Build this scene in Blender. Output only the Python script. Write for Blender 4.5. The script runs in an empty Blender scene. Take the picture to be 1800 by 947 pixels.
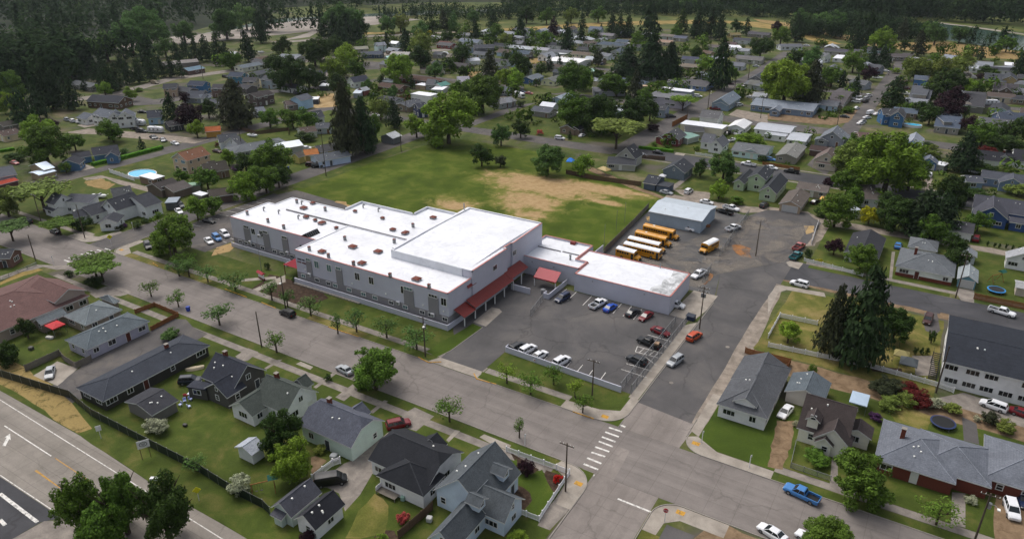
import bpy, math, random
import numpy as np
from mathutils import Vector, Matrix
R_ = math.radians
scene = bpy.context.scene
COL = scene.collection
random.seed(7)
# ---------------------------------------------------------------- camera
# the town's street grid is the world grid: x runs along the main street, y along the cross streets, metres
F, PI_, RO, YA, CH = 1279.156, R_(24.985), R_(-.1832), R_(-31.312), 85.0
cp, sp, cr, sr = math.cos(PI_), math.sin(PI_), math.cos(RO), math.sin(RO)
RM = np.array([[cr, sr, 0], [-sr, cr, 0], [0, 0, 1]]) @ np.array([[1, 0, 0], [0, sp, cp], [0, cp, -sp]])
ca, sa = math.cos(YA), math.sin(YA)
TW = np.array([[ca, sa, 0], [-sa, ca, 0], [0, 0, 1]])
AX = [TW @ RM[i] for i in range(3)]          # right, up, forward
cam = bpy.data.cameras.new('camera'); co = bpy.data.objects.new('camera', cam); COL.objects.link(co)
m = Matrix.Identity(4)
for i in range(3):
    m[i][0], m[i][1], m[i][2] = AX[0][i], AX[1][i], -AX[2][i]
m[2][3] = CH
co.matrix_world = m
cam.sensor_width = 36; cam.lens = F / 1800 * 36; cam.clip_end = 6000; cam.clip_start = 1
scene.camera = co
# ---------------------------------------------------------------- light
SUN_EL, SUN_AZ = R_(58), R_(290)
w = bpy.data.worlds.new('World'); scene.world = w; w.use_nodes = True
nt = w.node_tree; bg = nt.nodes['Background']
sky = nt.nodes.new('ShaderNodeTexSky'); sky.sky_type = 'NISHITA'; sky.sun_disc = False
sky.sun_elevation = SUN_EL; sky.sun_rotation = SUN_AZ
sky.air_density = 1.0; sky.dust_density = 6.0; sky.ozone_density = 1.0
hs = nt.nodes.new('ShaderNodeHueSaturation'); hs.inputs['Saturation'].default_value = 0.45
nt.links.new(sky.outputs[0], hs.inputs['Color']); nt.links.new(hs.outputs[0], bg.inputs[0])
bg.inputs[1].default_value = 0.15
sl = bpy.data.lights.new('sun', 'SUN'); sl.energy = .9; sl.angle = R_(30); sl.color = (1, .965, .92)
so = bpy.data.objects.new('sun', sl); COL.objects.link(so)
# direction: light comes from azimuth (compass style, matching the sky) and elevation
d = Vector((math.sin(SUN_AZ) * math.cos(SUN_EL), math.cos(SUN_AZ) * math.cos(SUN_EL), math.sin(SUN_EL)))
so.rotation_euler = d.to_track_quat('Z', 'Y').to_euler(); so.location = (0, 0, 200)
vs = scene.view_settings; vs.view_transform = 'Standard'; vs.look = 'None'; vs.gamma = 1; vs.use_curve_mapping = False
vs.exposure = 0.1
scene.cycles.max_bounces = 6; scene.cycles.diffuse_bounces = 2; scene.cycles.transparent_max_bounces = 8
scene.cycles.use_denoising = True

# ---------------------------------------------------------------- survey: photo reading -> point on the ground grid
SA, SB = 1776 / 450, 1725 / 450
REG = [((0, 450, 900, 1350)[i % 4], (0, 230, 460, 700)[i // 4], SA if i < 12 else SB) for i in range(16)]
REG += [(x, y, 5.92) for x, y in ((400, 120), (1080, 120), (250, 80), (650, 40), (880, 40), (1150, 30), (0, 470), (120, 570), (380, 610), (640, 740), (1230, 600), (1500, 500), (1500, 700), (1380, 380), (0, 180), (1380, 120))]
REG += [(1540, 60, 6.81), (1540, 190, 6.81), (1280, 200, 5.92), (0, 380, 7.4), (1080, 380, 7.4), (880, 780, 7.4), (390, 330, 5.92), (600, 330, 5.92), (780, 380, 5.92), (510, 430, 5.92), (780, 480, 9.867), (0, 0, 1)]
def S(r, x, y):
    a = REG[r]; return a[0] + x / a[2], a[1] + y / a[2]
def P(r, x, y, z=0.0):
    px, py = S(r, x, y)
    d = AX[0] * ((px - 900) / F) - AX[1] * ((py - 473.5) / F) + AX[2]
    t = (CH - z) / -d[2]
    return d[0] * t, d[1] * t
def pix(x, y, z=0.0):
    v = np.array([x, y, z - CH]); c = [float(np.dot(a, v)) for a in AX]
    return 900 + F * c[0] / c[2], 473.5 - F * c[1] / c[2]
def dist(x, y): return math.sqrt(x * x + y * y + CH * CH)

# ---------------------------------------------------------------- materials
def C(h):
    h = h.lstrip('#'); o = []
    for i in (0, 2, 4):
        v = int(h[i:i + 2], 16) / 255
        o.append(v / 12.92 if v <= .04045 else ((v + .055) / 1.055) ** 2.4)
    return (*o, 1)
MATS = {}
def newmat(name):
    m = bpy.data.materials.new(name); m.use_nodes = True; MATS[name] = m
    return m, m.node_tree, m.node_tree.nodes['Principled BSDF']
def N(t, k, **kw):
    n = t.nodes.new(k)
    for a, b in kw.items(): setattr(n, a, b)
    return n
def noise(t, vec, scale, detail=4, rough=.6, dist_=0):
    n = N(t, 'ShaderNodeTexNoise'); n.inputs['Scale'].default_value = scale; n.inputs['Detail'].default_value = detail
    n.inputs['Roughness'].default_value = rough; n.inputs['Distortion'].default_value = dist_
    t.links.new(vec, n.inputs['Vector']); return n.outputs['Fac']
def ramp(t, fac, stops):
    r = N(t, 'ShaderNodeValToRGB'); t.links.new(fac, r.inputs[0]); e = r.color_ramp.elements
    while len(e) < len(stops): e.new(.5)
    for i, (p, c) in enumerate(stops):
        e[i].position = p; e[i].color = c if len(c) == 4 else (*c, 1)
    return r.outputs[0]
def mix(t, mode, f, a, b):
    n = N(t, 'ShaderNodeMix', data_type='RGBA', blend_type=mode)
    for s, v in ((0, f), (6, a), (7, b)):
        if hasattr(v, 'links') or isinstance(v, bpy.types.NodeSocket): t.links.new(v, n.inputs[s])
        else: n.inputs[s].default_value = v
    return n.outputs[2]
def gray(v): return (v, v, v, 1)
def flat(name, col, rough=.7, metal=0.0, var=.12, scale=.8, objc=False, spec=.4, stain=0, coat=0):
    m, t, b = newmat(name)
    tc = N(t, 'ShaderNodeTexCoord').outputs['Object']
    n1 = noise(t, tc, scale, 5, .65); n2 = noise(t, tc, scale * .13, 2)
    f = ramp(t, n1, [(.25, gray(1 - var)), (.75, gray(1 + var))])
    if objc:
        base = N(t, 'ShaderNodeObjectInfo').outputs['Color']
    else: base = C(col) if isinstance(col, str) else col
    c = mix(t, 'MULTIPLY', 1.0, f, base)
    if stain:
        g = ramp(t, n2, [(.35, gray(1 - stain)), (.65, gray(1))]); c = mix(t, 'MULTIPLY', 1.0, c, g)
    t.links.new(c, b.inputs['Base Color'])
    b.inputs['Roughness'].default_value = rough; b.inputs['Metallic'].default_value = metal
    b.inputs['Specular IOR Level'].default_value = spec
    if coat: b.inputs['Coat Weight'].default_value = coat; b.inputs['Coat Roughness'].default_value = .08
    return m
def pos(t):
    return N(t, 'ShaderNodeNewGeometry').outputs['Position']
def cracks(t, p, c, cell=.09, w_=.012, k=.34, col='2c2a29'):
    v = N(t, 'ShaderNodeTexVoronoi', feature='DISTANCE_TO_EDGE'); v.inputs['Scale'].default_value = cell; v.inputs['Randomness'].default_value = 1
    mp = N(t, 'ShaderNodeVectorMath', operation='ADD'); t.links.new(p, mp.inputs[0]); n = N(t, 'ShaderNodeTexNoise'); n.inputs['Scale'].default_value = .5; n.inputs['Detail'].default_value = 4; t.links.new(p, n.inputs['Vector'])
    sc = N(t, 'ShaderNodeVectorMath', operation='SCALE'); sc.inputs['Scale'].default_value = 2.2; t.links.new(n.outputs['Color'], sc.inputs[0]); t.links.new(sc.outputs[0], mp.inputs[1]); t.links.new(mp.outputs[0], v.inputs['Vector'])
    f = ramp(t, v.outputs['Distance'], [(0, gray(k)), (w_, gray(k * .6)), (w_ * 1.6, gray(0))]); m_ = ramp(t, noise(t, p, .05, 3), [(.42, gray(0)), (.55, gray(1))])
    return mix(t, 'MIX', mix(t, 'MULTIPLY', 1.0, f, m_), c, C(col))
def groundmat(name, stops, scale=.25, detail=8, fine=.12, fscale=3.0, rough=.95, big=None, bscale=.03, bump=.0):
    m, t, b = newmat(name); p = pos(t)
    c = ramp(t, noise(t, p, scale, detail, .62, .4), stops)
    f = ramp(t, noise(t, p, fscale, 4, .7), [(.3, gray(1 - fine)), (.7, gray(1 + fine))])
    c = mix(t, 'MULTIPLY', 1.0, c, f)
    if big:
        f2 = ramp(t, noise(t, p, bscale, 6, .6, .6), [(big[0], gray(0)), (big[1], gray(1))])
        c = mix(t, 'MIX', f2, c, big[2])
    if name.startswith('asphalt'): c = cracks(t, p, c)
    if name.startswith('lawn'): c = mix(t, 'MULTIPLY', 1.0, c, ramp(t, noise(t, p, .06, 3, .5), [(.35, gray(.84)), (.65, gray(1.14))]))
    t.links.new(c, b.inputs['Base Color']); b.inputs['Roughness'].default_value = rough; b.inputs['Specular IOR Level'].default_value = .2
    if bump:
        bn = N(t, 'ShaderNodeBump'); bn.inputs['Strength'].default_value = bump; bn.inputs['Distance'].default_value = .1
        t.links.new(noise(t, p, 6, 6, .7), bn.inputs['Height']); t.links.new(bn.outputs[0], b.inputs['Normal'])
    return m
g = lambda *a: [(p, C(c)) for p, c in a]
groundmat('ground', g((.3, '2c3818'), (.46, '43501f'), (.58, '585a34'), (.66, '746a52')), .07, 9, .22, 1.2, big=(.52, .64, C('57524a')), bscale=.045)
groundmat('lawn', g((.28, '344013'), (.5, '43501b'), (.66, '58592a'), (.8, '726a44')), .22, 8, .2, 5, bump=.4)
groundmat('lawn_bright', g((.28, '334310'), (.55, '425317'), (.75, '575f24')), .12, 8, .16, 4, bump=.4)
groundmat('lawn_dry', g((.25, '414c1c'), (.45, '5e5f2a'), (.62, '7d7142'), (.8, '90805a')), .2, 9, .22, 4, bump=.4)
groundmat('dry_grass', g((.25, '5c5a2c'), (.5, '8c7846'), (.75, 'a38a5c')), .12, 8, .2, 2)
groundmat('straw', g((.25, '575128'), (.45, '857046'), (.7, '9c845c')), .3, 8, .25, 2)
groundmat('meadow', g((.3, '333f1c'), (.5, '4c5628'), (.7, '6c6a3c')), .03, 9, .2, .5)
groundmat('dirt', g((.3, '5a4a35'), (.5, '7a6650'), (.7, '8e795f')), .5, 8, .15, 3)
groundmat('bare_soil', g((.3, '8a6f48'), (.5, 'a28a62'), (.7, 'b59d78')), .3, 9, .16, 2)
groundmat('orange_dirt', g((.3, '6f6251'), (.48, '8d6238'), (.7, 'a4713f')), .5, 8, .12, 3)
groundmat('mulch', g((.3, '2c2219'), (.5, '3e3026'), (.7, '54463a')), 1.2, 8, .2, 6)
groundmat('gravel', g((.3, '6d655c'), (.5, '877d72'), (.7, '9b9085')), .5, 9, .16, 5)
groundmat('asphalt', g((.3, '4a4949'), (.5, '575555'), (.72, '686461')), .09, 9, .1, 5)
groundmat('asphalt_old', g((.28, '4b4847'), (.5, '595655'), (.7, '6e6862')), .1, 9, .1, 4)
groundmat('asphalt_dark', g((.3, '3c3c3e'), (.5, '47474a'), (.72, '565557')), .07, 9, .08, 4)
groundmat('asphalt_yard', g((.3, '474748'), (.5, '545455'), (.68, '676460'), (.82, '7c756d')), .06, 9, .1, 4)
groundmat('gravel_bar', g((.3, '77716a'), (.5, '908880'), (.7, 'a39b92')), .03, 8, .12, .6)
groundmat('sidewalk', g((.3, '6c6660'), (.5, '827b74'), (.7, '948c83')), .5, 8, .1, 5)
groundmat('concrete_light', g((.3, '837b72'), (.5, '968e84'), (.7, 'a59d92')), .4, 8, .08, 5)
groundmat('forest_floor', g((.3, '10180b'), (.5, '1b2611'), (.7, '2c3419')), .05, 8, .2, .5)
groundmat('hedge', g((.3, '2c5008'), (.5, '3f6c10'), (.7, '5a8a1c')), 1.0, 8, .25, 4, bump=1)
# concrete street with slab joints and tyre-darkened lanes
def slabs(name, a, b_, ox, oy, sx, sy, joint=.07, stain=.16):
    m, t, b = newmat(name); p = pos(t)
    c = ramp(t, noise(t, p, .12, 9, .62, .5), [(.3, C(a)), (.7, C(b_))])
    c = mix(t, 'MULTIPLY', 1.0, c, ramp(t, noise(t, p, 4, 5, .7), [(.3, gray(.92)), (.7, gray(1.08))]))
    c = mix(t, 'MULTIPLY', 1.0, c, ramp(t, noise(t, p, .35, 7, .7, 1.5), [(.42, gray(1 - stain)), (.56, gray(1))]))
    sepn = N(t, 'ShaderNodeSeparateXYZ'); t.links.new(p, sepn.inputs[0])
    # long streaks along the street
    mp = N(t, 'ShaderNodeMapping'); t.links.new(p, mp.inputs[0]); mp.inputs['Scale'].default_value = (.012 if sx > sy else .5, .5 if sx > sy else .012, 1)
    c = mix(t, 'MULTIPLY', 1.0, c, ramp(t, noise(t, mp.outputs[0], 1, 5, .6), [(.35, gray(.87)), (.65, gray(1.08))]))
    c = cracks(t, p, c, .07, .009, .25)
    last = c
    for ax, off, step in ((0, ox, sx), (1, oy, sy)):
        q = N(t, 'ShaderNodeMath', operation='SUBTRACT'); t.links.new(sepn.outputs[ax], q.inputs[0]); q.inputs[1].default_value = off - 1000 * step
        r = N(t, 'ShaderNodeMath', operation='MODULO'); t.links.new(q.outputs[0], r.inputs[0]); r.inputs[1].default_value = step
        l = N(t, 'ShaderNodeMath', operation='LESS_THAN'); t.links.new(r.outputs[0], l.inputs[0]); l.inputs[1].default_value = joint
        s = N(t, 'ShaderNodeMath', operation='MULTIPLY'); t.links.new(l.outputs[0], s.inputs[0]); s.inputs[1].default_value = .35
        last = mix(t, 'MIX', s.outputs[0], last, C('4a4642'))
    # blade marks
    t.links.new(last, b.inputs['Base Color']); b.inputs['Roughness'].default_value = .9; b.inputs['Specular IOR Level'].default_value = .2
slabs('street_concrete', '736d69', '847d78', -39, 92, 4.6, 3.5, .08, .07)
slabs('cross_concrete', '78716c', '8e8680', -39, 60, 3.9, 4.6, .08, .08)
slabs('highway_concrete', '7d776f', '918a82', -120, 40, 6, 3.6, .09, .08)
# markings: worn paint
m, t, b = newmat('paint_white'); p = pos(t)
b.inputs['Base Color'].default_value = C('d6d3cd'); b.inputs['Roughness'].default_value = .8
a = ramp(t, noise(t, p, 1.6, 6, .75), [(.38, gray(.35)), (.5, gray(1))]); t.links.new(a, b.inputs['Alpha'])
m, t, b = newmat('paint_yellow'); p = pos(t)
b.inputs['Base Color'].default_value = C('b98a2c'); b.inputs['Roughness'].default_value = .8
a = ramp(t, noise(t, p, 1.2, 6, .75), [(.36, gray(.3)), (.5, gray(1))]); t.links.new(a, b.inputs['Alpha'])
m, t, b = newmat('field_turf'); p = pos(t)
c = ramp(t, noise(t, p, .12, 8, .6, .4), g((.28, '374613'), (.5, '465519'), (.72, '5e632a'))); c = mix(t, 'MULTIPLY', 1.0, c, ramp(t, noise(t, p, 3, 5, .7), [(.3, gray(.84)), (.7, gray(1.16))])); c = mix(t, 'MULTIPLY', 1.0, c, ramp(t, noise(t, p, .03, 3, .5), [(.35, gray(.86)), (.65, gray(1.15))]))
acc = None
for (eu, ev_, ru, rv) in ((-123, 224, 27, 12), (-104, 231, 20, 6), (-119, 207, 20, 14), (-138, 190, 16, 13), (-112, 195, 12, 10), (-96, 219, 9, 3), (-90, 233, 9, 2.5)):
    a1 = N(t, 'ShaderNodeVectorMath', operation='SUBTRACT'); t.links.new(p, a1.inputs[0]); a1.inputs[1].default_value = (eu, ev_, 0)
    a2 = N(t, 'ShaderNodeVectorMath', operation='MULTIPLY'); t.links.new(a1.outputs[0], a2.inputs[0]); a2.inputs[1].default_value = (1 / ru, 1 / rv, 0)
    a3 = N(t, 'ShaderNodeVectorMath', operation='LENGTH'); t.links.new(a2.outputs[0], a3.inputs[0])
    w1 = N(t, 'ShaderNodeMath', operation='SUBTRACT'); w1.inputs[0].default_value = {224: 1.0, 231: 1.0, 207: .72, 190: .55, 195: .6, 219: .9, 233: .8}[ev_]; t.links.new(a3.outputs['Value'], w1.inputs[1])
    if acc is None: acc = w1.outputs[0]
    else: mxn = N(t, 'ShaderNodeMath', operation='MAXIMUM'); t.links.new(acc, mxn.inputs[0]); t.links.new(w1.outputs[0], mxn.inputs[1]); acc = mxn.outputs[0]
nz = noise(t, p, .16, 9, .7, .6); q1 = N(t, 'ShaderNodeMath', operation='MULTIPLY_ADD'); t.links.new(nz, q1.inputs[0]); q1.inputs[1].default_value = 2.0; q1.inputs[2].default_value = -.8
q2 = N(t, 'ShaderNodeMath', operation='ADD'); t.links.new(q1.outputs[0], q2.inputs[0]); t.links.new(acc, q2.inputs[1])
dry = ramp(t, q2.outputs[0], [(0, gray(0)), (.3, gray(.85))]); soil = ramp(t, q2.outputs[0], [(.3, gray(0)), (.42, gray(.55)), (.62, gray(1))])
c = mix(t, 'MIX', dry, c, C('74713a')); c = mix(t, 'MIX', soil, c, ramp(t, noise(t, p, .5, 7, .7), g((.3, '8d7450'), (.7, 'b09771'))))
t.links.new(c, b.inputs['Base Color']); b.inputs['Roughness'].default_value = .95; b.inputs['Specular IOR Level'].default_value = .1
def thin(name, col, lo, hi, amax, sc):
    m, t, b = newmat(name); p = pos(t); b.inputs['Roughness'].default_value = .95; b.inputs['Specular IOR Level'].default_value = .1
    t.links.new(mix(t, 'MULTIPLY', 1.0, ramp(t, noise(t, p, 3, 5, .7), [(.3, gray(.85)), (.7, gray(1.15))]), C(col)), b.inputs['Base Color'])
    t.links.new(ramp(t, noise(t, p, sc, 9, .68, .8), [(lo, gray(0)), (hi, gray(amax))]), b.inputs['Alpha'])
thin('straw_thin', '8f7c50', .28, .5, 1, .35); thin('dust', '8c847a', .42, .62, .6, .16); thin('soil_thin', 'a38a62', .36, .5, 1, .22); thin('orange_thin', '9c6a3c', .36, .52, 1, .3); thin('dry_thin', '86803f', .38, .6, .9, .2); thin('stain_dark', '3c3835', .45, .65, .5, .12)
# water
m, t, b = newmat('water'); b.inputs['Base Color'].default_value = C('41564c'); b.inputs['Roughness'].default_value = .12
bn = N(t, 'ShaderNodeBump'); bn.inputs['Strength'].default_value = .35; t.links.new(noise(t, pos(t), .25, 6), bn.inputs['Height']); t.links.new(bn.outputs[0], b.inputs['Normal'])
m, t, b = newmat('pool_water'); b.inputs['Base Color'].default_value = C('3fb4dc'); b.inputs['Roughness'].default_value = .15
# roofs and walls: colour comes from each object
def shingle(name):
    m, t, b = newmat(name); tc = N(t, 'ShaderNodeTexCoord').outputs['Object']
    col = N(t, 'ShaderNodeObjectInfo').outputs['Color']
    c = mix(t, 'MULTIPLY', 1.0, col, ramp(t, noise(t, tc, 5, 4, .75), [(.3, gray(.74)), (.7, gray(1.28))]))
    c = mix(t, 'MULTIPLY', 1.0, c, ramp(t, noise(t, tc, .35, 6, .65, .8), [(.3, gray(.82)), (.7, gray(1.16))]))
    s = N(t, 'ShaderNodeSeparateXYZ'); t.links.new(tc, s.inputs[0])
    mu = N(t, 'ShaderNodeMath', operation='MULTIPLY'); t.links.new(s.outputs[2], mu.inputs[0]); mu.inputs[1].default_value = 7
    fr = N(t, 'ShaderNodeMath', operation='FRACT'); t.links.new(mu.outputs[0], fr.inputs[0])
    c = mix(t, 'MULTIPLY', 1.0, c, ramp(t, fr.outputs[0], [(0, gray(.82)), (.25, gray(1.04))]))
    # moss / age streaks running down
    mp = N(t, 'ShaderNodeMapping'); t.links.new(tc, mp.inputs[0]); mp.inputs['Scale'].default_value = (2.2, 2.2, .25)
    c = mix(t, 'MULTIPLY', 1.0, c, ramp(t, noise(t, mp.outputs[0], 1, 5, .6), [(.35, gray(.87)), (.6, gray(1.05))]))
    t.links.new(c, b.inputs['Base Color']); b.inputs['Roughness'].default_value = .92; b.inputs['Specular IOR Level'].default_value = .25
    bn = N(t, 'ShaderNodeBump'); bn.inputs['Strength'].default_value = .25; bn.inputs['Distance'].default_value = .05
    t.links.new(fr.outputs[0], bn.inputs['Height']); t.links.new(bn.outputs[0], b.inputs['Normal'])
shingle('shingle')
def ribbed(name, axis, step, metal, rough, lo=.78, band=.12):
    m, t, b = newmat(name); tc = N(t, 'ShaderNodeTexCoord').outputs['Object']
    col = N(t, 'ShaderNodeObjectInfo').outputs['Color']
    s = N(t, 'ShaderNodeSeparateXYZ'); t.links.new(tc, s.inputs[0])
    ad = N(t, 'ShaderNodeMath', operation='ADD'); t.links.new(s.outputs[axis], ad.inputs[0]); ad.inputs[1].default_value = 500
    mu = N(t, 'ShaderNodeMath', operation='MULTIPLY'); t.links.new(ad.outputs[0], mu.inputs[0]); mu.inputs[1].default_value = 1 / step
    fr = N(t, 'ShaderNodeMath', operation='FRACT'); t.links.new(mu.outputs[0], fr.inputs[0])
    c = mix(t, 'MULTIPLY', 1.0, col, ramp(t, fr.outputs[0], [(band * .5, gray(lo)), (band, gray(1))]))
    c = mix(t, 'MULTIPLY', 1.0, c, ramp(t, noise(t, tc, .4, 7, .7, .5), [(.3, gray(.84)), (.7, gray(1.06))]))
    t.links.new(c, b.inputs['Base Color']); b.inputs['Roughness'].default_value = rough; b.inputs['Metallic'].default_value = metal
ribbed('metal_roof', 0, .55, .15, .45)
ribbed('siding', 2, .2, 0, .75, .82, .18)
m, t, b = newmat('membrane'); p = pos(t)
c = ramp(t, noise(t, p, .1, 8, .6, .4), [(.25, C('cfd1d6')), (.6, C('e0e2e7'))])
c = mix(t, 'MULTIPLY', 1.0, c, ramp(t, noise(t, p, .3, 8, .75, 1.2), [(.34, gray(.84)), (.52, gray(1))]))
sx_ = N(t, 'ShaderNodeSeparateXYZ'); t.links.new(p, sx_.inputs[0])
md = N(t, 'ShaderNodeMath', operation='PINGPONG'); t.links.new(sx_.outputs[0], md.inputs[0]); md.inputs[1].default_value = 1.5
c = mix(t, 'MULTIPLY', 1.0, c, ramp(t, md.outputs[0], [(0, gray(.95)), (.03, gray(1))]))
t.links.new(c, b.inputs['Base Color']); b.inputs['Roughness'].default_value = .6
m, t, b = newmat('membrane_worn'); p = pos(t)
c = ramp(t, noise(t, p, .45, 9, .75, .7), [(.42, C('8d8f90')), (.52, C('b9bbbd')), (.66, C('e6e6e8'))]); t.links.new(c, b.inputs['Base Color'])
flat('school_wall', 'bfc0cc', .85, var=.05, scale=.5, stain=.08)
flat('school_grey', '868487', .85, var=.06, scale=.5)
flat('coping', 'b0736b', .7, var=.08)
flat('red_metal', '7c2822', .5, var=.12, scale=.6, stain=.1)
flat('red_awning', '981a2c', .5, var=.06)
flat('rust', '6e3323', .7, var=.2, scale=2)
flat('galv', '8b8d8f', .45, .5, var=.12, scale=2)
flat('plain', None, .6, objc=True, var=.06)
flat('plaster', None, .85, objc=True, var=.07, scale=.7, stain=.06)
flat('carpaint', None, .35, objc=True, var=.02, spec=.4, coat=.15)
flat('trim', 'd8d8d6', .6, var=.05)
flat('white_vinyl', 'e4e4e6', .5, var=.04)
flat('tyre', '141414', .85, var=.1)
flat('rim', '8a8c90', .35, .7, var=.05)
flat('black', '121314', .6, var=.1)
flat('brick', '6a3527', .9, var=.25, scale=5)
flat('lamp_white', 'e8e8e2', .3, var=.02)
flat('tail_red', '8a1210', .3, var=.02)
flat('wood_brown', '5a4636', .85, var=.2, scale=3)
flat('wood_pole', '4e443a', .9, var=.2, scale=2)
flat('wood_grey', '7d766c', .9, var=.2, scale=3, stain=.2)
flat('cedar', '8a5a34', .85, var=.2, scale=3, stain=.15)
flat('bark', '43382c', .95, var=.25, scale=5)
flat('kerb_concrete', '8b857d', .9, var=.12, scale=2)
flat('bus_yellow', 'c98a0c', .4, var=.04, coat=.3)
flat('bus_white', 'e3e4e6', .5, var=.03)
m, t, b = newmat('glass'); b.inputs['Base Color'].default_value = C('1a2024'); b.inputs['Roughness'].default_value = .12; b.inputs['Specular IOR Level'].default_value = .7
m, t, b = newmat('green_glass'); b.inputs['Base Color'].default_value = C('5d7a78'); b.inputs['Roughness'].default_value = .15
def leafmat(name, lo=.65, hi=1.6):
    m, t, b = newmat(name); ge = N(t, 'ShaderNodeNewGeometry')
    col = N(t, 'ShaderNodeObjectInfo').outputs['Color']
    tc = N(t, 'ShaderNodeTexCoord').outputs['Object']
    c = mix(t, 'MULTIPLY', 1.0, col, ramp(t, ge.outputs['Random Per Island'], [(0, gray(lo)), (1, gray(hi))]))
    c = mix(t, 'MULTIPLY', 1.0, c, ramp(t, noise(t, tc, 1.7, 3, .5), [(.3, gray(.8)), (.7, gray(1.22))]))
    t.links.new(c, b.inputs['Base Color']); b.inputs['Roughness'].default_value = .75; b.inputs['Specular IOR Level'].default_value = .15
    tr = N(t, 'ShaderNodeBsdfTranslucent'); t.links.new(c, tr.inputs[0]); mx = N(t, 'ShaderNodeMixShader'); mx.inputs[0].default_value = .22
    t.links.new(b.outputs[0], mx.inputs[1]); t.links.new(tr.outputs[0], mx.inputs[2]); t.links.new(mx.outputs[0], t.nodes['Material Output'].inputs[0])
leafmat('leaf'); leafmat('needle', .55, 1.5)
m, t, b = newmat('wood_mass'); ge = N(t, 'ShaderNodeNewGeometry')
c = ramp(t, noise(t, ge.outputs['Position'], .035, 4, .6), [(.3, C('1f2d1b')), (.5, C('2f4127')), (.72, C('455634'))])
c = mix(t, 'MULTIPLY', 1.0, c, ramp(t, ge.outputs['Random Per Island'], [(0, gray(.6)), (1, gray(1.45))])); t.links.new(c, b.inputs['Base Color']); b.inputs['Roughness'].default_value = 1; b.inputs['Specular IOR Level'].default_value = .05
tr = N(t, 'ShaderNodeBsdfTranslucent'); t.links.new(c, tr.inputs[0]); mx = N(t, 'ShaderNodeMixShader'); mx.inputs[0].default_value = .3
t.links.new(b.outputs[0], mx.inputs[1]); t.links.new(tr.outputs[0], mx.inputs[2]); t.links.new(mx.outputs[0], t.nodes['Material Output'].inputs[0])
m, t, b = newmat('undergrowth'); ge = N(t, 'ShaderNodeNewGeometry')
c = ramp(t, noise(t, ge.outputs['Position'], .06, 2, .5), [(.25, C('26340f')), (.45, C('3c5018')), (.6, C('56702a')), (.75, C('39451c'))])
c = mix(t, 'MULTIPLY', 1.0, c, ramp(t, ge.outputs['Random Per Island'], [(0, gray(.6)), (1, gray(1.4))])); t.links.new(c, b.inputs['Base Color']); b.inputs['Roughness'].default_value = 1; b.inputs['Specular IOR Level'].default_value = .05
m, t, b = newmat('chain_mesh'); b.inputs['Base Color'].default_value = C('8f9294'); b.inputs['Alpha'].default_value = .4; b.inputs['Roughness'].default_value = .5
m, t, b = newmat('dark_screen'); b.inputs['Base Color'].default_value = C('12231d'); b.inputs['Alpha'].default_value = .93

# ---------------------------------------------------------------- mesh building
class MB:
    def __init__(s, mats): s.v = []; s.f = []; s.m = []; s.mats = mats if isinstance(mats, (list, tuple)) else [mats]
    def add(s, vs, fs, mi=0, M=None):
        n = len(s.v)
        if M is not None: vs = [tuple(M @ Vector(q)) for q in vs]
        s.v += [tuple(q) for q in vs]
        for f in fs: s.f.append(tuple(n + i for i in f)); s.m.append(mi)
    def box(s, x0, y0, z0, x1, y1, z1, mi=0, M=None):
        s.add([(x0, y0, z0), (x1, y0, z0), (x1, y1, z0), (x0, y1, z0), (x0, y0, z1), (x1, y0, z1), (x1, y1, z1), (x0, y1, z1)],
              [(3, 2, 1, 0), (4, 5, 6, 7), (0, 1, 5, 4), (1, 2, 6, 5), (2, 3, 7, 6), (3, 0, 4, 7)], mi, M)
    def prism(s, pts, z0, z1, mi=0, M=None, mt=None):
        n = len(pts); a = sum(pts[i][0] * pts[(i + 1) % n][1] - pts[(i + 1) % n][0] * pts[i][1] for i in range(n))
        if a < 0: pts = pts[::-1]
        vs = [(x, y, z0) for x, y in pts] + [(x, y, z1) for x, y in pts]
        s.add(vs, [(i, (i + 1) % n, n + (i + 1) % n, n + i) for i in range(n)] + [tuple(range(n))[::-1]], mi, M)
        k = len(s.v) - n; s.f.append(tuple(k + i for i in range(n))); s.m.append(mi if mt is None else mt)
    def cyl(s, cx, cy, z0, z1, r0, r1=None, n=10, mi=0, M=None):
        r1 = r0 if r1 is None else r1
        vs = [(cx + r0 * math.cos(2 * math.pi * i / n), cy + r0 * math.sin(2 * math.pi * i / n), z0) for i in range(n)] + \
             [(cx + r1 * math.cos(2 * math.pi * i / n), cy + r1 * math.sin(2 * math.pi * i / n), z1) for i in range(n)]
        s.add(vs, [(i, (i + 1) % n, n + (i + 1) % n, n + i) for i in range(n)] + [tuple(range(n))[::-1], tuple(range(n, 2 * n))], mi, M)
    def tube(s, p, q, r0, r1=None, n=6, mi=0):
        p, q = Vector(p), Vector(q); d = q - p; L = d.length
        if L < 1e-6: return
        M = Matrix.Translation(p) @ d.to_track_quat('Z', 'Y').to_matrix().to_4x4()
        s.cyl(0, 0, 0, L, r0, r1, n, mi, M)
    def mesh(s, name):
        me = bpy.data.meshes.new(name); me.from_pydata(s.v, [], s.f)
        for k in s.mats: me.materials.append(MATS[k])
        if len(s.mats) > 1: me.polygons.foreach_set('material_index', s.m)
        me.update(); return me
    def obj(s, name, parent=None, color=None, loc=None, rot=0):
        return ob(name, s.mesh(name), parent, color, loc, rot)
def ob(name, me, parent=None, color=None, loc=None, rot=0, scale=None):
    o = bpy.data.objects.new(name, me); COL.objects.link(o)
    if parent: o.parent = parent
    if color: o.color = color
    if loc is not None: o.location = loc
    if rot: o.rotation_euler = (0, 0, rot)
    if scale is not None: o.scale = scale
    return o
def tag(o, label=None, cat=None, group=None, kind=None):
    if label: o['label'] = label
    if cat: o['category'] = cat
    if group: o['group'] = group
    if kind: o['kind'] = kind
    return o
USED = {}
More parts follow.
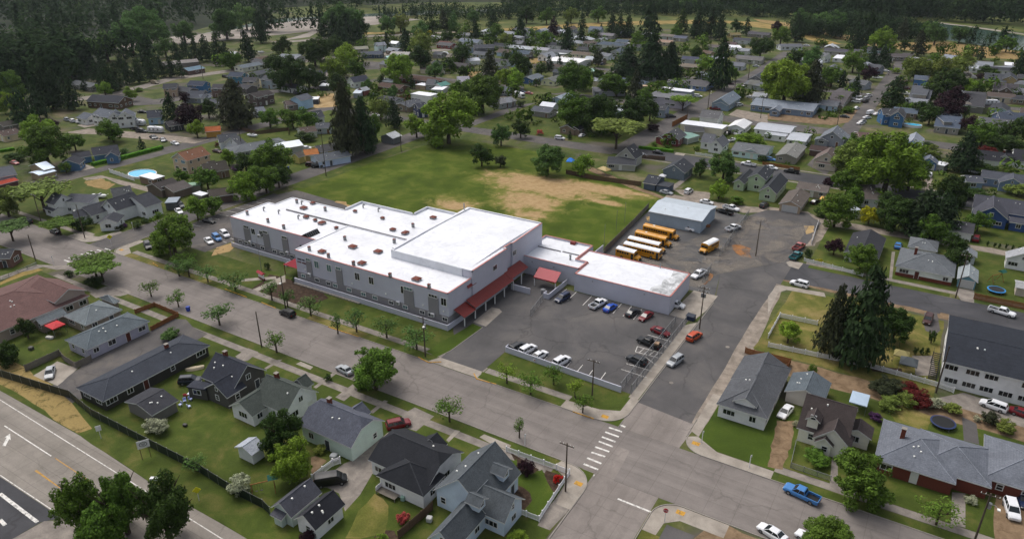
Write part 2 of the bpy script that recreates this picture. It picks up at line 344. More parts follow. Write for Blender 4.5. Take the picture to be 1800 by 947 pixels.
LAND = []          # landmarks: (text, u, v)
def empty(name, loc, rz, label, cat, group=None):
    o = bpy.data.objects.new(name, None); COL.objects.link(o); o.location = loc; o.rotation_euler = (0, 0, rz); o.empty_display_size = .5
    USED[label] = USED.get(label, 0) + 1
    return tag(o, label, cat, group)
def rel(px, lp):
    dx, dy = px[0] - lp[0], px[1] - lp[1]
    if abs(dx) > abs(dy) * 1.3: return 'right of' if dx > 0 else 'left of'
    return 'in front of' if dy > 0 else 'behind'
def near_label(head, u, v, z=0):
    """a description that ties a thing to the landmark nearest to it, and to no other thing"""
    pp = pix(u, v, z); L = sorted(LAND, key=lambda l: (l[1] - u) ** 2 + (l[2] - v) ** 2)
    for n in range(min(14, len(L))):
        t = f'{head} {rel(pp, pix(L[n][1], L[n][2], 2))} the {L[n][0]}'
        if t not in USED and len(t.split()) <= 16: return t
    for i in range(5):
        for j in range(i + 1, 7):
            t = f'{head} between the {L[i][0]} and the {L[j][0]}'
            if t not in USED and len(t.split()) <= 16: return t
    return f'{head} {rel(pp, pix(L[0][1], L[0][2], 2))} the {L[0][0]}'
# ---------------------------------------------------------------- ground
LAY = []
def sheet(name, mat, pts, z=None, kind='structure', base=None):
    """a flat surface; pts are grid metres, or ('r', region, [(x, y)...]) readings on the ground"""
    if pts and pts[0] == 'r': pts = [P(pts[1], *q) for q in pts[2]]
    if z is None:
        bb = (min(q[0] for q in pts), min(q[1] for q in pts), max(q[0] for q in pts), max(q[1] for q in pts))
        z = max([q[4] for q in LAY if q[0] < bb[2] and q[2] > bb[0] and q[1] < bb[3] and q[3] > bb[1]], default=.004) + .004; LAY.append((*bb, z))
    n = len(pts); a = sum(pts[i][0] * pts[(i + 1) % n][1] - pts[(i + 1) % n][0] * pts[i][1] for i in range(n))
    if a < 0: pts = pts[::-1]
    b = MB(mat); b.add([(x, y, z) for x, y in pts], [tuple(range(n))]); o = b.obj(name)
    return tag(o, kind=kind)
def rect(u0, v0, u1, v1): return [(u0, v0), (u1, v0), (u1, v1), (u0, v1)]
b = MB('ground'); b.add([(-2600, -200, 0), (1400, -200, 0), (1400, 3200, 0), (-2600, 3200, 0)], [(0, 1, 2, 3)]); tag(b.obj('ground'), kind='structure')
def rag(pts, step, amp, seed=1):
    """irregular outline along straight edges, for worn edges of dirt and grass"""
    rr = random.Random(seed); o = []
    for i in range(len(pts)):
        a, c = pts[i], pts[(i + 1) % len(pts)]; n = max(1, int(math.dist(a, c) / step))
        for k in range(n):
            t = k / n; j = amp if k else amp * .5
            o.append((a[0] + (c[0] - a[0]) * t + rr.uniform(-j, j), a[1] + (c[1] - a[1]) * t + rr.uniform(-j, j)))
    return o
def blob(u, v, ru, rv, n=18, seed=1, amp=.25):
    rr = random.Random(seed); return [(u + ru * math.cos(2 * math.pi * i / n) * (1 + rr.uniform(-amp, amp)), v + rv * math.sin(2 * math.pi * i / n) * (1 + rr.uniform(-amp, amp))) for i in range(n)]
# far land: woods floor, meadows, river, gravel bar
sheet('meadow', 'meadow', [(-640, 480), (-440, 540), (-180, 740), (60, 640), (160, 600), (420, 420), (420, 900), (-60, 1050), (-560, 980)])
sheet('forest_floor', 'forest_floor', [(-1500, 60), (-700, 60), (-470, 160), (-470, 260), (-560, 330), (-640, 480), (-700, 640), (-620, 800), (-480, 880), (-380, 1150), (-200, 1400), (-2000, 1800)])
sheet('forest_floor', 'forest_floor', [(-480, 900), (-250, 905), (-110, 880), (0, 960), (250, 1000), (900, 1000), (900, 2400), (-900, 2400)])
sheet('river', 'water', [(-760, 300), (-615, 330), (-600, 440), (-640, 560), (-560, 700), (-400, 850), (-260, 930), (-160, 860), (-66, 823), (-35, 880), (0, 840), (60, 775), (200, 640), (420, 470), (420, 400), (190, 560), (60, 675), (36, 694), (10, 712), (-20, 736), (-62, 758), (-110, 815), (-180, 880), (-260, 905), (-380, 830), (-520, 690), (-590, 560), (-560, 440), (-590, 330), (-640, 270)])
sheet('gravel_bar', 'gravel_bar', rag([(-630, 245), (-575, 330), (-545, 440), (-520, 540), (-500, 640), (-560, 640), (-608, 570), (-600, 440), (-640, 300)], 18, 3, 3))
sheet('gravel_bar', 'gravel_bar', rag([(-503, 442), (-510, 470), (-545, 560), (-528, 520), (-500, 480)], 18, 2, 3))
sheet('path', 'gravel_bar', [(-505, 440), (-470, 500), (-390, 600), (-340, 640), (-335, 636), (-385, 590), (-462, 495), (-495, 435)])
sheet('meadow', 'meadow', [(-730, 640), (-640, 610), (-600, 700), (-690, 750)])
sheet('riverbank', 'gravel_bar', rag([(-38, 872), (0, 842), (70, 775), (130, 720), (132, 724), (72, 782), (2, 850), (-36, 880)], 12, 1.5, 4))
sheet('levee_path', 'straw', rag([(-90, 664), (-50, 697), (-18, 724), (10, 706), (36, 686), (120, 622), (220, 560), (215, 540), (110, 592), (36, 646), (0, 640), (-20, 640), (-60, 668)], 14, 1.5, 4))
sheet('levee_path', 'dry_grass', rag([(-480, 528), (-420, 550), (-381, 620), (-322, 712), (-250, 775), (-190, 790), (-140, 745), (-90, 664), (-100, 655), (-160, 735), (-215, 765), (-300, 690), (-370, 595), (-470, 515)], 14, 2, 5))
sheet('levee_path', 'straw', rag([(-200, 815), (-150, 790), (-95, 730), (-60, 700), (-90, 690), (-140, 750), (-185, 790)], 14, 2, 5))
# ---- streets
sheet('road', 'asphalt_old', rect(-213, 106, -203, 282))
sheet('road', 'asphalt_old', rect(-203, 274, -118, 284))
sheet('road', 'asphalt_dark', [(-121, 276), (-45, 277), (60, 277), (300, 280), (300, 290), (60, 288), (-45, 289), (-112, 289), (-121, 289)])
sheet('road', 'asphalt_old', [(-122, 276), (-111, 276), (-110, 560), (-113, 600), (-121, 600), (-119, 500)])
sheet('road', 'asphalt_old', [(-320, 372), (-195, 372), (-121, 364), (-121, 357), (-76, 354), (60, 354), (300, 354), (300, 364), (60, 365), (-76, 367), (-111, 368), (-121, 374), (-195, 380), (-320, 380)])
sheet('road', 'asphalt_old', [(-45, 300), (-36, 290), (-35, 430), (-34, 640), (-42, 640), (-42, 440)])
sheet('road', 'asphalt_old', [(-330, 455), (-119, 455), (-20, 455), (200, 455), (200, 463), (-119, 463), (-330, 463)])
sheet('road', 'asphalt_old', [(-290, 106), (-279, 106), (-279, 275), (-203, 275), (-203, 283), (-288, 283)])
sheet('road', 'asphalt_old', [(-201, 283), (-192, 283), (-194, 560), (-202, 560)])
sheet('road', 'sidewalk', [(-600, 160), (-420, 196), (-410, 245), (-424, 290), (-414, 330), (-395, 400), (-330, 500), (-340, 505), (-405, 405), (-424, 335), (-434, 290), (-420, 245), (-430, 205), (-600, 172)])
sheet('road', 'asphalt_old', [(-414, 236), (-377, 230), (-366, 240), (-368, 258), (-330, 300), (-300, 372), (-306, 376), (-338, 306), (-378, 262), (-382, 245), (-412, 246)])
sheet('road', 'gravel', [(-352, 178), (-322, 186), (-283, 196), (-283, 204), (-322, 196), (-350, 188)])
sheet('road', 'asphalt_dark', [(-29, 187.4), (300, 187.4), (300, 198.2), (-12, 198.6), (-29, 202)])
sheet('alley', 'gravel', rag([(-48, 243), (-34, 245), (-30, 241), (-10, 241), (14, 240.6), (60, 241), (60, 236.4), (14, 236.6), (-12, 236), (-29, 234.5), (-40, 236)], 4, .3, 2))
sheet('alley', 'gravel', rag([(-80, 233.5), (-52, 233), (-46, 237), (-46, 242), (-58, 239), (-80, 238.5)], 4, .3, 3))
sheet('alley', 'dirt', rag([(-29, 143), (-27, 140.5), (60, 140), (60, 146), (-29, 147.5)], 4, .35, 2))
sheet('road', 'asphalt', [(-41.2, 106), (-29.2, 106), (-29, 200), (-28, 236), (-33, 244), (-46, 240), (-50, 231), (-50, 200), (-47.5, 190), (-44.5, 182), (-41.4, 168)])
sheet('road_edge', 'gravel', rag([(-29.6, 113), (-27.4, 113), (-26.2, 128), (-26.5, 150), (-28, 184), (-30, 184), (-30.2, 150), (-29.8, 128)], 4, .15, 5))
sheet('road_edge', 'gravel', rag([(-34, 244), (-28, 236), (-29, 214), (-26.5, 216), (-24.5, 234), (-30, 241)], 2.5, .5, 6))
sheet('road_edge', 'dirt', rag([(-29, 186.8), (-8, 185.6), (30, 184.6), (30, 187.2), (-29, 187.8)], 2.5, .3, 6))
sheet('road', 'street_concrete', rect(-900, 92, 300, 106))
sheet('road', 'cross_concrete', [(-39.2, 92), (-27.8, 92), (-27.8, 30), (-39.2, 30)])
sheet('road', 'cross_concrete', [(-40.8, 106), (-29.2, 106), (-28.6, 114), (-41.5, 115.4)])
sheet('road_patch', 'concrete_light', [(-39.6, 96.5), (-34.2, 98.2), (-33.6, 91.2), (-39.2, 90.2)]) if 0 else None
sheet('highway', 'highway_concrete', [(-900, 26), (-500, 34), (-300, 36.5), (-127, 38.4), (-60, 38.6), (60, 38.6), (60, 49.5), (-81, 50.8), (-104, 50.9), (-126, 52), (-156, 53), (-300, 54.6), (-500, 55), (-900, 53)])
sheet('highway', 'asphalt_dark', [(-300, 10), (-300, 36.5), (-127, 38.4), (-108, 38.4), (-109.8, 36.2), (-111, 10)])
sheet('sidewalk', 'sidewalk', [(-109.6, 36.6), (-107, 38.3), (-96, 38.3), (-96, 20), (-111, 20)])
sheet('road', 'highway_concrete', rect(-96, 5, 60, 36))
sheet('road_patch', 'cross_concrete', [P(14, *q) for q in ((590, 285), (795, 350), (690, 545), (620, 720), (480, 660), (530, 500), (470, 480))])
# markings on the highway
def line(p, q, w_, mat='paint_white', name='road_marking'):
    d = Vector((q[0] - p[0], q[1] - p[1])); n = Vector((-d.y, d.x)).normalized() * w_ / 2
    return sheet(name, mat, [(p[0] - n.x, p[1] - n.y), (q[0] - n.x, q[1] - n.y), (q[0] + n.x, q[1] + n.y), (p[0] + n.x, p[1] + n.y)])
line((-260, 52), (-150.8, 50.3), .15); line((-150.8, 50.3), (-40, 47.8), .15); line(P(12, 0, 515), P(12, 390, 775), .14)
line(P(12, 30, 183), P(12, 345, 387), .2); line(P(12, 0, 640), P(12, 252, 832), .55); line(P(12, 0, 815), P(12, 35, 852), .55)
for a, c in (((235, 485), (380, 585)), ((245, 482), (405, 602)), ((370, 400), (610, 560))): line(P(12, *a), P(12, *c), .13, 'paint_yellow')
A0 = [P(12, *q) for q in ((15, 318), (38, 320), (62, 272), (72, 280), (68, 236), (30, 262), (46, 262))]
sheet('road_marking', 'paint_white', A0)
# ---- crosswalks and intersection
for a, c in (((455, 480), (555, 518)), ((483, 440), (580, 478)), ((507, 400), (602, 438)), ((535, 362), (628, 392)), ((560, 325), (655, 358)), ((585, 288), (680, 325)), ((606, 258), (697, 292)), ((628, 225), (720, 258)), ((653, 195), (742, 224)), ((700, 168), (764, 192))):
    line(P(14, *a), P(14, *c), .42)
line(P(14, 712, 674), P(14, 938, 764), .35)
for x, y in ((1400, 430), (1300, 445), (1215, 460), (1090, 502), (1000, 525), (930, 550), (870, 580), (1160, 485)): line(P(35, x - 35, y - 10), P(35, x + 35, y + 14), .45)
def kerb(pts, w_=.16, h=.12, mat='kerb_concrete', closed=False):
    b = MB(mat); n = len(pts)
    for i in range(n if closed else n - 1):
        p, q = Vector(pts[i]), Vector(pts[(i + 1) % n]); d = (q - p); L = d.length
        if L < .05: continue
        ang = math.atan2(d.y, d.x); b.box(0, -w_ / 2, -.05, L, w_ / 2, h + .001 * (i % 3), 0, Matrix.Translation((p.x, p.y, 0)) @ Matrix.Rotation(ang, 4, 'Z'))
    return tag(b.obj('kerb'), kind='structure')
def arc(cx, cy, r, a0, a1, n=8): return [(cx + r * math.cos(R_(a0 + (a1 - a0) * i / n)), cy + r * math.sin(R_(a0 + (a1 - a0) * i / n))) for i in range(n + 1)]
# kerb lines
kerb([(-199, 106), (-84.5, 106)]); kerb([(-73.5, 106), (-46, 106)] + arc(-46, 111, 5, -90, 0) + [(-41, 165)])
kerb([(-900, 106), (-217, 106)] + arc(-217, 110, 4, -90, 0) + [(-213, 125)]); kerb([(-203, 160), (-203, 110)] + arc(-199, 110, 4, 180, 270))
kerb([(-192, 92), (-44, 92)] + arc(-44, 87, 5, 90, 0) + [(-39, 40)]); kerb([(-27.6, 40), (-27.6, 88)] + arc(-23.6, 88, 4, 180, 90) + [(-12, 92), (60, 92)])
kerb([(-29.2, 116), (-29.2, 110)] + arc(-25, 110, 4, 180, 270) + [(60, 106)]); kerb([(-300, 92), (-208, 92)])
sheet('corner_bulb', 'street_concrete', [(-46, 106)] + arc(-46, 111, 5, -90, 0) + [(-41, 106)])
# lawns and sidewalks around the main street
LW = 'lawn'
sheet('lawn', LW, rect(-190, 52, -39.4, 91.9)); sheet('sidewalk', 'sidewalk', rect(-200, 87.6, -46, 89.4))
sheet('verge', 'lawn', rect(-190, 89.5, -46, 91.8))
sheet('verge', 'lawn', rag([(-170, 53.3), (-126, 52), (-104, 50.9), (-81, 50.8), (-39.4, 50), (-39.4, 54.5), (-81, 56.6), (-170, 57.4)], 4, .12, 3))
sheet('verge', 'straw_thin', rag([(-210, 54), (-156, 53.2), (-127, 52.2), (-126, 54.5), (-140, 57.6), (-150, 58.6), (-210, 62)], 4, .4, 3))
sheet('lawn', 'lawn', rect(-202.8, 106.1, -41.2, 121)); sheet('sidewalk', 'sidewalk', rect(-196, 108.6, -53, 110.4))
for i, (a, c, mt) in enumerate(((-196, -160, 'lawn_dry'), (-156, -128, LW), (-123, -105, 'lawn_dry'), (-101, -86.5, LW))): sheet('verge', mt, rect(a, 106.2, c, 108.4))
sheet('garden_bed', 'mulch', rag([(-150, 119), (-147, 110.5), (-128, 110.5), (-126, 117), (-132, 120)], 3, .4, 5))
sheet('path', 'concrete_light', [(-146.6, 110.4), (-144.6, 110.4), (-142.6, 118), (-146, 121)]); sheet('path', 'concrete_light', [(-153, 112), (-146, 118), (-147.5, 119), (-154, 113.4)])
sheet('lawn_patch', 'soil_thin', rag([(-178, 124), (-176.5, 131), (-176, 131), (-172, 124), (-174, 119)], 2, .3, 5))
# parking west of the school
sheet('parking_lot', 'asphalt_old', [(-201, 120), (-178, 120), (-177, 150), (-175.5, 167), (-201, 167)])
sheet('driveway', 'asphalt_old', [(-199, 167), (-175.5, 163), (-150, 160.5), (-129, 168), (-120, 172), (-120, 176.5), (-131, 173.5), (-152, 167), (-176, 172), (-196, 176)])
for k in range(9): line((-201, 132 + k * 3.6), (-196.4, 132.6 + k * 3.6), .14)
for k in range(5): line((-183, 128 + k * 2.9), (-178.4, 128 + k * 2.9), .14)
sheet('traffic_island', 'lawn', rag([(-187, 162.5), (-178, 160.5), (-177.5, 164.5), (-186, 166)], 1.5, .2, 2)); kerb([(-187, 162.5), (-178, 160.5), (-177.3, 163), (-178, 164.8), (-186, 166)], .2, .13, 'paint_yellow', True)
# playing field
sheet('field', 'field_turf', [(-199.5, 174), (-176, 172), (-152, 167.5), (-131, 173.8), (-118, 177), (-90, 172), (-78.5, 176), (-80.5, 232), (-92, 240), (-112, 246), (-134, 262), (-192, 262)])
sheet('field_edge', 'bare_soil', rag([(-176, 171), (-152, 166.5), (-131, 172.8), (-119, 176), (-103, 172), (-103, 175), (-119, 179), (-131, 176.6), (-152, 171), (-176, 173)], 3, .9, 5))
def reading(name, mat, r, pts, step=0, amp=0, seed=1):
    q = [P(r, *a) for a in pts]
    return sheet(name, mat, rag(q, step, amp, seed) if step else q)
sheet('path', 'dirt', rag([(-118, 250), (-90, 236), (-80, 232), (-80, 234.5), (-90, 239), (-118, 254)], 4, .4, 4))
# bus yard
sheet('bus_yard', 'asphalt_yard', [(-78.4, 170.2), (-76, 168.6), (-48.4, 168.6), (-42, 169), (-44.5, 182), (-48, 192), (-50.3, 231), (-58, 232.5), (-76, 226), (-79.6, 222)])
sheet('dirt_patch', 'soil_thin', rag([P(36, *q) for q in ((410, 10), (500, 5), (800, 85), (810, 130), (560, 95), (430, 60))], 2, .3, 3))
sheet('dirt_patch', 'orange_thin', rag([P(36, *q) for q in ((1530, 380), (1640, 370), (1776, 420), (1776, 540), (1640, 520), (1540, 440))], 2, .5, 3))
sheet('dirt_patch', 'orange_thin', rag([P(36, *q) for q in ((1240, 740), (1290, 760), (1260, 830), (1180, 890), (1130, 880), (1210, 830))], 1.5, .3, 3))
reading('dirt_patch', 'dust', 36, [(1100, 520), (1350, 540), (1640, 650), (1500, 700), (1250, 610), (1000, 620)], 2.5, .7, 5)
reading('dirt_patch', 'dust', 6, [(1640, 590), (1740, 600), (1776, 640), (1776, 700), (1660, 680), (1600, 800), (1570, 780), (1620, 660)], 2.5, .7, 5)
# apron east of the annex
sheet('sidewalk', 'concrete_light', [(-48.4, 153), (-42.3, 153), (-41.3, 160), (-41.2, 169), (-47.5, 169)])
sheet('sidewalk', 'concrete_light', [(-43.3, 116), (-41.3, 116), (-41.3, 153), (-43.5, 150)])
# school parking lot
sheet('parking_lot', 'asphalt', [(-84.4, 106.4), (-73.6, 106.4), (-73.6, 118), (-43.2, 117.2), (-43.4, 153), (-48.4, 152.9), (-77.6, 152.5), (-90, 156), (-90, 121), (-84.4, 114)])
sheet('driveway_apron', 'concrete_light', [(-86, 106.1), (-72.6, 106.1), (-73.6, 108.6), (-84.6, 108.6)])
sheet('verge', 'lawn_bright', rag([(-88.8, 109), (-85.2, 108.4), (-84.4, 112), (-84, 124.5), (-87, 124.8), (-88.4, 112)], 3, .12, 4)); kerb([(-85.2, 108.4), (-84.3, 112), (-83.9, 124.6)], .14, .1)
sheet('loading_slab', 'concrete_light', [(-87.3, 125.5), (-83.5, 125.3), (-84.1, 133.5), (-85.5, 134.4), (-87.6, 134.2)])
sheet('verge', 'lawn', [(-73.2, 106.2), (-54, 106.2), (-53, 108.4), (-43.4, 109.8), (-43.4, 117), (-73.2, 117.8)]); sheet('sidewalk', 'sidewalk', rect(-73, 108.6, -53, 110.4))
def yline(a, c, r=10): line(P(r, *a), P(r, *c), .14)
for a, c in (((490, 303), (553, 240)), ((385, 270), (447, 210)), ((700, 360), (760, 292)), ((770, 378), (830, 310)), ((843, 400), (902, 330)), ((212, 692), (256, 646)), ((370, 738), (410, 692)), ((447, 768), (490, 716)), ((527, 795), (560, 752)), ((610, 822), (650, 768)), ((940, 506), (1105, 555)), ((1000, 560), (1075, 596)), ((925, 660), (1000, 718)), ((792, 706), (968, 758)), ((758, 746), (935, 803)), ((856, 625), (1022, 668)), ((870, 588), (1046, 636)), ((856, 625), (870, 588)), ((885, 628), (915, 602)), ((920, 638), (950, 612)), ((955, 646), (985, 622)), ((990, 656), (1018, 632)), ((628, 342), (655, 300)), ((345, 215), (380, 190))): yline(a, c)
for q in ((860, 690), (1000, 700), (1090, 720)): sheet('manhole', 'galv', blob(*P(14, q[0], q[1]), .35, .35, 12, 1, 0)) if 0 else None
for r, x, y in ((10, 1495, 590), (10, 1105, 838), (26, 290, 55)): sheet('manhole_cover', 'sidewalk', blob(*P(r, x, y), .45, .45, 14, 1, 0))
# driveways and yards, near side
def yard(name, mat, r, pts, step=0, amp=0, seed=1): return reading(name, mat, r, pts, step, amp, seed)
yard('driveway', 'asphalt_old', 8, [(1340, 455), (1440, 500), (1100, 700), (500, 980), (360, 860), (550, 740), (640, 640), (1030, 490), (1120, 420), (1180, 395), (1290, 400)])
yard('patio', 'concrete_light', 8, [(230, 790), (400, 690), (540, 740), (400, 860)], 1.5, .1)
yard('driveway', 'sidewalk', 13, [(1010, 95), (1070, 60), (1200, 120), (1080, 220), (980, 190), (850, 300), (800, 480), (700, 650), (600, 760), (560, 640), (480, 600), (380, 590), (590, 440), (640, 420), (830, 280), (900, 220)])
yard('driveway', 'sidewalk', 24, [(200, 95), (330, 10), (440, 50), (330, 140), (250, 150)])
yard('path', 'sidewalk', 24, [(500, 220), (640, 130), (690, 130), (520, 235)]); yard('path', 'sidewalk', 24, [(1010, 415), (1220, 260), (1260, 270), (1040, 430)])
yard('driveway', 'sidewalk', 24, [(1240, 520), (1420, 385), (1480, 440), (1330, 560)]); yard('path', 'sidewalk', 24, [(1600, 670), (1750, 550), (1790, 560), (1630, 690)])
yard('path', 'concrete_light', 25, [(855, 195), (950, 90), (1000, 100), (880, 220)])
yard('sidewalk_slab', 'concrete_light', 25, [(1200, 165), (1250, 135), (1530, 250), (1500, 300), (1330, 240)])
yard('sidewalk_slab', 'concrete_light', 24, [(830, 175), (880, 150), (1010, 205), (980, 235)])
yard('garden_bed', 'mulch', 37, [(170, 520), (290, 560), (400, 650), (420, 720), (290, 870), (180, 850)], 1, .1)
yard('garden_bed', 'mulch', 37, [(590, 340), (880, 430), (700, 640), (620, 520), (560, 420)], 1, .1)
yard('garden_bed', 'mulch', 37, [(130, 110), (500, 330), (400, 400), (250, 330), (180, 210)], 1, .1)
yard('lawn', 'lawn_bright', 37, [(130, 230), (210, 200), (220, 320), (300, 400), (420, 410), (540, 330), (600, 480), (690, 640), (560, 880), (440, 945), (300, 870), (410, 740), (380, 620), (290, 550), (210, 520)])
yard('path', 'sidewalk', 37, [(915, 440), (885, 600), (1010, 655), (850, 900), (640, 1120), (480, 1060), (560, 900), (720, 700), (850, 500)])
yard('garden_bed', 'mulch', 13, [(790, 940), (850, 885), (930, 890), (970, 945)], 1, .1)
yard('lawn', 'lawn_dry', 13, [(690, 760), (800, 640), (900, 720), (870, 900), (700, 947), (600, 947)], 2, .3)
yard('garden_bed', 'dirt', 13, [(370, 400), (400, 385), (480, 420), (380, 510), (370, 490)], 1, .1)
# near side, east of the cross street
sheet('lawn', 'lawn_bright', [(-27.1, 108.6), (-12.6, 108.6), (-12.8, 127), (-27, 127.5), (-27.1, 112)])
sheet('verge', 'lawn', rect(-22, 106.2, -16.5, 108.2)); sheet('sidewalk', 'sidewalk', rect(-13, 108.4, 60, 110.2)); sheet('verge', 'lawn', rect(-12, 106.2, 60, 108.2)); sheet('lawn', 'lawn', rect(-12.8, 110.3, 60, 140))
sheet('lot', 'dirt', rag([(-20, 86), (10, 86), (10, 91.8), (-18, 91.6)], 2, .3, 5)); sheet('verge', 'lawn_dry', rag([(-12, 88), (2, 88), (2, 91.4), (-11, 91)], 2, .4, 7))
sheet('lawn', 'lawn_dry', rect(-27.4, 40, -8, 84)); sheet('driveway', 'asphalt', rect(-24.5, 70, -20, 87))
yard('driveway', 'dirt', 15, [(60, 150), (180, 150), (160, 300), (100, 480), (0, 460), (20, 320)], 1.2, .2)
yard('path', 'sidewalk', 15, [(430, 410), (470, 420), (470, 610), (415, 590)]); yard('path', 'sidewalk', 15, [(1240, 630), (1330, 640), (1330, 870), (1230, 850)])
yard('driveway', 'dirt', 15, [(1530, 640), (1800, 680), (1900, 900), (1776, 1000), (1530, 947), (1520, 760)], 1.5, .2)
yard('patio', 'asphalt_old', 28, [(1130, 190), (1280, 260), (1310, 480), (1150, 440)])
sheet('driveway', 'sidewalk', [P(28, *q) for q in ((850, 0), (1150, -60), (1776, 140), (1900, 250), (1776, 300), (1120, 100))])
yard('lawn', 'lawn_dry', 28, [(380, 100), (560, 60), (800, 180), (780, 330), (430, 240)], 1.5, .4)
# corner lot inside the white rail fence, east
sheet('lawn', 'lawn_dry', rag([(-26.8, 148), (9, 147), (9, 184), (-25.5, 183.5)], 4, .25, 4)); yard('sidewalk', 'concrete_light', 11, [(0, 240), (60, 165), (130, 170), (390, 215), (400, 245), (130, 195), (70, 215), (0, 370)])
yard('driveway', 'asphalt_old', 27, [(740, 290), (870, 290), (905, 480), (850, 520), (750, 480), (735, 420)]); yard('patio', 'sidewalk', 27, [(610, 740), (830, 740), (860, 947), (650, 947), (640, 870)])
yard('garden_bed', 'mulch', 27, [(180, 830), (300, 860), (500, 870), (510, 940), (200, 900)], 1, .1)
yard('walk', 'dirt', 27, [(905, 290), (1776, 480), (1776, 530), (905, 350)])
# block north of the east street
sheet('sidewalk', 'sidewalk', rect(-26, 201.2, 60, 203)); sheet('verge', 'lawn', rect(-25, 198.8, 9.5, 201)); sheet('lawn', 'lawn', rect(-25.5, 203.2, 60, 235.5))
yard('sidewalk', 'concrete_light', 29, [(10, 480), (60, 460), (190, 490), (140, 550), (40, 520)]); yard('path', 'sidewalk', 29, [(1110, 370), (1145, 370), (1110, 680), (1080, 670)])
yard('driveway', 'sidewalk', 11, [(1320, 180), (1430, 200), (1430, 285), (1340, 270), (1300, 210)]); yard('garden_bed', 'bare_soil', 29, [(200, 100), (300, 100), (300, 160), (220, 190)], 1.5, .2)
sheet('lawn', 'lawn', [(-78, 240), (-52, 240), (-34, 250), (60, 243), (60, 275), (-78, 275)])
sheet('sidewalk', 'sidewalk', rect(-110, 274.4, 60, 275.6)); sheet('sidewalk', 'sidewalk', rect(-110, 290, 60, 291.2))
yard('patio', 'gravel', 6, [(1120, 410), (1210, 410), (1375, 430), (1370, 490), (1200, 460)], 1.5, .2); yard('path', 'sidewalk', 6, [(1085, 400), (1230, 300), (1250, 310), (1120, 415)])
yard('driveway', 'concrete_light', 6, [(1125, 165), (1195, 110), (1245, 115), (1190, 175)]); yard('path', 'concrete_light', 6, [(700, 290), (860, 290), (960, 240), (940, 225), (970, 245), (870, 320), (720, 310)]) if 0 else None
yard('lot', 'asphalt_old', 34, [(660, 150), (950, 185), (880, 310), (660, 250)]); yard('lot', 'gravel', 2, [(1560, 760), (1776, 800), (1776, 860), (1500, 800)], 2, .3)
yard('lot', 'dirt', 3, [(0, 790), (330, 800), (470, 820), (600, 760), (640, 740), (560, 850), (440, 870), (0, 830)], 2, .4)
yard('driveway', 'gravel', 7, [(1095, 320), (1140, 320), (1140, 410), (1090, 410)]); yard('lawn', 'lawn', 7, [(1140, 290), (1250, 300), (1400, 290), (1380, 400), (1160, 400)])
# left blocks
sheet('lawn', 'lawn', rect(-279, 106.2, -213.2, 275)); sheet('sidewalk', 'sidewalk', rect(-278, 109, -217, 110.6)); sheet('lawn', 'lawn', rect(-202.8, 176, -196, 274))
yard('driveway', 'gravel', 30, [(860, 790), (1050, 760), (1500, 870), (1700, 930), (1590, 945), (1230, 850), (1100, 790), (900, 810)]) ; yard('lawn_patch', 'straw', 4, [(590, 350), (700, 330), (800, 370), (740, 410), (610, 380)], 2, .5)
yard('driveway', 'concrete_light', 30, [(730, 690), (880, 640), (990, 680), (790, 730)]); yard('driveway', 'concrete_light', 30, [(800, 240), (960, 205), (1060, 235), (880, 265)])
yard('lawn', 'lawn_bright', 30, [(880, 620), (970, 560), (1230, 560), (1700, 480), (1690, 500), (1230, 620), (1000, 690)]); yard('lawn', 'lawn', 30, [(620, 380), (900, 330), (1100, 340), (1700, 470), (1400, 480), (900, 460)])
yard('lawn', 'lawn', 30, [(0, 500), (240, 420), (260, 600), (0, 660)]); yard('path', 'concrete_light', 35, [(1120, 195), (1240, 235), (1190, 260), (1085, 205)])
sheet('lawn', 'lawn', rect(-340, 88, -208, 91.8)); sheet('lawn', 'lawn', rect(-330, 60, -190, 88)); sheet('path', 'sidewalk', [P(35, *q) for q in ((0, 780), (480, 630), (700, 640), (900, 640), (940, 680), (740, 700), (560, 660), (0, 830))])
yard('lawn_patch', 'dry_grass', 35, [(0, 860), (240, 740), (500, 680), (560, 700), (240, 800), (0, 900)], 1.5, .2)
yard('driveway', 'sidewalk', 22, [(930, 270), (1090, 200), (1250, 210), (1400, 260), (1250, 300), (1110, 290), (1000, 320)])
yard('garden', 'mulch', 22, [(240, 700), (470, 610), (740, 560), (860, 620), (600, 720)], 1, .2) if 0 else None
sheet('lawn', 'lawn', [(-195, 283), (-122, 290), (-122, 356), (-194, 371)]); sheet('lawn', 'lawn', [(-110, 291), (-46, 291), (-45, 353), (-110, 353)])
yard('lawn_patch', 'bare_soil', 1, [(430, 660), (540, 650), (560, 740), (440, 750), (300, 760)], 2, .4); yard('lot', 'asphalt_old', 1, [(640, 440), (880, 430), (880, 480), (660, 490)])
yard('lawn', 'lawn', 20, [(250, 640), (500, 700), (700, 660), (720, 720), (560, 740), (240, 700)]); yard('lawn', 'lawn', 20, [(290, 770), (480, 740), (640, 760), (420, 830), (230, 850)])
yard('lawn_patch', 'straw', 20, [(300, 380), (480, 350), (520, 400), (330, 440)], 2, .4); yard('lawn_patch', 'bare_soil', 1, [(1210, 240), (1240, 230), (1560, 500), (1470, 520), (1450, 500)], 3, .5) if 0 else None
yard('lawn_patch', 'straw', 19, [(1010, 520), (1150, 500), (1160, 560), (1030, 570)], 2, .4)

for r, a, c in ((9, (40, 283), (140, 325)), (9, (500, 452), (712, 522)), (9, (1125, 662), (1200, 700)), (9, (1200, 700), (1285, 695)), (9, (1512, 775), (1530, 812)), (9, (1530, 812), (1665, 850)), (14, (410, 90), (552, 138)), (8, (1058, 8), (1095, 32)), (8, (1560, 190), (1712, 247))):
    p, q = P(r, *a), P(r, *c); kerb([p, q], .22, .135, 'paint_yellow')

